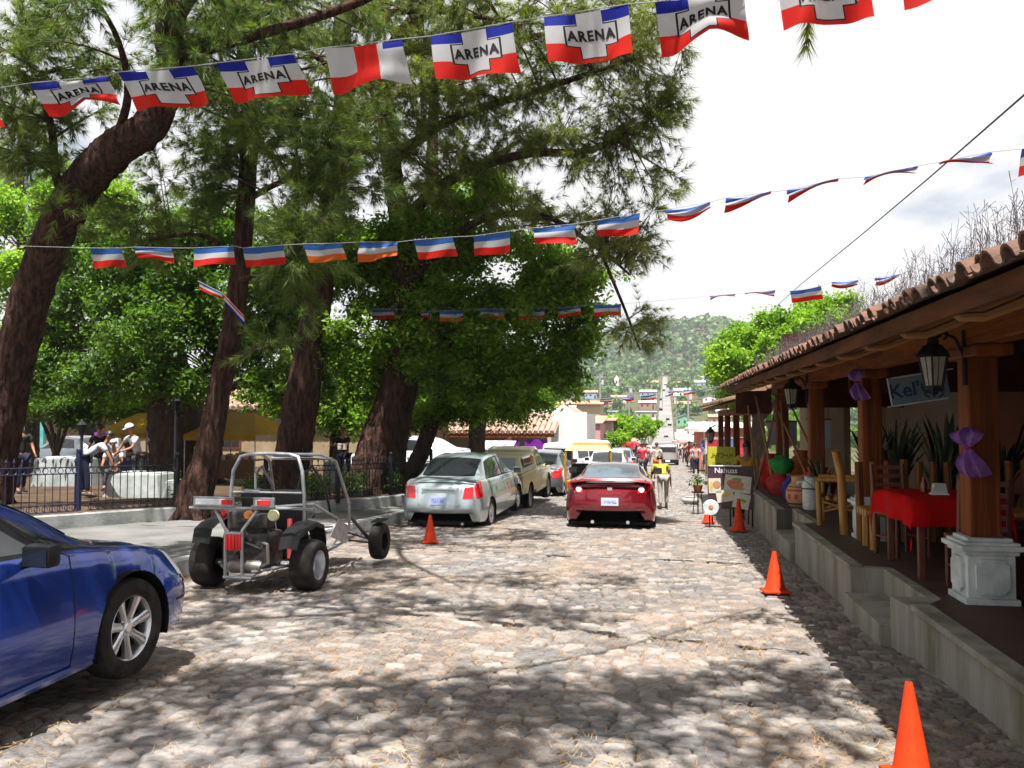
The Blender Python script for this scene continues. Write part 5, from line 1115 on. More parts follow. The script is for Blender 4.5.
def person(label, x, y, z, face, J, shirt, trousers, sc=1.0, hair=True, cap=None, longhair=False, sleeves=True, group=None, skirt=False, fingers=True, shorts=False):
    t = thing('person', label, 'person', (x, y, z), face, group); t.scale = (sc, sc, sc)
    N = ['pel', 'wst', 'chs', 'nck', 'hd0', 'hd1', 'hd2', 'lsh', 'lel', 'lwr', 'rsh', 'rel', 'rwr', 'lhp', 'lkn', 'lan', 'lto', 'rhp', 'rkn', 'ran', 'rto']
    rad = dict(pel=(.125, .10), wst=(.12, .09), chs=(.15, .10), nck=.058, hd0=.062, hd1=(.082, .094), hd2=(.062, .07), lsh=.058, lel=.040, lwr=.026, lhp=.085, lkn=.055, lan=.038, lto=.036)
    for k in list(rad):
        if k[0] == 'l': rad['r'+k[1:]] = rad[k]
    P_ = [J[k] for k in N]; R_ = [rad[k] for k in N]; I = {k: i for i, k in enumerate(N)}
    E_ = [('pel', 'wst'), ('wst', 'chs'), ('chs', 'nck'), ('nck', 'hd0'), ('hd0', 'hd1'), ('hd1', 'hd2'), ('chs', 'lsh'), ('lsh', 'lel'), ('lel', 'lwr'), ('chs', 'rsh'), ('rsh', 'rel'), ('rel', 'rwr'), ('pel', 'lhp'), ('lhp', 'lkn'), ('lkn', 'lan'), ('lan', 'lto'), ('pel', 'rhp'), ('rhp', 'rkn'), ('rkn', 'ran'), ('ran', 'rto')]
    Ei = [(I[a], I[b_]) for a, b_ in E_]
    for s, nm in ((-1, 'l'), (1, 'r')):       # palm, four fingers and a thumb
        dh = (J[nm+'wr']-J[nm+'el']).normalized(); side = Vector((0, 1, 0)); side = (side-dh*side.dot(dh)); side = side.normalized() if side.length > .1 else Vector((1, 0, 0)); pn = dh.cross(side)
        pm = J[nm+'wr']+dh*.07; P_.append(pm); R_.append((.034, .018)); ip = len(P_)-1; Ei.append((I[nm+'wr'], ip))
        if fingers:
            for k, (o_, L_) in enumerate(((-.028, .055), (-.010, .07), (.010, .066), (.028, .075-.02))):
                a = pm+side*o_+dh*.03; b_ = a+dh*L_*.55+pn*s*.006; c_ = b_+dh*L_*.42+pn*s*.016
                for q, r in ((a, .0095), (b_, .0085), (c_, .007)): P_.append(q); R_.append(r)
                n_ = len(P_); Ei += [(ip, n_-3), (n_-3, n_-2), (n_-2, n_-1)]
            a = pm+side*.036-dh*.01; b_ = a+side*.022+dh*.028; P_ += [a, b_]; R_ += [.011, .008]; n_ = len(P_); Ei += [(ip, n_-2), (n_-2, n_-1)]
    dn = (J['hd2']-J['hd0']).normalized(); fwd = Vector((0, 1, 0)); fwd = (fwd-dn*fwd.dot(dn)).normalized(); hc = J['hd1']
    P_.append(hc+fwd*.105-dn*.012); R_.append(.013); Ei.append((I['hd1'], len(P_)-1))            # nose
    body = skin_mesh('body', P_, Ei, R_, SKIN, t)
    rt = Vector((1, 0, 0)); mb = MB()
    for s in (1, -1): mb.sphere(hc+fwd*.083+rt*s*.032+dn*.012, (.013, .009, .008), 8, 5)
    mb.build('eyes', HAIR, t, smooth=True)
    MB().sphere(hc+fwd*.085-dn*.052, (.024, .008, .006), 8, 5).build('mouth', M('lips', (.25, .06, .05), .5), t, smooth=True)
    mb = MB()
    for s in (1, -1): mb.sphere(hc+rt*s*.086-fwd*.005, (.010, .022, .032), 8, 5)
    mb.build('ears', SKIN, t, smooth=True)
    if hair:
        mb = MB(); P2 = []
        for i in range(9):
            a = pi*.5*i/8*(1.25); row = []
            for k in range(17):
                b_ = 2*pi*k/16; lim = 1.0 if cos(b_) < .3 else .62; aa = a*lim
                row.append(hc+dn*.025+(rt*sin(b_)*.094+fwd*cos(b_)*.106)*sin(aa)+dn*.108*cos(aa))
            P2.append(row)
        if longhair:
            mb.tube([hc+dn*.08-fwd*.06, hc-fwd*.095, hc-fwd*.09-dn*.14, hc-fwd*.08-dn*.28], [.06, .07, .055, .02], 8)
        mb.grid(P2).build('hair', cap[0] if cap and cap[1] == 'hair' else HAIR, t, smooth=True)
    if cap and cap[1] == 'cap':
        mb = MB(); P2 = [[hc+dn*.035+(rt*sin(2*pi*k/16)*.104+fwd*cos(2*pi*k/16)*.114)*sin(pi*.5*i/6)+dn*.10*cos(pi*.5*i/6) for k in range(17)] for i in range(7)]; mb.grid(P2)
        mb.grid([[hc+dn*.03+fwd*(.10+.08*q)+rt*u*.07*(1-.4*q) for u in np.linspace(-1, 1, 7)] for q in (0, .5, 1)]); mb.build('cap', cap[0], t, smooth=True)
    # clothing follows the same skeleton, a little wider
    def cloth(name, ks, es, extra, mat, over={}):
        Pc, Rc, idx = [], [], {}
        for k in ks:
            r = rad[k]; r = r if isinstance(r, tuple) else (r, r); e = extra+over.get(k, 0); idx[k] = len(Pc); Pc.append(over.get('@'+k, J[k])); Rc.append((r[0]+e, r[1]+e))
        return skin_mesh(name, Pc, [(idx[a], idx[b_]) for a, b_ in es], Rc, mat, t)
    neck = J['chs']+(J['nck']-J['chs'])*.72; rad['nk2'] = .07; J2 = dict(J); J['nk2'] = neck
    J['lu'] = J['lsh']+(J['lel']-J['lsh'])*.72; J['ru'] = J['rsh']+(J['rel']-J['rsh'])*.72; rad['lu'] = rad['ru'] = .050
    J['hem'] = J['pel']+(J['pel']-J['wst']).normalized()*.02; rad['hem'] = (.128, .105)
    cloth('shirt', ['hem', 'wst', 'chs', 'nk2', 'lsh', 'lu', 'rsh', 'ru'], [('hem', 'wst'), ('wst', 'chs'), ('chs', 'nk2'), ('chs', 'lsh'), ('lsh', 'lu'), ('chs', 'rsh'), ('rsh', 'ru')], .018, shirt)
    if skirt:
        c_ = J['pel']; MB().lathe([(.13, .08), (.15, -.02), (.19, -.35), (.21, -.50), (.19, -.49)], c=(c_.x, c_.y, c_.z), n=16, sy=.8, cap=False).build('skirt', trousers, t, smooth=True)
    else:
        lo = 'an' if not shorts else 'kn'
        if not shorts:
            for s in 'lr': J[s+'cf'] = J[s+'an']+(J[s+'kn']-J[s+'an'])*.08; rad[s+'cf'] = .045
        lo = 'cf' if not shorts else 'kn'; ks = ['pel', 'lhp', 'lkn', 'rhp', 'rkn']; es = [('pel', 'lhp'), ('lhp', 'lkn'), ('pel', 'rhp'), ('rhp', 'rkn')]
        if not shorts: ks += ['lcf', 'rcf']; es += [('lkn', 'lcf'), ('rkn', 'rcf')]
        cloth('trousers', ks, es, .014, trousers)
    for s in 'lr':
        mb = MB(); a, b_ = J[s+'an'], J[s+'to']; mb.tube([a+Vector((0, -.05, -.035)), a+Vector((0, .02, -.03)), b_+Vector((0, 0, .0)), b_+Vector((0, .05, -.005))], [.04, .048, .046, .025], 8, squash=.85); mb.build('shoe', SHOE, t, smooth=True)
    return t
def cl(name, c): return M(name, c, .8, col2=tuple(x*.75 for x in c), scale=6, bump=.25, bscale=10)
WSH = cl('white_shirt', (.42, .44, .48)); NAVY = cl('navy_trousers', (.015, .018, .04)); YSH = cl('mustard_shirt', (.45, .27, .03)); GREYT = cl('grey_trousers', (.06, .06, .065))
pk = lambda Y_: gz(Y_)+H2
# in the park
p = at(84, 500, 17.6)
person('person in white t-shirt bending forward behind the park fence', p.x, 17.6, pk(17.6), radians(-70), pose(bend=1.0, arms=((.02, .10, -.27), (.05, .05, -.25)), arms2=((.02, .16, -.24), (.05, .10, -.22)), stride=.1, look=.5), WSH, NAVY)
p = at(138, 500, 19.5)
person('person in white shirt and pale cap leaning over the white planter', p.x, 19.5, pk(19.5), radians(150), pose(bend=.35, arms=((.05, .12, -.25), (.02, .22, -.08)), arms2=((.22, .05, -.18), (.10, .10, -.18)), stride=.05), WSH, GREYT, cap=(cl('pale_cap', (.5, .52, .55)), 'cap'))
p = at(114, 500, 20.5)
person('grey haired person in pale top seated low left of the one with the cap', p.x, 20.5, pk(20.5), radians(200), pose(bend=.2, seat=True, arms=((.04, .12, -.24), (.02, .2, -.05)), arms2=((.04, .12, -.24), (.02, .2, -.05))), cl('pale_top', (.42, .40, .40)), GREYT, cap=(M('grey_hair', (.35, .35, .36), .7), 'hair'))
p = at(20, 500, 18.5)
person('dark clothed person standing in the shade beside the big leaning trunk', p.x, 18.5, pk(18.5), radians(-120), pose(arms=((.05, .05, -.27), (.05, .15, -.15))), cl('dark_green_top', (.02, .03, .025)), NAVY)
p = at(98, 500, 22.0)
person('dark clothed person behind the bending one in the park', p.x, 22.0, pk(22), radians(60), pose(), cl('black_top', (.02, .018, .02)), NAVY)
p = at(345, 500, 24)
person('person in black holding a white paper beyond the twin trunks', p.x, 24, pk(24), radians(160), pose(bend=.15, arms=((.06, .14, -.22), (.0, .20, .02)), arms2=((.08, .10, -.24), (.0, .22, .02))), cl('black_shirt', (.012, .012, .014)), NAVY)
pap = MB().box((0, 0, 0), (.28, .01, .18), bev=.002).build('white_paper', PAP, None, loc=(p.x+.05, 23.6, pk(24)+1.15)); tag(pap, 'white sheet of paper held by the person in black', 'paper')
# vendor at the end of the terrace
person('vendor in mustard shirt facing away at the far end of the terrace', 2.05, 19.9, gz(19.9), radians(-10), pose(bend=.1, arms=((.10, .05, -.25), (.0, .18, -.12)), stride=.06), YSH, NAVY, sc=1.0)
# street
person('person in olive yellow shirt stooping just beyond the red coupe', .22, 22.6, gz(22.6), radians(10), pose(stride=.1, bend=.95), cl('olive_shirt', (.34, .32, .04)), cl('pale_trousers', (.35, .33, .28)), sc=.92)
person('person with bright red top walking behind the red coupe roof', -.55, 40, gz(40), radians(-15), pose(stride=.15), cl('red_top', (.5, .02, .05)), GREYT)
person('person in cream top beside the red topped one', .1, 42.5, gz(42.5), radians(0), pose(stride=.15), cl('cream_top', (.55, .48, .36)), cl('orange_shorts', (.5, .14, .05)))
person('person in white top and dark jeans crossing at the middle of the street', -.45, 45, gz(45), radians(40), pose(stride=.2), WSH, NAVY)
person('person in pink patterned top and dark jeans near the yellow sign stall', 2.15, 46, gz(46), radians(170), pose(stride=.12), cl('pink_top', (.55, .3, .28)), NAVY)
r_ = person('person in bright red t-shirt on the right side beyond the minivan lane', 2.6, 66, gz(66), radians(150), pose(stride=.1), cl('red_tshirt', (.6, .02, .04)), GREYT, sc=1.08)
# crowd: one figure per clothing, copied along the stalls
cols = [((.5, .45, .42), 'pale'), ((.45, .04, .06), 'red'), ((.05, .07, .2), 'navy'), ((.5, .2, .3), 'pink'), ((.04, .04, .045), 'black'), ((.1, .2, .35), 'blue'), ((.42, .3, .12), 'tan'), ((.6, .6, .62), 'white')]
protos = []
for k, (c_, nm) in enumerate(cols):
    protos.append((person('x', 0, 0, 0, 0, pose(stride=[.12, .02, .18, .05][k % 4], arms=((.06, .04, -.27), (.06, .08, -.24)) if k % 2 else ((.12, .1, -.22), (.0, .2, -.05))), cl(nm+'_crowd_shirt', c_), [NAVY, GREYT][k % 2], fingers=True, longhair=(k % 3 == 0), skirt=(k % 3 == 0)), nm, [False]))
rd = random.Random(31)
spots = [('left', x, y) for x, y in [(-3.0, 52), (-2.4, 56), (-3.2, 59), (-2.0, 61), (-2.7, 64), (-1.6, 68), (-2.9, 70), (-2.2, 74), (-1.2, 78), (-2.6, 82), (-1.8, 87), (-2.5, 93), (-.9, 99), (-1.9, 105), (-2.3, 112)]]+[('right', x, y) for x, y in [(2.3, 52), (3.1, 55), (2.5, 60), (3.4, 63), (3.2, 71), (2.7, 76), (3.6, 80), (2.9, 86), (3.8, 92), (2.9, 98), (3.8, 104), (3.1, 113)]]
for k, (sd, x, y) in enumerate(spots):
    pr, nm, used = protos[k % len(protos)]
    o = pr if not used[0] else copy_tree(pr); used[0] = True; o.location = (x+rd.uniform(-.2, .2), y, gz(y)); o.rotation_euler.z = rd.uniform(0, 6.28); s_ = rd.uniform(.9, 1.03); o.scale = (s_, s_, s_)
    o['group'] = 'crowd along the far street'; rank = {'left': ['nearest', 'second', 'third', 'fourth', 'fifth', 'sixth', 'seventh', 'eighth', 'ninth', 'tenth', 'eleventh', 'twelfth', 'thirteenth', 'fourteenth', 'fifteenth']}['left'][k if sd == 'left' else k-15]
    o['label'] = f'person in {nm} top, {rank} along the {sd} side of the crowded street'

# ================================================================== strings of party flags
FBL = M('flag_blue', (.008, .014, .22), .65, transl=.35, bump=.1, bscale=8); FWH = M('flag_white', (.42, .42, .43), .65, transl=.45, bump=.1, bscale=8); FRD = M('flag_red', (.50, .014, .008), .65, transl=.40, bump=.1, bscale=8)
FBK = M('flag_black', (.01, .01, .012), .7); LBL = M('small_flag_blue', (.03, .10, .34), .65, transl=.45); FOR = M('flag_orange', (.52, .10, .012), .65, transl=.4)
CORD = M('string', (.35, .35, .36), .8)
_cu = bpy.data.curves.new('t', 'FONT'); _cu.body = 'ARENA'; _cu.size = 1; _cu.offset = .042; _cu.resolution_u = 2; _cu.align_x = 'CENTER'; _cu.space_character = 1.18
_ob = bpy.data.objects.new('t', _cu); C.objects.link(_ob); _dg = bpy.context.evaluated_depsgraph_get(); _dg.update(); _tm = bpy.data.meshes.new_from_object(_ob.evaluated_get(_dg)); bpy.data.objects.remove(_ob)
_bm = bmesh.new(); _bm.from_mesh(_tm); bmesh.ops.triangulate(_bm, faces=_bm.faces[:]); bmesh.ops.subdivide_edges(_bm, edges=[e for e in _bm.edges if e.calc_length() > .25], cuts=2)
bmesh.ops.triangulate(_bm, faces=_bm.faces[:]); _bm.verts.index_update()
TV = [(v.co.x, v.co.y) for v in _bm.verts]; TF = [[v.index for v in f.verts] for f in _bm.faces]; _x = max(abs(a) for a, b_ in TV); _bm.free()
def in_cross(u, v, g=0):                # u, v in flag space, v down
    return (abs(u-.53) < .15+g and v < .90+g and v > -.1) or (abs(u-.53) < .29+g and .26-g < v < .66+g)
ub = sorted(set([0, .06, .13, .20, .215, .24, .30, .355, .365, .38, .45, .53, .60, .68, .695, .705, .75, .82, .845, .86, .93, 1.0]))
vb_ = [0, .05, .12, .18, .22, .235, .26, .34, .42, .50, .58, .62, .66, .685, .74, .80, .86, .90, .925, .96, 1.0]
def flag_surface(p0, p1, h, seed, swing, curl, fold=None):
    rd = random.Random(seed); a1, a2, ph = rd.uniform(.7, 1.1), rd.uniform(1.4, 2.6), rd.uniform(0, 6); shear = curl
    d = (p1-p0); n_ = Vector((d.y, -d.x, 0)).normalized()
    def f(u, v, off=0):
        q = p0+d*u+Vector((0, 0, -1))*h*v*(1-.10*abs(swing))+n_*(-swing*h*v)+d.normalized()*shear*h*v
        q = q+n_*(.085*a1*sin(u*a2*3+ph+v*1.7)*v*h*2.2+.03*h*v*sin(u*17+v*5+ph)+.02*h*sin(u*11+ph*2)*(.3+v))+Vector((0, 0, 1))*(-.018*sin(pi*u)*(1-v)*1.0+.05*h*v*sin(u*5+ph))
        return q-n_*off
    return f
def big_flag(label, string, p0, p1, h, seed, swing, curl, crumple=0, folded=False):
    f0 = flag_surface(p0, p1, h, seed, swing, curl); base = string.location
    def f(u, v, off=0):
        if crumple:
            vv = v*(1-crumple*max(0, 1-abs(u-.62)/.45)); q = f0(u, vv, off); return q+Vector((0, -.05*crumple*sin(v*9)*min(1, abs(u)*2), 0))
        return f0(u, v, off)
    o = bpy.data.objects.new('flag', None); C.objects.link(o); o.parent = string; o.empty_display_size = .1; tag(o, label)
    mb = MB(); P_ = [[f(u, v)-base for v in vb_] for u in ub]; nv = len(vb_); b0 = 0
    mb.v = [tuple(p) for r in P_ for p in r]
    for i in range(len(ub)-1):
        for j in range(nv-1):
            uc, vc = (ub[i]+ub[i+1])/2, (vb_[j]+vb_[j+1])/2
            m_ = 1 if in_cross(uc, vc) else (3 if in_cross(uc, vc, .018) and vc > .2 else 0 if vc < .22 else 1 if vc < .62 else 2)
            if folded: m_ = 2 if abs(uc-.53) < .14 or (uc < .4 and vc > .62) else 0 if (uc > .78 and vc < .16) else 1
            mb.f.append((i*nv+j, (i+1)*nv+j, (i+1)*nv+j+1, i*nv+j+1)); mb.m.append(m_)
    mb.build('flag_cloth', [FBL, FWH, FRD, FBK], o, smooth=True, ang=80)
    if folded: return
    tb_ = MB(); sc_ = .285/_x
    for off in (.004, -.004): tb_.add([f(.53+x*sc_*(1 if True else -1), .46-(y-.35)*.30*h/h*.95, off)-base for x, y in TV], TF)
    tb_.build('flag_lettering', FBK, o)
def small_flag(string, p0, p1, h, seed, swing, curl, mats=None, roll=0):
    f = flag_surface(p0, p1, h, seed, swing, curl); base = string.location; rd = random.Random(seed+5); mb = MB(); us = np.linspace(0, 1, 11); vs_ = [0, .1, .2, .3, .32, .42, .52, .62, .64, .73, .82, .91, 1]
    nv = len(vs_); k = rd.random()
    def g(u, v):
        q = f(u, v)
        if roll: q = p0+(p1-p0)*u+(q-(p0+(p1-p0)*u))*(1-roll*(.5+.5*sin(u*3+seed)))+Vector((0, .06*sin(v*8+u*3)*roll, 0))
        return q-base
    mb.v = [tuple(g(u, v)) for u in us for v in vs_]
    for i in range(10):
        for j in range(nv-1): vc = (vs_[j]+vs_[j+1])/2; mb.f.append((i*nv+j, (i+1)*nv+j, (i+1)*nv+j+1, i*nv+j+1)); mb.m.append(0 if vc < .31 else 1 if vc < .63 else 2)
    mb.build('flag', mats or [LBL, FWH, FRD], string, smooth=True, ang=80)
def string_of(label, pts, r=.004):
    t = thing('flag_string', label, 'flag bunting', pts[len(pts)//2]); MB().tube([Vector(p)-t.location for p in pts], r, 5).build('cord', CORD, t); return t
YA = lambda x: float(np.interp(x, [-60, 400, 900], [7.0, 6.4, 5.6]))
A = lambda x, y, f=YA: at(x, y, f(x))
row = [(-62, -14, 96, 90), (30, 108, 83, 76), (118, 193, 72, 66), (216, 293, 63, 54), (324, 402, 48, 39), (431, 512, 36, 22), (544, 628, 17, 4), (655, 743, 2, -13), (776, 866, -24, -40), (900, 990, -50, -68)]
t = string_of('nearest string of large blue, white and red party flags with white crosses', [A(-200, 108), A(-62, 96)]+[A(x, y) for r in row for x, y in ((r[0], r[2]), (r[1], r[3]))][1:]+[A(1100, -100)])
spec = [('cross flag half cut by the left edge of the photo', .1, .45, 0, .36), ('crumpled cross flag, second from the left', .25, .40, .45, .30), ('cross flag blown towards the right, third from the left', .25, .45, 0, .33), ('flat cross flag before the dark trunk', .25, .32, 0, .32), ('pale folded flag showing mostly white and red', .15, .14, .12, .36), ('cross flag with clear lettering above the street', .05, .14, 0, .37), ('largest cross flag with clear lettering beside the sky', .02, .12, 0, .37), ('cross flag with a crumpled lower edge at the sky', .2, .06, .30, .36), ('red bottomed flag cut by the top edge of the photo', .1, .12, 0, .37), ('cross flag above the top edge', .1, .1, 0, .36)]
for k, (r, sp_) in enumerate(zip(row, spec)): big_flag(sp_[0], t, A(r[0], r[2]), A(r[1], r[3]), sp_[4], k+3, sp_[1], sp_[2], crumple=sp_[3], folded=(k == 4))
def row_string(label, row, fY, h, seed, ends, mats=None, roll=()):
    pts = [at(ends[0][0], ends[0][1], fY(ends[0][0]))]
    for a in row: pts += [at(a[0], a[2], fY(a[0])), at(a[1], a[3], fY(a[1]))]
    pts.append(at(ends[1][0], ends[1][1], fY(ends[1][0]))); t = string_of(label, pts, .0035)
    for k, a in enumerate(row):
        hk = h*(.55 if (k in roll and h > .25) else 1-.15*abs(sin(k*1.9)))
        m_ = [LBL, FWH, FOR] if (mats and k in mats) else None
        small_flag(t, at(a[0], a[2], fY(a[0])), at(a[1], a[3], fY(a[1])), hk, seed+k, .22+.25*sin(k*2.1), .12*sin(k*3.3), mats=m_, roll=(.93 if k in roll else max(0, .4*sin(k*1.7+seed))))
row2 = [(90, 122, 248, 248), (135, 172, 247, 248), (193, 234, 248, 246), (243, 283, 248, 245), (303, 342, 244, 243), (360, 398, 242, 242), (414, 453, 240, 237), (474, 510, 236, 231), (533, 574, 228, 224), (598, 640, 220, 213), (666, 710, 210, 202), (726, 771, 198, 192), (787, 838, 190, 179), (865, 917, 177, 166), (940, 990, 162, 152), (1022, 1060, 149, 140)]
row_string('second string of plain blue, white and red flags crossing behind the first', row2, lambda x: float(np.interp(x, [0, 1024], [12.5, 10.2])), .31, 50, ((20, 246), (1180, 112)), mats=(4, 5), roll=(10, 11, 12, 13, 14))
row3 = [(346, 360, 309, 309), (370, 393, 309, 309), (421, 431, 311, 311), (440, 463, 311, 310), (480, 503, 309, 309), (520, 545, 309, 308), (557, 580, 308, 306), (594, 621, 305, 304), (710, 735, 296, 294), (745, 775, 293, 290), (790, 821, 291, 286), (832, 858, 282, 280), (875, 900, 278, 274)]
row_string('third string of small flags sagging behind the second one', row3, lambda x: float(np.interp(x, [300, 900], [20, 17.5])), .28, 80, ((300, 312), (1000, 262)), mats=(3, 4), roll=(8, 9, 11, 12))
row4 = [(578, 590, 399, 399), (600, 612, 399, 398), (620, 634, 397, 396), (641, 656, 396, 394), (668, 676, 392, 391), (684, 696, 390, 389), (704, 716, 388, 387), (735, 748, 384, 382)]
row_string('fourth string of tiny red and white flags far over the street', row4, lambda x: 34.0, .22, 120, ((560, 400), (770, 376)), roll=(0, 2, 4, 6), mats=())
t = string_of('loose end of bunting dangling below the second string', [at(198, 281, 12), at(222, 293, 12), at(244, 316, 12)]); small_flag(t, at(199, 281, 12), at(222, 292, 12), .12, 7, .1, 0); small_flag(t, at(224, 294, 12), at(244, 315, 12), .16, 9, .2, .1, mats=[FRD, FWH, FBL])
# ================================================================== trees
BARK = M('pine_bark', (.022, .012, .009), .95, col2=(.075, .038, .026), scale=9, stretch=(1.5, 1.5, .3), bump=1.0, bscale=9, bdist=.12, ramp=(.42, .60))
BARK2 = M('grey_brown_bark', (.030, .019, .014), .95, col2=(.075, .052, .038), scale=5, stretch=(1.5, 1.5, .4), bump=.8, bscale=10, bdist=.05)
TWIG = M('twig', (.06, .038, .028), .9)
PINE = leafmat('pine_needles', (.035, .070, .016), (.095, .150, .030), (.24, .29, .06), (1.0, 1.15, .5), scale=.8, tr=.42)
PINE2 = leafmat('pine_needles_yellowish', (.055, .085, .018), (.13, .18, .035), (.30, .32, .07), (1.0, 1.1, .5), scale=.8, tr=.45)
BROAD = leafmat('broad_leaves', (.040, .080, .008), (.105, .19, .014), (.23, .34, .03), (1.1, 1.45, .4), scale=.9, tr=.55)
BROADD = leafmat('dark_broad_leaves', (.024, .055, .008), (.055, .115, .012), (.13, .22, .022), (1.1, 1.4, .45), scale=.8, tr=.45)
BROADL = leafmat('light_broad_leaves', (.085, .18, .012), (.17, .31, .02), (.30, .43, .035), (1.1, 1.3, .5), scale=.6, tr=.5)
def rvec(n, g): v = g.normal(size=(n, 3)); return v/np.linalg.norm(v, axis=1, keepdims=True)
def needles(O, D, K, L, wd, g, spread=.75, droop=.25):
    n = len(O); o = np.repeat(O, K, 0); d = np.repeat(D, K, 0)+rvec(n*K, g)*spread; d[:, 2] -= droop*.5; d /= np.linalg.norm(d, axis=1, keepdims=True)
    l_ = L*(.65+.5*g.random(n*K))[:, None]; s_ = np.cross(d, rvec(n*K, g)); s_ /= np.linalg.norm(s_, axis=1, keepdims=True)+1e-9
    o = o+d*.01; tip = o+d*l_; tip[:, 2] -= .12*l_[:, 0]; V_ = np.stack([o-s_*wd, o+s_*wd, tip], 1).reshape(-1, 3)
    return V_, np.arange(len(V_)).reshape(-1, 3)
def leaves(O, D, K, size, rad, g):
    n = len(O)*K; o = np.repeat(O, K, 0)+g.normal(size=(n, 3))*rad; nrm = rvec(n, g)*.8+np.array([0, 0, .75]); nrm /= np.linalg.norm(nrm, axis=1, keepdims=True)
    d = rvec(n, g); d[:, 2] -= .25; d = d-nrm*np.sum(d*nrm, 1, keepdims=True); d /= np.linalg.norm(d, axis=1, keepdims=True)+1e-9; s_ = np.cross(nrm, d)
    l_ = size*(.6+.7*g.random(n))[:, None]; V_ = np.stack([o, o+d*l_*.5+s_*l_*.27, o+d*l_-nrm*l_*.15, o+d*l_*.5-s_*l_*.27], 1).reshape(-1, 3)
    return V_, np.arange(len(V_)).reshape(-1, 4)
def bez(a, b_, c_, n): t = np.linspace(0, 1, n)[:, None]; return (1-t)**2*a+2*t*(1-t)*b_+t*t*c_
DENS = {'pine': 1.1, 'broad': 1.4}
def tree(name, label, trunk, tr, limbs, blobs, kind='pine', leaf=None, seed=1, bark=None, twigs=12, tl=.55, K=26, L=.22, wd=.0052, size=.10, group=None, cat='tree', shell=.5, tn=12):
    g = np.random.default_rng(seed); trunk = [Vector(p) for p in trunk]; base = trunk[0].copy()
    t = thing(name, label, cat, base, 0, group); mb = MB()
    def smooth(P_, R_, k=5):
        S_, _ = catmull(np.array([list(p)+[r] for p, r in zip(P_, R_)]), k); return [Vector(q[:3]) for q in S_], [float(max(.004, q[3])) for q in S_]
    tp, trr = smooth(trunk, tr); rg = random.Random(seed)
    fp_, fr = smooth(trunk, tr, 14); n_ = 26; ring = [r*(1+.03*rg.uniform(-1, 1)) for r in fr]; mb.tube([p-base for p in fp_], ring, n_)
    pl = [rg.uniform(-1, 1) for _ in range(n_)]
    for i, c_ in enumerate(fp_):          # bark plates and fissures
        if i % 3 == 0: pl = [.55*q+.45*rg.uniform(-1, 1) for q in pl]
        for k in range(n_):
            v = Vector(mb.v[i*n_+k]); mb.v[i*n_+k] = tuple((c_-base)+(v-(c_-base))*(1+.13*pl[k]+.05*rg.uniform(-1, 1)))
    a = tr[0]
    for k in range(5):      # root flare
        q = 2*pi*k/5+rg.random(); mb.tube([Vector((cos(q)*a*1.5, sin(q)*a*1.5, -.12)), Vector((cos(q)*a*.85, sin(q)*a*.85, .12)), Vector((cos(q)*a*.5, sin(q)*a*.5, .7))], [a*.25, a*.38, a*.3], 8)
    tr_ob = mb.build('trunk', bark or BARK, t, smooth=True, ang=50)
    nodes = [np.array(p) for p in tp[len(tp)//3:]]; nr_ = list(trr[len(tp)//3:]); lm = MB()
    for P_, R_ in limbs:
        lp, lr = smooth([Vector(p) for p in P_], R_); lm.tube([p-base for p in lp], lr, 8); nodes += [np.array(p) for p in lp[2:]]; nr_ += lr[2:]
    if limbs: lm.build('limbs', bark or BARK, t, smooth=True, ang=70)
    ND = np.array(nodes); O, D = [], []; bm_ = MB(); b0 = np.array(base)
    for (c, r, n) in blobs:
        c = np.array(c, float); r = np.array(r if hasattr(r, '__len__') else (r, r, r), float)
        for k in range(int(n*DENS[kind])):
            q = rvec(1, g)[0]*(shell+(1-shell)*g.random()**.7); e = c+q*r; dist = np.linalg.norm(ND-e, axis=1)+np.maximum(0, ND[:, 2]-e[2])*.6; i = int(np.argmin(dist+g.random(len(ND))*.5)); s_ = ND[i]
            Ln = np.linalg.norm(e-s_); mid = (s_+e)/2+rvec(1, g)[0]*Ln*.12+np.array([0, 0, .10*Ln]); B_ = bez(s_, mid, e, 7); r0 = min(.05, nr_[i]*.6, .012+.012*Ln)
            bm_.tube([Vector(p-b0) for p in B_], [r0*(1-.8*f) for f in np.linspace(0, 1, 7)], 4, cap=False)
            for w_ in range(twigs):
                f = max(0, 1-(tl*1.6/max(Ln, .3))*g.random()) if Ln > tl*1.6 else g.random(); f = min(1, f); j = min(5, int(f*6)); p = B_[j]+(B_[j+1]-B_[j])*(f*6-j)
                ax = (B_[6]-B_[3]); ax /= np.linalg.norm(ax)+1e-9; d = ax*.6+rvec(1, g)[0]; d[2] *= .7; d /= np.linalg.norm(d); l_ = tl*(.35+.65*g.random()); pe = p+d*l_+np.array([0, 0, -.05*l_])
                bm_.tube([Vector(p-b0), Vector(pe-b0)], [.006, .0025], 3, cap=False)
                for h in ((1.0, .72, .45) if kind == 'pine' else (1.0, .6, .25)): O.append(p+(pe-p)*h-b0); D.append(d)
    bm_.build('branches', TWIG, t)
    O, D = np.array(O), np.array(D)
    V_, F_ = needles(O, D, K, L, wd, g) if kind == 'pine' else leaves(O, D, K, size, tl*.22, g)
    np_mesh('crown', V_, F_, leaf or (PINE if kind == 'pine' else BROAD), t)
    return t
def W(x, y, Y_): return tuple(at(x, y, Y_))
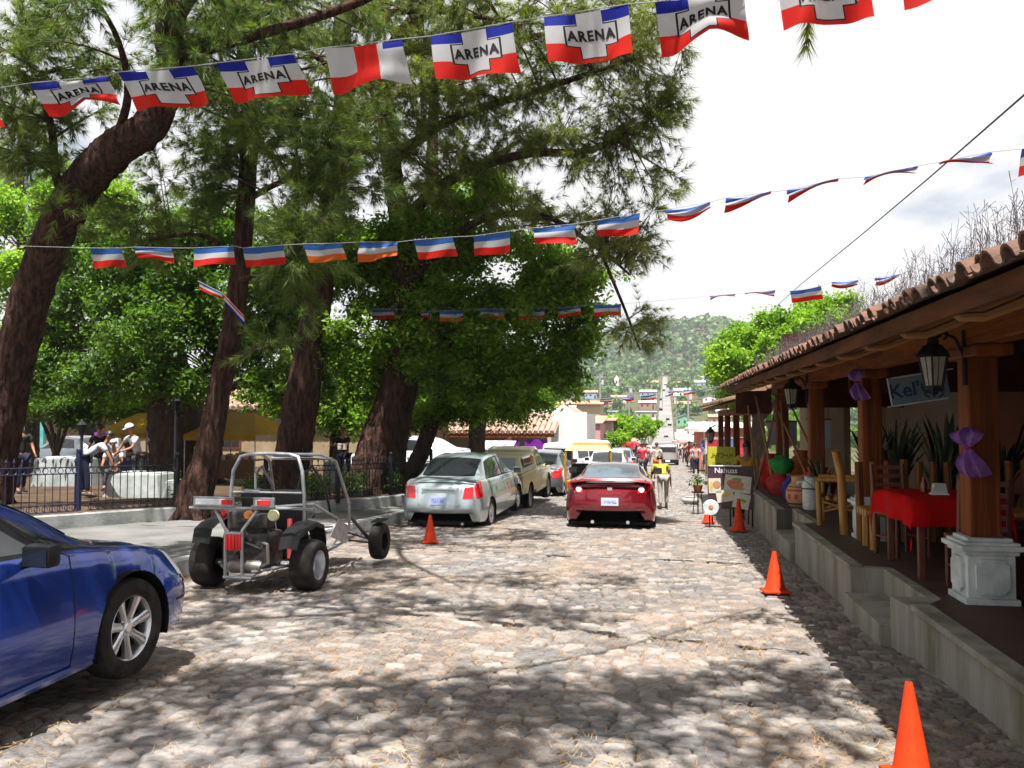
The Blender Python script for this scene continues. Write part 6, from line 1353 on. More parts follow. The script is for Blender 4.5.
# 1: the great leaning pine at the left
tree('pine_tree', 'huge leaning pine with thick bent trunk rising at the left edge', [W(-14, 512, 15.0), W(0, 430, 15.0), W(22, 330, 14.8), W(42, 265, 14.6), W(72, 200, 14.3), W(112, 152, 14.0), W(150, 125, 13.8), W(172, 70, 13.6), W(180, 0, 13.4), (-5.0, 12.6, 11.5), (-4.4, 11.5, 13.5)], [.44, .38, .36, .35, .35, .33, .30, .24, .21, .16, .07],
     [([W(66, 205, 14.4), W(55, 170, 14.3), W(52, 130, 14.0), W(38, 85, 13.6), W(20, 40, 13)], [.10, .08, .07, .05, .03]), ([W(112, 152, 14), W(128, 95, 13.5), W(118, 40, 13), W(90, -10, 12)], [.09, .07, .05, .03]),
      ([W(180, 0, 13.4), (-4.5, 11, 10.2), (-3.2, 8.5, 9.4), (-1.8, 6.4, 8.9)], [.09, .06, .045, .02]), ([W(176, 40, 13.5), (-6.2, 10.5, 9.2), (-6.0, 7.5, 8.9), (-6.6, 5, 8.6)], [.12, .09, .06, .03]),
      ([W(172, 60, 13.6), (-5, 14, 9), (-3.5, 13.5, 9.6), (-1.8, 12.8, 9.8)], [.10, .08, .06, .03])],
     [(W(50, 70, 13.5), (1.7, 1.6, 1.1), 14), (W(110, 30, 13), (1.6, 1.6, 1.0), 14), (W(30, 150, 14), (1.3, 1.2, .7), 8), (W(0, 20, 13), (1.4, 1.4, 1.2), 8), ((-5.2, 7.6, 9), (2.4, 3.0, .9), 30), ((-3.2, 11.6, 9.6), (2.6, 1.7, .9), 22), ((-5, 12.5, 12.5), (3, 3, 1.6), 16), (W(215, 50, 13), (1.3, 1.3, .9), 12), (W(20, 95, 13.5), (1.3, 1.3, .8), 9), (W(90, 215, 14), (.8, .8, .4), 4)], seed=11, leaf=PINE)
# 2: slender pine in front of the ficus
tree('pine_tree', 'slender pine with slightly curved trunk just left of the buggy', [W(192, 516, 15.2), W(207, 455, 15.3), W(220, 390, 15.4), W(232, 330, 15.5), W(243, 240, 15.6), W(250, 130, 15.7), W(256, 20, 15.8), (-4.6, 15.6, 11.5)], [.33, .25, .22, .20, .18, .16, .12, .05],
     [([W(246, 200, 15.6), W(290, 180, 15), W(340, 190, 14.5)], [.07, .05, .03]), ([W(240, 260, 15.5), W(200, 235, 15), W(150, 240, 14.5)], [.06, .04, .02]), ([W(240, 280, 15.4), W(275, 270, 14.8), W(300, 262, 14.2)], [.05, .04, .02])],
     [(W(280, 140, 15.2), (1.7, 1.5, 1.2), 20), (W(345, 200, 14.5), (1.1, 1.1, .9), 12), (W(300, 240, 14.4), (.9, .9, 1.0), 10), (W(230, 60, 15.5), (1.8, 1.7, 1.3), 18), (W(170, 190, 14.8), (1.3, 1.2, .9), 10), (W(130, 235, 15), (1.0, 1.0, .6), 6), (W(300, 330, 14.8), (.6, .7, .8), 6), (W(210, 120, 15), (1.3, 1.2, .9), 12), (W(300, 40, 15), (1.6, 1.5, 1.0), 14), (W(330, 130, 14.6), (1.2, 1.2, .9), 12), ((-7.5, 16.5, 10.8), (3.2, 2.6, 1.2), 24)], seed=12, leaf=PINE, L=.24)
# 3
tree('pine_tree', 'tall straight pine rising directly behind the buggy', [W(284, 502, 19.2), W(296, 435, 19.3), W(308, 360, 19.4), W(322, 270, 19.5), W(334, 180, 19.6), W(345, 90, 19.7), W(352, 0, 19.8), (-4.2, 19.8, 15)], [.50, .42, .36, .30, .27, .24, .20, .06],
     [([W(340, 140, 19.6), W(375, 100, 18.6), W(420, 95, 17.4)], [.10, .08, .04]), ([W(345, 80, 19.6), W(305, 50, 18.8), W(265, 40, 18)], [.09, .06, .03]), ([W(350, 20, 19.8), W(420, 10, 18), W(500, 20, 16.5)], [.10, .08, .04])],
     [(W(340, 40, 19), (2.1, 2, 1.4), 22), (W(420, 90, 17.5), (1.5, 1.4, 1.0), 16), (W(300, 110, 18.6), (1.6, 1.6, 1.1), 14), (W(500, 25, 16.8), (1.7, 1.6, .9), 16), (W(360, 170, 18.8), (1.2, 1.2, .9), 10), (W(385, 30, 18), (1.6, 1.5, 1.1), 14), (W(300, 220, 18.6), (1.2, 1.2, 1.1), 10), ((-8.5, 20, 11.8), (3.4, 3, 1.2), 22)], seed=13, leaf=PINE2)
# 4: the pine whose limbs hang over the street
tree('pine_tree', 'big pine with limbs hanging far out over the street against the sky', [W(362, 502, 20.0), W(375, 445, 20.1), W(393, 385, 20.2), W(404, 300, 20.2), W(398, 210, 20), W(388, 130, 19.6), W(398, 40, 19.4), (-2.4, 19.0, 13.5)], [.52, .39, .32, .28, .25, .22, .18, .07],
     [([W(398, 225, 20), W(450, 180, 19.2), W(520, 155, 18.2), W(590, 150, 17.2), W(650, 120, 16.4)], [.16, .13, .10, .07, .03]), ([W(392, 160, 19.7), W(450, 120, 18.8), W(540, 90, 17.6), (W(630, 60, 16.4))], [.14, .11, .08, .03]),
      ([W(404, 285, 20.2), W(470, 225, 19.6), W(540, 215, 18.8), W(600, 250, 18), W(630, 275, 17.6)], [.13, .10, .07, .05, .02]), ([W(396, 50, 19.4), W(470, 50, 18.4), W(570, 30, 17.2), W(670, 22, 16)], [.12, .09, .07, .03]),
      ([W(600, 250, 18), W(625, 310, 18), W(640, 350, 18)], [.04, .03, .015])],
     [(W(640, 110, 16.6), (1.05, 1.1, .75), 17), (W(580, 150, 17.4), (1.2, 1.2, .7), 16), (W(655, 60, 16.3), (.95, 1, .55), 12), (W(660, 185, 16.8), (.55, .6, .35), 6), (W(560, 70, 17.6), (1.6, 1.4, .9), 22), (W(500, 130, 18.4), (1.5, 1.4, .9), 20), (W(610, 245, 17.8), (1.0, .9, .55), 12), (W(540, 210, 18.8), (1.3, 1.2, .6), 14),
      (W(460, 190, 19), (1.5, 1.4, 1.0), 14), (W(660, 20, 16), (1.1, 1.1, .5), 9), (W(450, 60, 18.4), (1.6, 1.5, 1.1), 14), (W(645, 320, 17.8), (.55, .6, .6), 6), (W(620, 200, 17.4), (.7, .7, .45), 7), (W(640, 245, 17.4), (.45, .5, .3), 4), (W(410, 200, 18.8), (1.1, 1.0, 1.0), 5), (W(400, 130, 18.4), (1.2, 1.1, .9), 12), (W(470, 130, 18), (1.3, 1.2, .9), 12), (W(545, 30, 17), (1.5, 1.2, .8), 14), (W(610, 20, 16.4), (1.1, 1.1, .6), 10)], seed=14, leaf=PINE2, K=17)
# 5: out of frame at the left, its boughs shade the near cobbles
tree('pine_tree', 'pine boughs reaching in over the top of the photo with small cones', [(-8.6, 1.2, .2), (-8.3, 1.4, 4), (-7.9, 1.8, 8), (-7.2, 2.1, 12)], [.4, .33, .26, .12],
     [([(-8, 1.6, 6.2), (-5.5, 2.2, 7.4), (-3, 2.7, 7.8), (-.6, 3.1, 7.6), (1.4, 3.4, 7.2)], [.12, .08, .05, .03, .015]), ([(-7.9, 1.8, 8), (-5, 3.6, 9.0), (-2, 5.0, 9.2), (.2, 5.6, 8.8)], [.09, .06, .04, .015]), ([(-1.5, 3, 7.7), (-.2, 4.6, 6.6), tuple(W(795, -8, 7.2)), tuple(W(810, -16, 7.0))], [.04, .02, .012, .006])],
     [((-1.6, 2.2, 7.8), (3.2, 1.25, .5), 44), ((.9, 3.6, 7.2), (1.2, .55, .4), 10), ((-4.6, 2.7, 8), (2.0, 1.6, .7), 18), ((-3.6, 5.4, 8.9), (1.9, 1.9, .6), 20), ((-1.2, 7.6, 9), (1.6, .5, .4), 6), (W(812, -16, 7), (.04, .04, .04), 1), ((-.6, 5.2, 9), (1.0, .5, .35), 6), ((-7.5, 2, 11), (3, 3, 2), 12)], seed=15, leaf=PINE2, L=.17)
# broadleaved trees of the park
tree('broadleaf_tree', 'bright green broadleaf tree with twin trunk behind the silver sedan', [W(392, 496, 21.5), W(398, 440, 21.6), W(408, 390, 21.7), W(425, 335, 21.8), W(440, 280, 21.8), W(450, 240, 21.8)], [.32, .27, .24, .19, .13, .06],
     [([W(408, 390, 21.7), W(450, 340, 21), W(500, 310, 20.2), W(555, 300, 19.4)], [.14, .11, .08, .03]), ([W(412, 370, 21.7), W(455, 370, 21), W(510, 370, 20.4), W(560, 360, 20)], [.12, .09, .06, .03]), ([W(425, 335, 21.8), W(395, 290, 21), W(370, 260, 20.4)], [.10, .07, .03]), ([W(430, 320, 21.8), W(480, 260, 21), W(520, 235, 20.4)], [.1, .07, .03])],
     [(W(440, 300, 21), (1.7, 1.4, 1.1), 20), (W(500, 320, 20.4), (1.5, 1.3, 1.0), 20), (W(555, 315, 19.8), (1.05, 1, .7), 14), (W(500, 380, 20.6), (1.4, 1.2, .65), 15), (W(550, 372, 20.3), (.85, .8, .55), 9), (W(380, 300, 20.6), (1.3, 1.2, 1.0), 14), (W(470, 245, 21), (1.4, 1.2, .7), 12), (W(420, 370, 21), (1.2, 1.1, .7), 10), (W(575, 270, 20), (.9, .8, .7), 9), (W(540, 262, 20), (1.0, .8, .6), 9), (W(400, 330, 19.6), (1.0, .9, .9), 12), (W(400, 250, 20), (1.1, 1, .8), 10), (W(580, 330, 19.8), (.6, .6, .7), 7), (W(350, 340, 19.6), (.9, .9, .8), 8), (W(430, 225, 20), (1.1, 1, .7), 9), (W(470, 185, 20), (1.0, 1, .6), 7), (W(350, 240, 19.8), (1.1, 1, .9), 10)], kind='broad', leaf=BROAD, bark=BARK2, seed=21, K=14, size=.125, twigs=11, tl=.5)
tree('broadleaf_tree', 'leaning broadleaf trunk with green crown between twin trunk tree and silver sedan', [W(398, 498, 23), W(420, 455, 23.1), (W(436, 410, 23.2)), W(448, 365, 23.2), W(452, 320, 23)], [.27, .23, .2, .15, .06],
     [([W(436, 410, 23.2), W(470, 385, 22.8), W(510, 395, 22.6)], [.09, .06, .03])], [(W(450, 345, 23), (1.5, 1.3, 1.0), 12), (W(520, 405, 22.6), (1.0, .9, .45), 9), (W(470, 400, 23), (1.2, 1, .5), 10), (W(415, 415, 23), (.9, .9, .4), 6)], kind='broad', leaf=BROAD, bark=BARK2, seed=22, K=14, size=.13, twigs=11, tl=.5)
tree('broadleaf_tree', 'straight broadleaf tree standing at the corner before the purple draped house', [W(474, 478, 31), W(477, 440, 31), W(479, 400, 31), W(480, 350, 31)], [.38, .32, .3, .12],
     [([W(478, 405, 31), W(510, 385, 30.5), W(545, 380, 30)], [.1, .07, .03]), ([W(478, 410, 31), W(450, 385, 30.6), W(430, 370, 30)], [.1, .07, .03])], [(W(480, 370, 31), (2.0, 1.8, 1.3), 18), (W(540, 385, 30.4), (1.5, 1.4, .7), 12), (W(430, 390, 30.5), (1.6, 1.4, .9), 12), (W(510, 405, 30.5), (1.2, 1.1, .5), 9)], kind='broad', leaf=BROADD, bark=BARK2, seed=23, K=12, size=.17, twigs=10, tl=.7)
tree('ficus_tree', 'broad dark ficus with massive fluted trunk behind the slender pine', [W(180, 488, 24), W(178, 440, 24), W(172, 390, 24), W(165, 340, 24), W(160, 290, 24)], [.95, .80, .70, .45, .2],
     [([W(174, 400, 24), W(230, 350, 23.4), W(290, 330, 22.8)], [.25, .16, .06]), ([W(172, 390, 24), W(120, 345, 23.4), W(70, 330, 23)], [.25, .16, .06]), ([W(166, 345, 24), W(200, 280, 24), W(230, 230, 24)], [.2, .12, .05]), ([W(176, 405, 24), W(240, 385, 22.5), W(300, 378, 21.5)], [.15, .1, .04]), ([W(166, 345, 24), W(110, 290, 24), W(80, 250, 24)], [.2, .12, .05])],
     [(W(160, 290, 23.5), (2.6, 2.2, 1.3), 28), (W(250, 320, 22.8), (2.2, 1.9, 1.2), 24), (W(80, 320, 23), (2.2, 1.9, 1.1), 20), (W(240, 230, 23.5), (2.2, 1.9, 1.2), 18), (W(90, 240, 23.5), (2.1, 1.9, 1.1), 16), (W(300, 385, 21.8), (1.5, 1.3, .45), 12), (W(120, 370, 22.5), (1.8, 1.5, .5), 14), (W(320, 260, 22.8), (1.6, 1.5, 1.0), 12), (W(170, 230, 22.5), (1.8, 1.5, 1.0), 14), (W(60, 385, 22), (1.3, 1.2, .35), 9), (W(170, 385, 22), (1.6, 1.3, .35), 9), (W(210, 290, 22), (1.5, 1.3, 1.1), 12), (W(270, 270, 21), (1.4, 1.2, 1.0), 12), (W(140, 330, 21), (1.4, 1.2, .7), 10)], kind='broad', leaf=BROADD, bark=BARK2, seed=24, K=13, size=.14, twigs=11, tl=.6)
tree('broadleaf_tree', 'sunlit light green tree behind the great leaning pine', [W(30, 478, 29), W(32, 420, 29), W(30, 350, 29), W(32, 260, 29)], [.3, .25, .2, .08], [([W(30, 350, 29), W(70, 300, 29), W(110, 280, 29)], [.12, .08, .04]), ([W(30, 330, 29), W(0, 280, 29)], [.1, .04])],
     [(W(20, 205, 29), (2.6, 2.2, 1.0), 24), (W(90, 195, 29), (1.8, 1.6, .9), 14), (W(20, 280, 29), (2.4, 2, 1.4), 18), (W(10, 360, 28), (2, 1.8, 1.2), 14), (W(110, 290, 29), (1.7, 1.6, 1.2), 12)], kind='broad', leaf=BROADL, bark=BARK2, seed=25, K=11, size=.18, twigs=10, tl=.7)
for k, (x, y, lb) in enumerate(((56, 478, 'small many stemmed tree before the mural at far left'), (130, 476, 'small many stemmed tree left of the yellow canopy'))):
    tree('small_tree', lb, [W(x, y, 27), W(x, y-22, 27), W(x-2, y-45, 27)], [.14, .12, .06], [([W(x, y-22, 27), W(x+q*9, y-50, 27), W(x+q*20, y-78, 27)], [.09, .06, .03]) for q in (-1.2, -.5, .4, 1.2)], [(W(x, 392, 27), (2.3, 2, .75), 26), (W(x+20, 408, 26.5), (1.5, 1.3, .45), 10)], kind='broad', leaf=BROAD if k else BROADD, bark=BARK2, seed=30+k, K=12, size=.14, twigs=10, tl=.6, group='small trees of the park')
tree('broadleaf_tree', 'green tree filling the gap behind the tall straight pine', [W(335, 480, 29), W(338, 430, 29), W(335, 370, 29)], [.3, .25, .1], [([W(337, 420, 29), W(370, 395, 29)], [.1, .04]), ([W(337, 420, 29), W(290, 395, 29)], [.1, .04])], [(W(330, 370, 29), (2.4, 2, 1.4), 22), (W(330, 412, 28.5), (1.9, 1.7, .5), 14), (W(270, 400, 28.5), (1.3, 1.3, .7), 8), (W(390, 350, 28.5), (1.5, 1.4, 1.2), 12)], kind='broad', leaf=BROAD, bark=BARK2, seed=33, K=12, size=.17, twigs=10, tl=.7)
tree('pine_tree', 'distant pale pine seen in the gap at the far left', [W(25, 478, 44), W(22, 300, 44), W(20, 120, 44)], [.35, .28, .12], [], [(W(20, 150, 44), (3.2, 3, 1.8), 26), (W(25, 110, 44), (2.5, 2.3, 1.6), 16), (W(40, 190, 44), (2.6, 2.4, .9), 10)], leaf=PINE2, seed=34, K=14, L=.4, wd=.012, tl=1.0, twigs=10)
tree('pine_tree', 'background pine filling the canopy between the straight and the overhanging pines', [W(440, 470, 34), W(436, 350, 34), W(432, 180, 34), W(436, 40, 34)], [.4, .32, .25, .12], [([W(434, 200, 34), W(480, 170, 33)], [.1, .04]), ([W(434, 170, 34), W(370, 140, 33)], [.1, .04])],
     [(W(430, 160, 33.5), (3.2, 3, 1.8), 13), (W(440, 60, 33.5), (3.2, 3, 2), 14), (W(500, 200, 33), (2.4, 2, 1.2), 12), (W(350, 130, 33), (2.6, 2, 1.8), 14), (W(250, 100, 33), (3.5, 2, 2.4), 16), (W(160, 160, 33), (3.0, 2, 2.2), 12)], leaf=PINE, seed=35, K=14, L=.34, wd=.009, tl=.9, twigs=10)
# green tree behind the porch on the right
tree('broadleaf_tree', 'bright yellow green tree behind the tiled porch roof against the sky', [(4.3, 37, -1.2), (4.3, 37, 1.5), (4.2, 37, 3.4)], [.3, .25, .12], [([(4.3, 37, 1.5), (6.2, 37, 3.6), (8, 37, 4.8)], [.14, .1, .04]), ([(4.3, 37, 1.6), (3.3, 37, 3.4)], [.1, .04])],
     [(W(745, 365, 37), (1.5, 1.7, 1.2), 26), (W(785, 335, 37), (1.7, 1.7, 1.0), 24), (W(815, 322, 37.5), (1.6, 1.5, 1.1), 24), (W(838, 312, 37.5), (1.0, 1.2, .8), 12), (W(765, 328, 37), (1.3, 1.3, .9), 14), (W(722, 348, 37), (.8, 1, .6), 9), (W(768, 362, 37), (1.7, 1.7, 1.1), 22), (W(728, 372, 37), (.8, 1, .9), 9), (W(800, 360, 37), (1.8, 1.6, 1.3), 20), (W(735, 400, 37), (.9, 1.2, .8), 10)], kind='broad', leaf=BROADL, bark=BARK2, seed=41, K=12, size=.17, twigs=10, tl=.55)
tree('broadleaf_tree', 'thin half bare grey green tree right of the bright tree behind the roof', [(9.5, 40, -1.3), (9.6, 40, 3), (9.8, 40, 5.5)], [.2, .14, .05], [([(9.6, 40, 3), (8.9, 40, 5.5)], [.06, .02])], [(W(842, 328, 40), (1.2, 1.2, 1.1), 10), (W(855, 350, 40), (1.2, 1.2, 1), 8)], kind='broad', leaf=BROADD, bark=BARK2, seed=42, K=5, size=.14, twigs=7, tl=.6)
# street trees in the middle distance
tree('clipped_tree', 'flat topped light green clipped tree behind the red umbrella', [W(628, 465, 66), W(629, 440, 66), W(630, 428, 66)], [.16, .14, .08], [([W(629, 436, 66), W(612, 428, 66)], [.06, .03]), ([W(629, 436, 66), W(645, 428, 66)], [.06, .03])], [(W(630, 425, 66), (2.0, 1.8, .8), 24), (W(648, 428, 66), (1.0, 1.2, .6), 10), (W(612, 424, 66), (1.0, 1, .6), 8)], kind='broad', leaf=BROADL, bark=BARK2, seed=43, K=10, size=.28, twigs=8, tl=.5)
tree('clipped_tree', 'round light green bush tree left of the red umbrella', [W(612, 468, 60), W(612, 445, 60)], [.14, .08], [], [(W(613, 438, 60), (1.15, 1.1, .5), 18)], kind='broad', leaf=BROADL, bark=BARK2, seed=44, K=10, size=.25, twigs=8, tl=.4)
# low planting inside the fence
rd = random.Random(3)
for k in (1, 2, 3, 4, 5):
    Yb = [14.2, 15.6, 16.6, 17.6, 18.8, 20.4, 12.6][k]; b0_ = Vector((ux(Yb)-.7, Yb, gz(Yb)+H2)); g = np.random.default_rng(60+k); O = rvec(60, g)*np.array([.35, .35, .28])*(.5+.5*g.random((60, 1)))+np.array([0, 0, .3])
    V_, F_ = leaves(O, O, 9, .09, .06, g); t = thing('shrub', 'shrub', 'shrub', b0_, 0, 'low shrubs inside the park fence'); np_mesh('leaves', V_, F_, BROADD, t)
    mb = MB()
    for q in range(7): mb.tube([(0, 0, -.02), tuple(O[q*8]*.9)], [.012, .005], 4)
    mb.build('stems', TWIG, t); t['label'] = 'low leafy shrub inside the fence, '+['right of the black fence section', 'at the foot of the slender pine', 'just behind the buggy cage', 'before the straight pine', 'left of the overhanging pine foot', 'last one before the silver sedan', 'behind the violet fence'][k]
# ================================================================== buildings and far things
PLAST = M('white_lime_wall', (.48, .46, .45), .9, col2=(.58, .57, .56), scale=1.5, detail=8, c3=(.58, .42, .36), ramp=(.3, .62))
PINKW = M('pink_wall', (.50, .26, .28), .9, col2=(.42, .23, .23), scale=1); GREYW = M('grey_wall', (.30, .29, .27), .9, col2=(.38, .36, .33), scale=1)
ROOFC = M('sunny_clay_roof', (.27, .14, .10), .85, col2=(.38, .26, .21), scale=1.5, detail=8); TIN = M('tin_roof', (.42, .42, .42), .5, .3, col2=(.55, .54, .52), scale=1.2); RUST = M('rusty_roof', (.36, .15, .09), .7, col2=(.45, .26, .18), scale=1.5)
DARKO = M('dark_opening', (.02, .018, .016), .6)
def tile_rows(x0, x1, yf, zf, yb, zb, pitch=.28, r=.11):
    mb = MB(); n = int((x1-x0)/pitch)
    for k in range(n):
        x = x0+(k+.5)*pitch; mb.tube([(x, yf, zf), (x, (yf+yb)/2, (zf+zb)/2), (x, yb, zb)], [r, r*.97, r*.94], 8)
    mb.add([(x0, yf+.02, zf-.04), (x1, yf+.02, zf-.04), (x1, yb, zb-.04), (x0, yb, zb-.04)], [(0, 1, 2, 3)]); return mb
def house(name, label, x, y, w_, d, h, wall, roof, style='gable', z=None, rz=0, wins=2, group=None, rise=1.1, door=True, cat='house', ov=.35):
    """front faces the camera (-y)"""
    z = terr(x, y)-.1 if z is None else z; t = thing(name, label, cat, (x, y, z), rz, group); W_ = w_/2
    MB().bb(-W_, W_, 0, d, -1.5, h).build('wall', wall, t)
    if style == 'gable':     # ridge along x
        mb = MB(); mb.slab([(-W_-ov, -ov, h-.05), (W_+ov, -ov, h-.05), (W_+ov, d/2, h+rise), (-W_-ov, d/2, h+rise)], (0, 0, 1), .08); mb.slab([(-W_-ov, d+ov, h-.05), (W_+ov, d+ov, h-.05), (W_+ov, d/2, h+rise), (-W_-ov, d/2, h+rise)], (0, 0, 1), .081); mb.build('roof', roof, t)
        m2 = MB()
        for s in (-1, 1): m2.slab([(s*(W_-.003), .02, h), (s*(W_-.003), d-.02, h), (s*(W_-.003), d/2, h+rise-.02)], (s, 0, 0), -.12)
        m2.build('gable_wall', wall, t)
    elif style == 'front':   # gable towards the camera
        mb = MB(); mb.slab([(-W_-ov, -ov, h-.1), (-W_-ov, d+ov, h-.1), (0, d+ov, h+rise), (0, -ov, h+rise)], (0, 0, 1), .08); mb.slab([(W_+ov, -ov, h-.1), (W_+ov, d+ov, h-.1), (0, d+ov, h+rise), (0, -ov, h+rise)], (0, 0, 1), .081); mb.build('roof', roof, t)
        MB().slab([(-W_, .003, h), (W_, .003, h), (0, .003, h+rise)], (0, 1, 0), .12).build('gable_wall', wall, t)
    else: MB().slab([(-W_-ov, -ov, h+.01), (W_+ov, -ov, h+.01), (W_+ov, d+ov, h+.35), (-W_-ov, d+ov, h+.35)], (0, 0, 1), .06).build('roof', roof, t)
    for k in range(wins):
        cx_ = -W_+w_*(k+.5+(0 if not door else .0))/(wins+(1 if door else 0)); f = MB().bb(cx_-.5, cx_+.5, -.05, -.001, h*.38, h*.76).build('window', wall, t); MB().bb(cx_-.42, cx_+.42, -.06, -.051, h*.42, h*.72).build('pane', DARKO, f)
    if door: cx_ = -W_+w_*(wins+.5)/(wins+1); MB().bb(cx_-.5, cx_+.5, -.04, -.001, 0, min(2.1, h*.8)).build('door', RWOOD, t)
    return t
# long tiled house facing us behind the parked cars, purple and white drapes over its doorway
Yh = 46; A_, B_ = at(396, 432, Yh), at(556, 433, Yh); zt = at(520, 432, Yh).z; zg = gz(Yh)
t = thing('tiled_house', 'low house with long clay tile roof and purple drapes over its doorway', 'house', ((A_.x+B_.x)/2, Yh, zg)); L_ = (B_.x-A_.x)/2; he = zt-zg
tile_rows(-L_, L_, -.5, he, 3.4, he+1.05, pitch=.30, r=.12).build('tile_roof', ROOFC, t, smooth=True)
MB().bb(-L_+.2, L_-.35, 1.2, 3.4, -.5, he+.1).build('wall', GREYW, t); MB().bb(-L_, L_-.05, -.42, -.3, he-.28, he-.06).build('beam', WOOD, t)
for q in (-.95, -.5, .0, .45, .93): MB().bb(q*L_-.1, q*L_+.1, -.42, -.22, -.3, he-.28).build('column', RWOOD if q < .9 else GREYW, t)
pX = at(523, 450, Yh).x-t.location.x
MB().bb(pX-1.0, pX+1.0, 1.14, 1.19, 0, 2.1).build('doorway', M('pale_door', (.33, .36, .33), .7), t)
for s in (-1, 1):
    P_ = [[(pX+s*(.15+1.25*u*(1-.0*v)+.0), -.35+.06*sin(u*9), he-.38-(.35+1.25*u**1.5)*v) for v in np.linspace(0, 1, 8)] for u in np.linspace(0, 1, 10)]; MB().grid(P_).build('purple_drape', M('purple_cloth', (.13, .012, .20), .7), t, smooth=True)
    P_ = [[(pX+s*(.75+.35*u+.1*sin(v*3)), -.28+.05*sin(u*8), he-1.25-1.1*v*(.5+.5*u)) for v in np.linspace(0, 1, 8)] for u in np.linspace(0, 1, 8)]; MB().grid(P_).build('white_drape', WHP, t, smooth=True)
# white gabled house, pink neighbour
pt = [at(552, 440, 47.5), at(587, 440, 47.5)]; wx = pt[1].x-pt[0].x
zpk = at(563, 404, 47.5).z; zp2 = at(575, 412, 47.5).z; zg = gz(47.5); t = thing('white_house', 'white limewashed house with plain gable end facing up the street', 'house', (pt[0].x, 47.5, zg))
xp = at(563, 404, 47.5).x-pt[0].x; x2 = at(573, 413, 47.5).x-pt[0].x; zL = at(553, 417, 47.5).z-zg
MB().slab([(0, 0, -.5), (wx, 0, -.5), (wx, 0, zp2-zg), (x2, 0, zp2-zg-.02), (xp, 0, zpk-zg), (0, 0, zL)], (0, 1, 0), .25).build('gable_wall', PLAST, t)
MB().bb(wx-.25, wx-.002, .252, 7, -.8, zp2-zg-.1).build('side_wall', PLAST, t); MB().bb(0, wx-.26, .252, 7, -.8, zL-.1).build('wall', PLAST, t)
MB().slab([(xp, .26, zpk-zg-.12), (xp, 7, zpk-zg-.12), (x2+.4, 7, zp2-zg-.3), (x2+.4, .26, zp2-zg-.3)], (0, 0, 1), .06).build('roof', ROOFC, t)
p = at(592.5, 440, 55); t = house('pink_house', 'narrow pink walled house next to the white gable', p.x, 55, 1.0, 6, at(592, 424, 55).z-gz(55), PINKW, ROOFC, 'flat', z=gz(55), wins=0, door=False, ov=.15)
p = at(603, 440, 62); t = house('grey_house', 'small grey house with orange roof edge beside the clipped trees', p.x, 62, 1.3, 8, at(602, 421, 62).z-gz(62), GREYW, RUST, 'flat', z=gz(62), wins=0, door=True, ov=.3)
p = at(578, 440, 96); house('ochre_house', 'ochre two storey house with red brown roof behind the white gable', p.x, 96, 5.0, 7, at(578, 404, 96).z-gz(96), M('ochre_wall', (.42, .34, .25), .9), RUST, 'gable', z=gz(96), wins=2, rise=.35, door=False, ov=.4)
p = at(540, 440, 75); house('cream_house', 'cream house with pale tin roof behind the long tiled house', p.x, 75, 5.2, 7, at(545, 416, 75).z-gz(75), CREAM, TIN, 'gable', z=gz(75), wins=2, rise=.9, door=False)
# the row behind the park
t = thing('plaza_building', 'long pale building with tiled eaves along the far side of the park', 'building', (-26, 41, gz(41)+H2)); MB().bb(-22, 13.5, 0, 4, -1, 3.0).build('wall', CREAM, t); tile_rows(-22.2, 13.7, -.6, 3.0, 4, 4.3, pitch=.32, r=.13).build('tile_roof', ROOFC, t, smooth=True)
for k in range(9): x = -19+k*3.9; f = MB().bb(x-.6, x+.6, -.05, -.001, 0 if k % 2 else .9, 2.3).build('door' if k % 2 else 'window', RWOOD, t); MB().bb(x-.48, x+.48, -.06, -.051, .15 if k % 2 else 1.0, 2.2).build('pane', DARKO, f)
for k in range(8): MB().bb(-21+k*4.8, -20.8+k*4.8, -.55, -.35, -.5, 2.95).build('column', WHP, t)
t = thing('mural_wall', 'wall with teal, orange and yellow painted mural at far left', 'wall', (at(24, 450, 36).x, 36, gz(36)+H2)); MB().bb(-2.6, 1.0, 0, .2, -1, 2.2).build('wall', M('mural_teal', (.05, .30, .30), .8, col2=(.16, .38, .36), scale=2), t)
for (x, z, r_, c_) in ((.3, 1.25, .5, (.6, .14, .03)), (-.5, 1.5, .45, (.55, .42, .05)), (-1.5, 1.0, .6, (.5, .1, .12)), (.0, .6, .35, (.1, .3, .08)), (-2.1, 1.6, .35, (.6, .3, .05))): MB().lathe([(.001, -.03), (r_, -.02), (r_, 0)], c=(x, 0, z), n=14, axis='Y').build('painted_patch', M('mural_spot', c_, .8, col2=tuple(min(1, q*1.5) for q in c_), scale=3), t)
YT = M('yellow_canvas', (.36, .22, .010), .7, col2=(.26, .15, .008), scale=2, transl=.3)
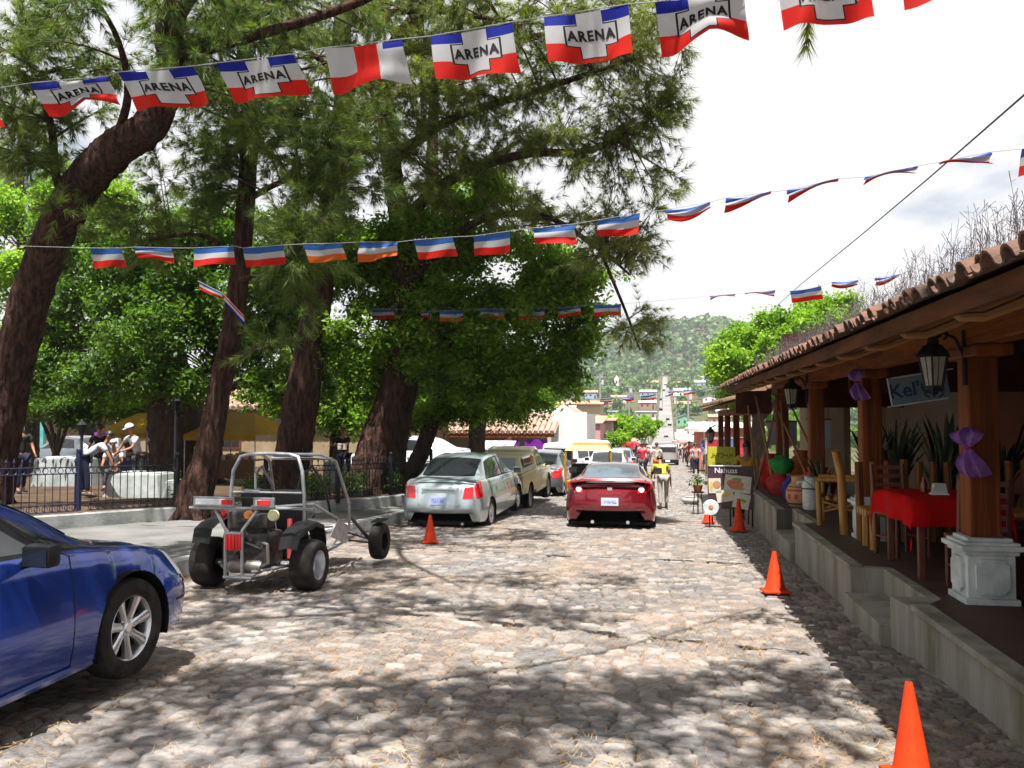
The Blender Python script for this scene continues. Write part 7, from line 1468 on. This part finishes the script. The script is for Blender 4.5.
for (xa, xb, yt_, yb_, Y_, lb) in ((122, 172, 413, 432, 25.5, 'ochre yellow market canopy left of the ficus trunk'), (208, 277, 413, 434, 24.5, 'ochre yellow market canopy between slender and straight pines')):
    a, b_ = at(xa, yb_, Y_), at(xb, yb_, Y_); zt = at(xa, yt_, Y_).z; cx_ = (a.x+b_.x)/2; hw = (b_.x-a.x)/2; g0 = pk(Y_); t = thing('market_canopy', lb, 'canopy', (cx_, Y_, g0), 0, 'market canopies in the park'); e = a.z-g0; tp_ = zt-g0
    MB().add([(-hw, -1.4, e), (hw, -1.4, e), (hw, 1.4, e), (-hw, 1.4, e), (-hw*.35, 0, tp_), (hw*.35, 0, tp_)], [(0, 1, 5, 4), (2, 3, 4, 5), (1, 2, 5), (3, 0, 4)]).build('canvas', YT, t)
    MB().add([(-hw, -1.41, e), (hw, -1.41, e), (hw, -1.41, e-.16), (-hw, -1.41, e-.16)], [(0, 1, 2, 3)]).build('valance', YT, t)
    for sx_ in (-1, 1):
        for sy_ in (-1.38, 1.38): MB().tube([(sx_*hw*.97, sy_, 0), (sx_*hw*.97, sy_, e)], .02, 6).build('pole', ZINC, t)
    tb2 = thing('market_table', 'market table with goods below the '+('left' if xa < 150 else 'right')+' yellow canopy', 'table', (cx_, Y_-.6, g0)); MB().bb(-hw*.8, hw*.8, -.4, .4, .72, .76).build('tabletop', RWOOD, tb2); MB().bb(-hw*.8, hw*.8, -.41, -.40, .2, .72).build('cloth_skirt', [cl('blue_cloth', (.04, .06, .15)), cl('brown_cloth', (.12, .06, .03))][xa > 150], tb2)
    for sx_ in (-1, 1):
        for sy_ in (-1, 1): MB().bb(sx_*hw*.75-.02, sx_*hw*.75+.02, sy_*.36-.02, sy_*.36+.02, 0, .72).build('leg', RWOOD, tb2)
    rr = random.Random(xa); GOODS = bpy.data.materials.get('goods') or M('goods', (.25, .10, .06), .7, col2=(.35, .3, .2), scale=9)
    for k in range(14): MB().box((rr.uniform(-hw*.7, hw*.7), rr.uniform(-.3, .3), .8+rr.uniform(0, .08)), (rr.uniform(.08, .22), .14, rr.uniform(.08, .24)), bev=.02).build('goods_parcel', GOODS, tb2)
# white concrete planters
PLW = M('aged_limewash', (.20, .22, .21), .9, col2=(.33, .35, .34), scale=3, bump=.3, bscale=20)
def planter(label, px0, px1, ptop, Y_, d=1.0, tap=.8):
    a, b_ = at(px0, ptop, Y_), at(px1, ptop, Y_); w_ = b_.x-a.x; g0 = pk(Y_); h = a.z-g0; t = thing('white_planter', label, 'planter', ((a.x+b_.x)/2, Y_+d/2, g0), 0, 'whitewashed concrete blocks in the park')
    MB().box((0, 0, h/2-.1), (w_, d, h+.2), taper=tap, bev=.03).build('block', PLW, t); MB().box((0, 0, h+.012), (w_*tap*.9, d*tap*.85, .03), bev=.01).build('top_slab', WHP, t)
planter('wide whitewashed block below the person with the cap', 100, 160, 474, 17.9); planter('narrow whitewashed block touching the slender pine', 160, 186, 482, 17.6, .7); planter('pale block behind the bending person', 30, 92, 458, 21.5, 1.2, .9); planter('pale block seen through the buggy cage', 322, 345, 462, 25, .6, .9); planter('small pale block beneath the round sign', 388, 402, 465, 25.5, .4, .9)
# posts and signs in the park
def lamp(label, px, ptop, Y_, h=None):
    p = at(px, ptop, Y_); g0 = pk(Y_); h = p.z-g0; t = thing('park_lamp', label, 'lamp post', (p.x, Y_, g0), 0, 'dark lamp posts in the park')
    MB().lathe([(.11, 0), (.11, .1), (.07, .2), (.06, .5), (.04, .6), (.032, h-.35), (.05, h-.33), (.03, h-.28)], n=12).build('pole', IRON, t, smooth=True); MB().lathe([(.06, h-.28), (.13, h-.05), (.14, h-.02), (.05, h+.06), (.001, h+.12)], n=6).build('lamp_head', IRON, t)
lamp('dark lamp post between the small tree and the bending person', 82, 424, 20); lamp('dark lamp post against the ficus trunk', 176, 400, 21)
p = at(398, 437, 26); t = thing('round_sign', 'white round road sign seen from behind between trunks', 'road sign', (p.x, 26, pk(26))); hz_ = p.z-pk(26); MB().tube([(0, 0, 0), (0, 0, hz_+.2)], .025, 7).build('pole', ZINC, t); MB().lathe([(.001, -.02), (.24, -.02), (.24, 0), (.001, 0)], c=(0, -.03, hz_), n=24, axis='Y').build('disc', WHP, t)
p = at(101, 437, 23); t = thing('purple_sign', 'small purple sign on a post in the park', 'sign', (p.x, 23, pk(23))); hz_ = p.z-pk(23); MB().tube([(0, 0, 0), (0, 0, hz_)], .025, 7).build('pole', IRON, t); MB().box((0, -.03, hz_), (.38, .03, .28)).build('panel', M('sign_purple', (.22, .05, .30), .6), t); MB().box((0, -.048, hz_+.02), (.22, .006, .08)).build('label_strip', WHP, t)
# pale awning by the corner tree
p = at(490, 442, 38); t = thing('pale_awning', 'small pale awning beside the corner tree trunk', 'awning', (p.x+.3, 38, gz(38))); h = p.z-gz(38); MB().slab([(-.9, -.7, h-.35), (.8, -.7, h-.35), (.8, .7, h), (-.9, .7, h)], (0, 0, 1), .04).build('canvas', WHP, t)
for s in (-.85, .75): MB().tube([(s, -.68, 0), (s, -.68, h-.35)], .025, 6).build('pole', ZINC, t)
MB().bb(-.8, .7, -.3, .4, .0, .9).build('counter', RWOOD, t)
# mototaxi frame with yellow canopy
YEL = M('yellow_frame', (.33, .19, .008), .5, col2=(.26, .15, .006), scale=4, coat=.3); t = thing('mototaxi', 'yellow framed mototaxi with canopy behind the red coupe', 'mototaxi', (-1.98, 26.3, gz(26.3)), radians(2))
MB().add([(-.70, -1.05, 1.50), (.70, -1.05, 1.50), (.62, 1.0, 1.58), (-.62, 1.0, 1.58), (-.56, -.9, 1.66), (.56, -.9, 1.66), (.5, .9, 1.70), (-.5, .9, 1.70)], [(0, 1, 5, 4), (1, 2, 6, 5), (2, 3, 7, 6), (3, 0, 4, 7), (4, 5, 6, 7), (0, 3, 2, 1)]).build('canopy', YEL, t)
for s in (-1, 1):
    MB().tube([(s*.66, -1.0, .55), (s*.68, -1.02, 1.1), (s*.66, -1.0, 1.5)], .035, 8).build('post', YEL, t); MB().tube([(s*.6, .95, .5), (s*.6, .95, 1.55)], .03, 8).build('post', YEL, t); MB().tube([(s*.66, -1.0, .9), (s*.6, .95, .9)], .025, 6).build('rail', YEL, t)
    hub = bpy.data.objects.new('wheel', None); C.objects.link(hub); hub.parent = t; hub.location = (s*.58, -.55, .24); MB().lathe([(.15, -.05), (.24, -.05), (.24, .05), (.15, .05)], n=20, axis='X').build('tyre', RUB, hub); MB().lathe([(.001, -.03), (.15, -.04), (.15, .04), (.001, .03)], n=16, axis='X').build('rim', ALLOY, hub)
MB().bb(-.64, .64, -1.05, -.1, .28, .62, bev=.03).build('rear_body', YEL, t); MB().bb(-.5, .5, -.7, -.5, .6, 1.1, bev=.04).build('bench_seat', BLACK, t); MB().bb(-.3, .3, .6, 1.3, .3, .8, bev=.08).build('front_body', YEL, t); MB().tube([(0, 1.2, .9), (0, 1.5, .24)], .03, 6).build('fork', BLACK, t)
MB().lathe([(.1, -.04), (.24, -.04), (.24, .04), (.1, .04)], c=(0, 1.5, .24), n=20, axis='X').build('front_wheel', RUB, t)
for s in (-1, 1): MB().bb(s*.56-.05, s*.56+.05, -1.07, -1.05, .45, .56).build('tail_light', REDL, t)
# umbrellas and stalls
def umbrella(label, px, ptop, pe, Y_, r, c1):
    p = at(px, ptop, Y_); h = p.z-gz(Y_); e = h-(pe-ptop)*Y_/FPX; t = thing('market_umbrella', label, 'umbrella', (p.x, Y_, gz(Y_)), 0, 'market umbrellas and canopies down the street'); mb = MB(); n = 10; mb.v = [(0, 0, h)]+[(r*cos(2*pi*k/n), r*sin(2*pi*k/n), e) for k in range(n)]; mb.f = [(0, 1+k, 1+(k+1) % n) for k in range(n)]; mb.m = [0]*n
    mb.add([(r*1.0*cos(2*pi*k/n), r*sin(2*pi*k/n), e) for k in range(n+1)]+[(r*cos(2*pi*k/n), r*sin(2*pi*k/n), e-.22) for k in range(n+1)], [(k, k+1, n+2+k, n+1+k) for k in range(n)]); mb.build('canopy', c1, t); MB().tube([(0, 0, 0), (0, 0, h)], .025, 6).build('pole', WHP, t)
UR = M('umbrella_red', (.62, .03, .04), .7, transl=.3); UW = M('umbrella_white', (.66, .60, .58), .7, transl=.3); UP = M('umbrella_pink', (.62, .36, .38), .7, transl=.3)
umbrella('red market umbrella below the clipped tree', 619, 436, 443, 62, 1.05, UR); umbrella('pale pink umbrella lower right of the red one', 617, 449, 454, 50, .62, UP); umbrella('white canopy umbrella on the right above the stalls', 704, 421, 428, 58, 1.3, UW); umbrella('pale umbrella far down the right side', 690, 434, 439, 84, 1.3, UW); umbrella('second red umbrella deeper in the left crowd', 634, 441, 445, 92, 1.2, UR); umbrella('white umbrella deep in the left crowd', 641, 443, 446, 120, 1.4, UW); umbrella('pink umbrella far on the right kerb', 683, 438, 441, 112, 1.4, UP)
RSW = M('stall_red_wall', (.40, .13, .10), .85)
p = at(710, 440, 62); house('red_walled_stall', 'red walled stall house with white awning on the right', p.x+1.2, 62, 4.2, 5, at(700, 428, 62).z-gz(62), RSW, UW, 'flat', z=gz(62), wins=1, ov=.5, rise=.3)
for k, (x, y, lb) in enumerate(((3.4, 42, 'nearest clothes rack beyond the yellow sign'), (3.7, 49, 'second clothes rack beyond the yellow sign'), (3.9, 57, 'third clothes rack beyond the yellow sign'), (-4.0, 57, 'clothes rack on the left pavement below the red umbrella'), (-3.9, 66, 'clothes rack on the left pavement beyond the red umbrella'))):
    t = thing('clothes_rack', lb+' with hanging garments', 'clothes rack', (x, y, gz(y)), 0, 'clothes racks of the market stalls'); rr = random.Random(k)
    for s in (-1, 1): MB().tube([(s*.9, 0, 0), (s*.9, 0, 2.0)], .02, 5).build('post', ZINC, t)
    MB().tube([(-.9, 0, 2.0), (.9, 0, 2.0)], .02, 5).build('rail', ZINC, t)
    for q in range(7):
        c_ = rr.choice([(.05, .08, .3), (.5, .45, .42), (.03, .03, .04), (.4, .04, .06), (.12, .2, .4), (.35, .1, .25)]); xx = -.75+q*.25; nm_ = 'garment_%.2f_%.2f' % c_[:2]; m_ = bpy.data.materials.get(nm_) or cl(nm_, c_)
        MB().add([(xx-.10, 0, 1.92), (xx+.10, 0, 1.92), (xx+.16, .03, 1.75), (xx+.12, .05, 1.2), (xx-.12, .0, 1.15), (xx-.16, .03, 1.75)], [(0, 1, 2, 3, 4, 5)]).build('garment', m_, t)
    MB().bb(-.85, .85, -.35, .35, 0, .7).build('counter', [RSW, RWOOD, CREAM][k % 3], t)
# power cable and poles
o = MB().tube([at(1190, -62, 5.5), at(1024, 95, 9.5), at(930, 177, 14), at(860, 236, 20), at(800, 285, 30), at(770, 312, 42)], .012, 5).build('power_cable', BLACK, None); tag(o, 'single black power cable rising to the right against the sky', 'cable')
POLE = M('concrete_pole', (.22, .22, .22), .9)
tips = []
for px, ptop, Y_, lb in ((600, 374, 150, 'grey utility pole behind the ochre house'), (629, 384, 190, 'grey utility pole above the clipped tree'), (662, 371, 430, 'utility pole beside the top of the hill road'), (688, 388, 140, 'grey utility pole on the right side of the far street'), (651, 392, 300, 'thin utility pole left of the hill road foot'), (676, 398, 300, 'thin utility pole right of the hill road foot')):
    p = at(px, ptop, Y_); g0 = terr(p.x, Y_); h = p.z-g0; t = thing('utility_pole', lb, 'utility pole', (p.x, Y_, g0), 0, 'utility poles down the street'); r_ = .16; MB().tube([(0, 0, 0), (0, 0, h)], [r_*1.3, r_], 8).build('pole', POLE, t); MB().box((0, 0, h-.6), (2.0, .12, .14)).build('crossarm', POLE, t); MB().lathe([(.001, 0), (.28, .02), (.28, .8), (.001, .85)], c=(.4, 0, h-1.9), n=10).build('transformer', TIN, t)
    mb = MB()
    for s in (-.9, -.4, .4, .9): mb.lathe([(.001, 0), (.06, .01), (.06, .14), (.001, .16)], c=(s, 0, h-.52), n=6)
    mb.build('insulators', WHP, t); tips.append((p.x, Y_, p.z-.45))
for i, j, lb in ((0, 1, 'power lines spanning the two left utility poles'), (3, 5, 'power lines along the right side of the far street'), (1, 4, 'power lines running on towards the hill road foot')):
    mb = MB(); a, b_ = Vector(tips[i]), Vector(tips[j])
    for s in (-.9, 0, .9): mb.tube([a+(b_-a)*q+Vector((s, 0, -1.2*sin(pi*q))) for q in np.linspace(0, 1, 9)], .02, 4)
    tag(mb.build('power_lines', BLACK, None), lb, 'power line')
# the town on the far slope
rd = random.Random(77); walls = [(M('hw_white', (.55, .54, .52), .9), 'white'), (M('hw_grey', (.30, .30, .30), .9), 'grey'), (M('hw_cream', (.48, .42, .33), .9), 'cream'), (M('hw_brick', (.30, .16, .12), .9), 'brick red'), (M('hw_green', (.16, .34, .22), .9), 'green'), (M('hw_blue', (.24, .34, .44), .9), 'pale blue')]; roofs = [(TIN, 'tin'), (ROOFC, 'clay'), (RUST, 'rusty'), (M('pale_roof', (.62, .61, .58), .7), 'bright pale')]
ordn = ['first', 'second', 'third', 'fourth', 'fifth', 'sixth', 'seventh', 'eighth', 'ninth', 'tenth', 'eleventh', 'twelfth', 'thirteenth', 'fourteenth', 'fifteenth', 'sixteenth']
for side, nm in ((-1, 'left'), (1, 'right')):
    for row_, (offx, rn) in enumerate(((6.4, 'roadside'), (22, 'second'), (38, 'back'))):
        Ylist = [105, 128, 150, 175, 205, 240, 280, 325, 372, 405, 432, 462, 500, 545, 600, 680] if row_ == 0 else [330, 378, 405, 430, 458, 495, 540, 610, 700] if row_ == 1 else [392, 418, 448, 485, 530, 600]
        for k, Yh in enumerate(Ylist):
            if row_ > 0 and rd.random() < .12: continue
            w_ = rd.uniform(6, 10); h = rd.uniform(2.6, 3.8); (wm, wn_), (rm, rn_) = rd.choice(walls), rd.choice(roofs); off = offx+w_*.5-2+(rd.uniform(-2, 3) if row_ else rd.uniform(-.5, .8)); x = street_x(Yh)+side*off
            if Yh < 180 and side < 0: x -= 3
            house('hill_house', f'{wn_} house with {rn_} roof, {ordn[k]} in the {rn} row on the {nm}', x, Yh+rd.uniform(-4, 4), w_, rd.uniform(6, 9), h, wm, rm, rd.choice(['gable', 'flat', 'front', 'gable']), wins=rd.choice([1, 2]), rise=rd.uniform(.8, 1.5), group='houses of the far town')
p = at(613, 389, 560); t = thing('church', 'small white church tower among the far houses left of the road', 'church', (p.x, 560, terr(p.x, 560))); MB().bb(-3, 3, 0, 9, -1, 4.5).build('nave', PLAST, t); MB().bb(1, 3.6, -.5, 2.1, -1, 7.5).build('tower', PLAST, t); MB().lathe([(1.6, 7.5), (1.2, 8.6), (.4, 9.6), (.001, 10.4)], c=(2.3, .8, 0), n=8).build('dome', PLAST, t)
MB().bb(1.8, 2.8, -.56, -.5, 5, 6.6).build('belfry_opening', DARKO, t)
# wooded hill
HG = leafmat('hill_leaves', (.028, .070, .018), (.050, .110, .022), (.085, .155, .03), (1, 1.2, .5), scale=.02, tr=.2)
g = np.random.default_rng(5)
def clumps(name, label, Xs, Ys_, Rs, K, mat, seed, hk=.75):
    g = np.random.default_rng(seed); n = len(Xs); Zs = np.array([terr(x, y) for x, y in zip(Xs, Ys_)]); Cc = np.stack([Xs, Ys_, Zs+Rs*hk], 1); d = rvec(n*K, g); d[:, 2] = np.abs(d[:, 2])*1.2-.35
    lum = 1+.22*np.sin(d[:, 0]*5+np.repeat(g.random(n)*6, K))*np.cos(d[:, 2]*4); P_ = np.repeat(Cc, K, 0)+d*np.repeat(Rs, K)[:, None]*lum[:, None]*np.array([1, 1, .9]); s_ = np.repeat(Rs, K)*.34
    nrm = d+rvec(n*K, g)*.55; nrm /= np.linalg.norm(nrm, axis=1, keepdims=True); u = np.cross(nrm, rvec(n*K, g)); u /= np.linalg.norm(u, axis=1, keepdims=True)+1e-9; v = np.cross(nrm, u); s_ = (s_*(.6+.8*g.random(n*K)))[:, None]
    V_ = np.stack([P_-u*s_, P_+v*s_*.8, P_+u*s_, P_-v*s_*.8], 1).reshape(-1, 3); o = np_mesh(name, V_, np.arange(len(V_)).reshape(-1, 4), mat); return tag(o, label, 'wood', kind='stuff')
n = 2300; Xh = g.uniform(-420, 520, n); Yh_ = 800+g.random(n)**.8*420; clumps('hill_wood', 'dense green woodland covering the far hill', Xh, Yh_, g.uniform(4.0, 8.5, n), 60, HG, 6)
n = 620; Xh = g.uniform(-120, 140, n); Yh_ = g.uniform(330, 810, n); ok = np.abs(Xh-np.array([street_x(y) for y in Yh_])) > 4.6+0*Xh; clumps('town_trees', 'green trees scattered between the houses of the far town', Xh[ok], Yh_[ok], g.uniform(2.0, 4.6, ok.sum()), 55, HG, 7, .8)
n = 130; Xh = np.concatenate([g.uniform(-60, -12, n//2), g.uniform(13, 60, n//2)]); Yh_ = g.uniform(110, 330, len(Xh)); clumps('valley_trees', 'green trees in the dip behind the street houses', Xh, Yh_, g.uniform(2.2, 3.8, len(Xh)), 60, BROADD, 8, .8)
# litter on the kerb and small street things
rd = random.Random(2)
for k, (x, y, w_, h, lb) in enumerate(((1.78, 20.2, .5, .55, 'small iron plant stand at the roadside beyond the cones'), (1.35, 24.5, .35, .15, 'crumpled grey sack lying on the sunny street'))):
    if k == 0:
        t = thing('plant_stand', lb, 'plant stand', (x-.75, y+1, gz(y+1))); 
        for a in range(4): MB().tube([(.12*cos(a*pi/2), .12*sin(a*pi/2), 0), (.08*cos(a*pi/2), .08*sin(a*pi/2), .5)], .012, 5).build('leg', IRON, t)
        MB().lathe([(.001, .5), (.14, .5), (.16, .53), (.001, .53)], n=14).build('tray', IRON, t); MB().lathe([(.08, .53), (.12, .68), (.10, .68), (.001, .6)], n=14).build('pot', TERRA, t)
        V_, F_ = leaves(np.random.default_rng(3).normal(size=(20, 3))*.07+np.array([0, 0, .78]), None, 6, .08, .03, np.random.default_rng(4)); np_mesh('leaves', V_, F_, BROADD, t)
    else: bag(lb, x-.35, y, .2, .22, (.35, .34, .32), 9, z=gz(y))
# ---- haze
hz = MB().bb(-2800, 2800, -62, 4700, -95, 175).build('haze', M('haze_air', (1, 1, 1)), None); hz['kind'] = 'stuff'; hz['label'] = 'thin pale haze in the air over the valley'
m_ = hz.data.materials[0]; nn_ = m_.node_tree.nodes; nn_.clear(); ou = nn_.new('ShaderNodeOutputMaterial'); pv = nn_.new('ShaderNodeVolumePrincipled'); pv.inputs['Density'].default_value = .00022; pv.inputs['Color'].default_value = (.92, .95, 1, 1); pv.inputs['Anisotropy'].default_value = .3; m_.node_tree.links.new(pv.outputs[0], ou.inputs['Volume'])
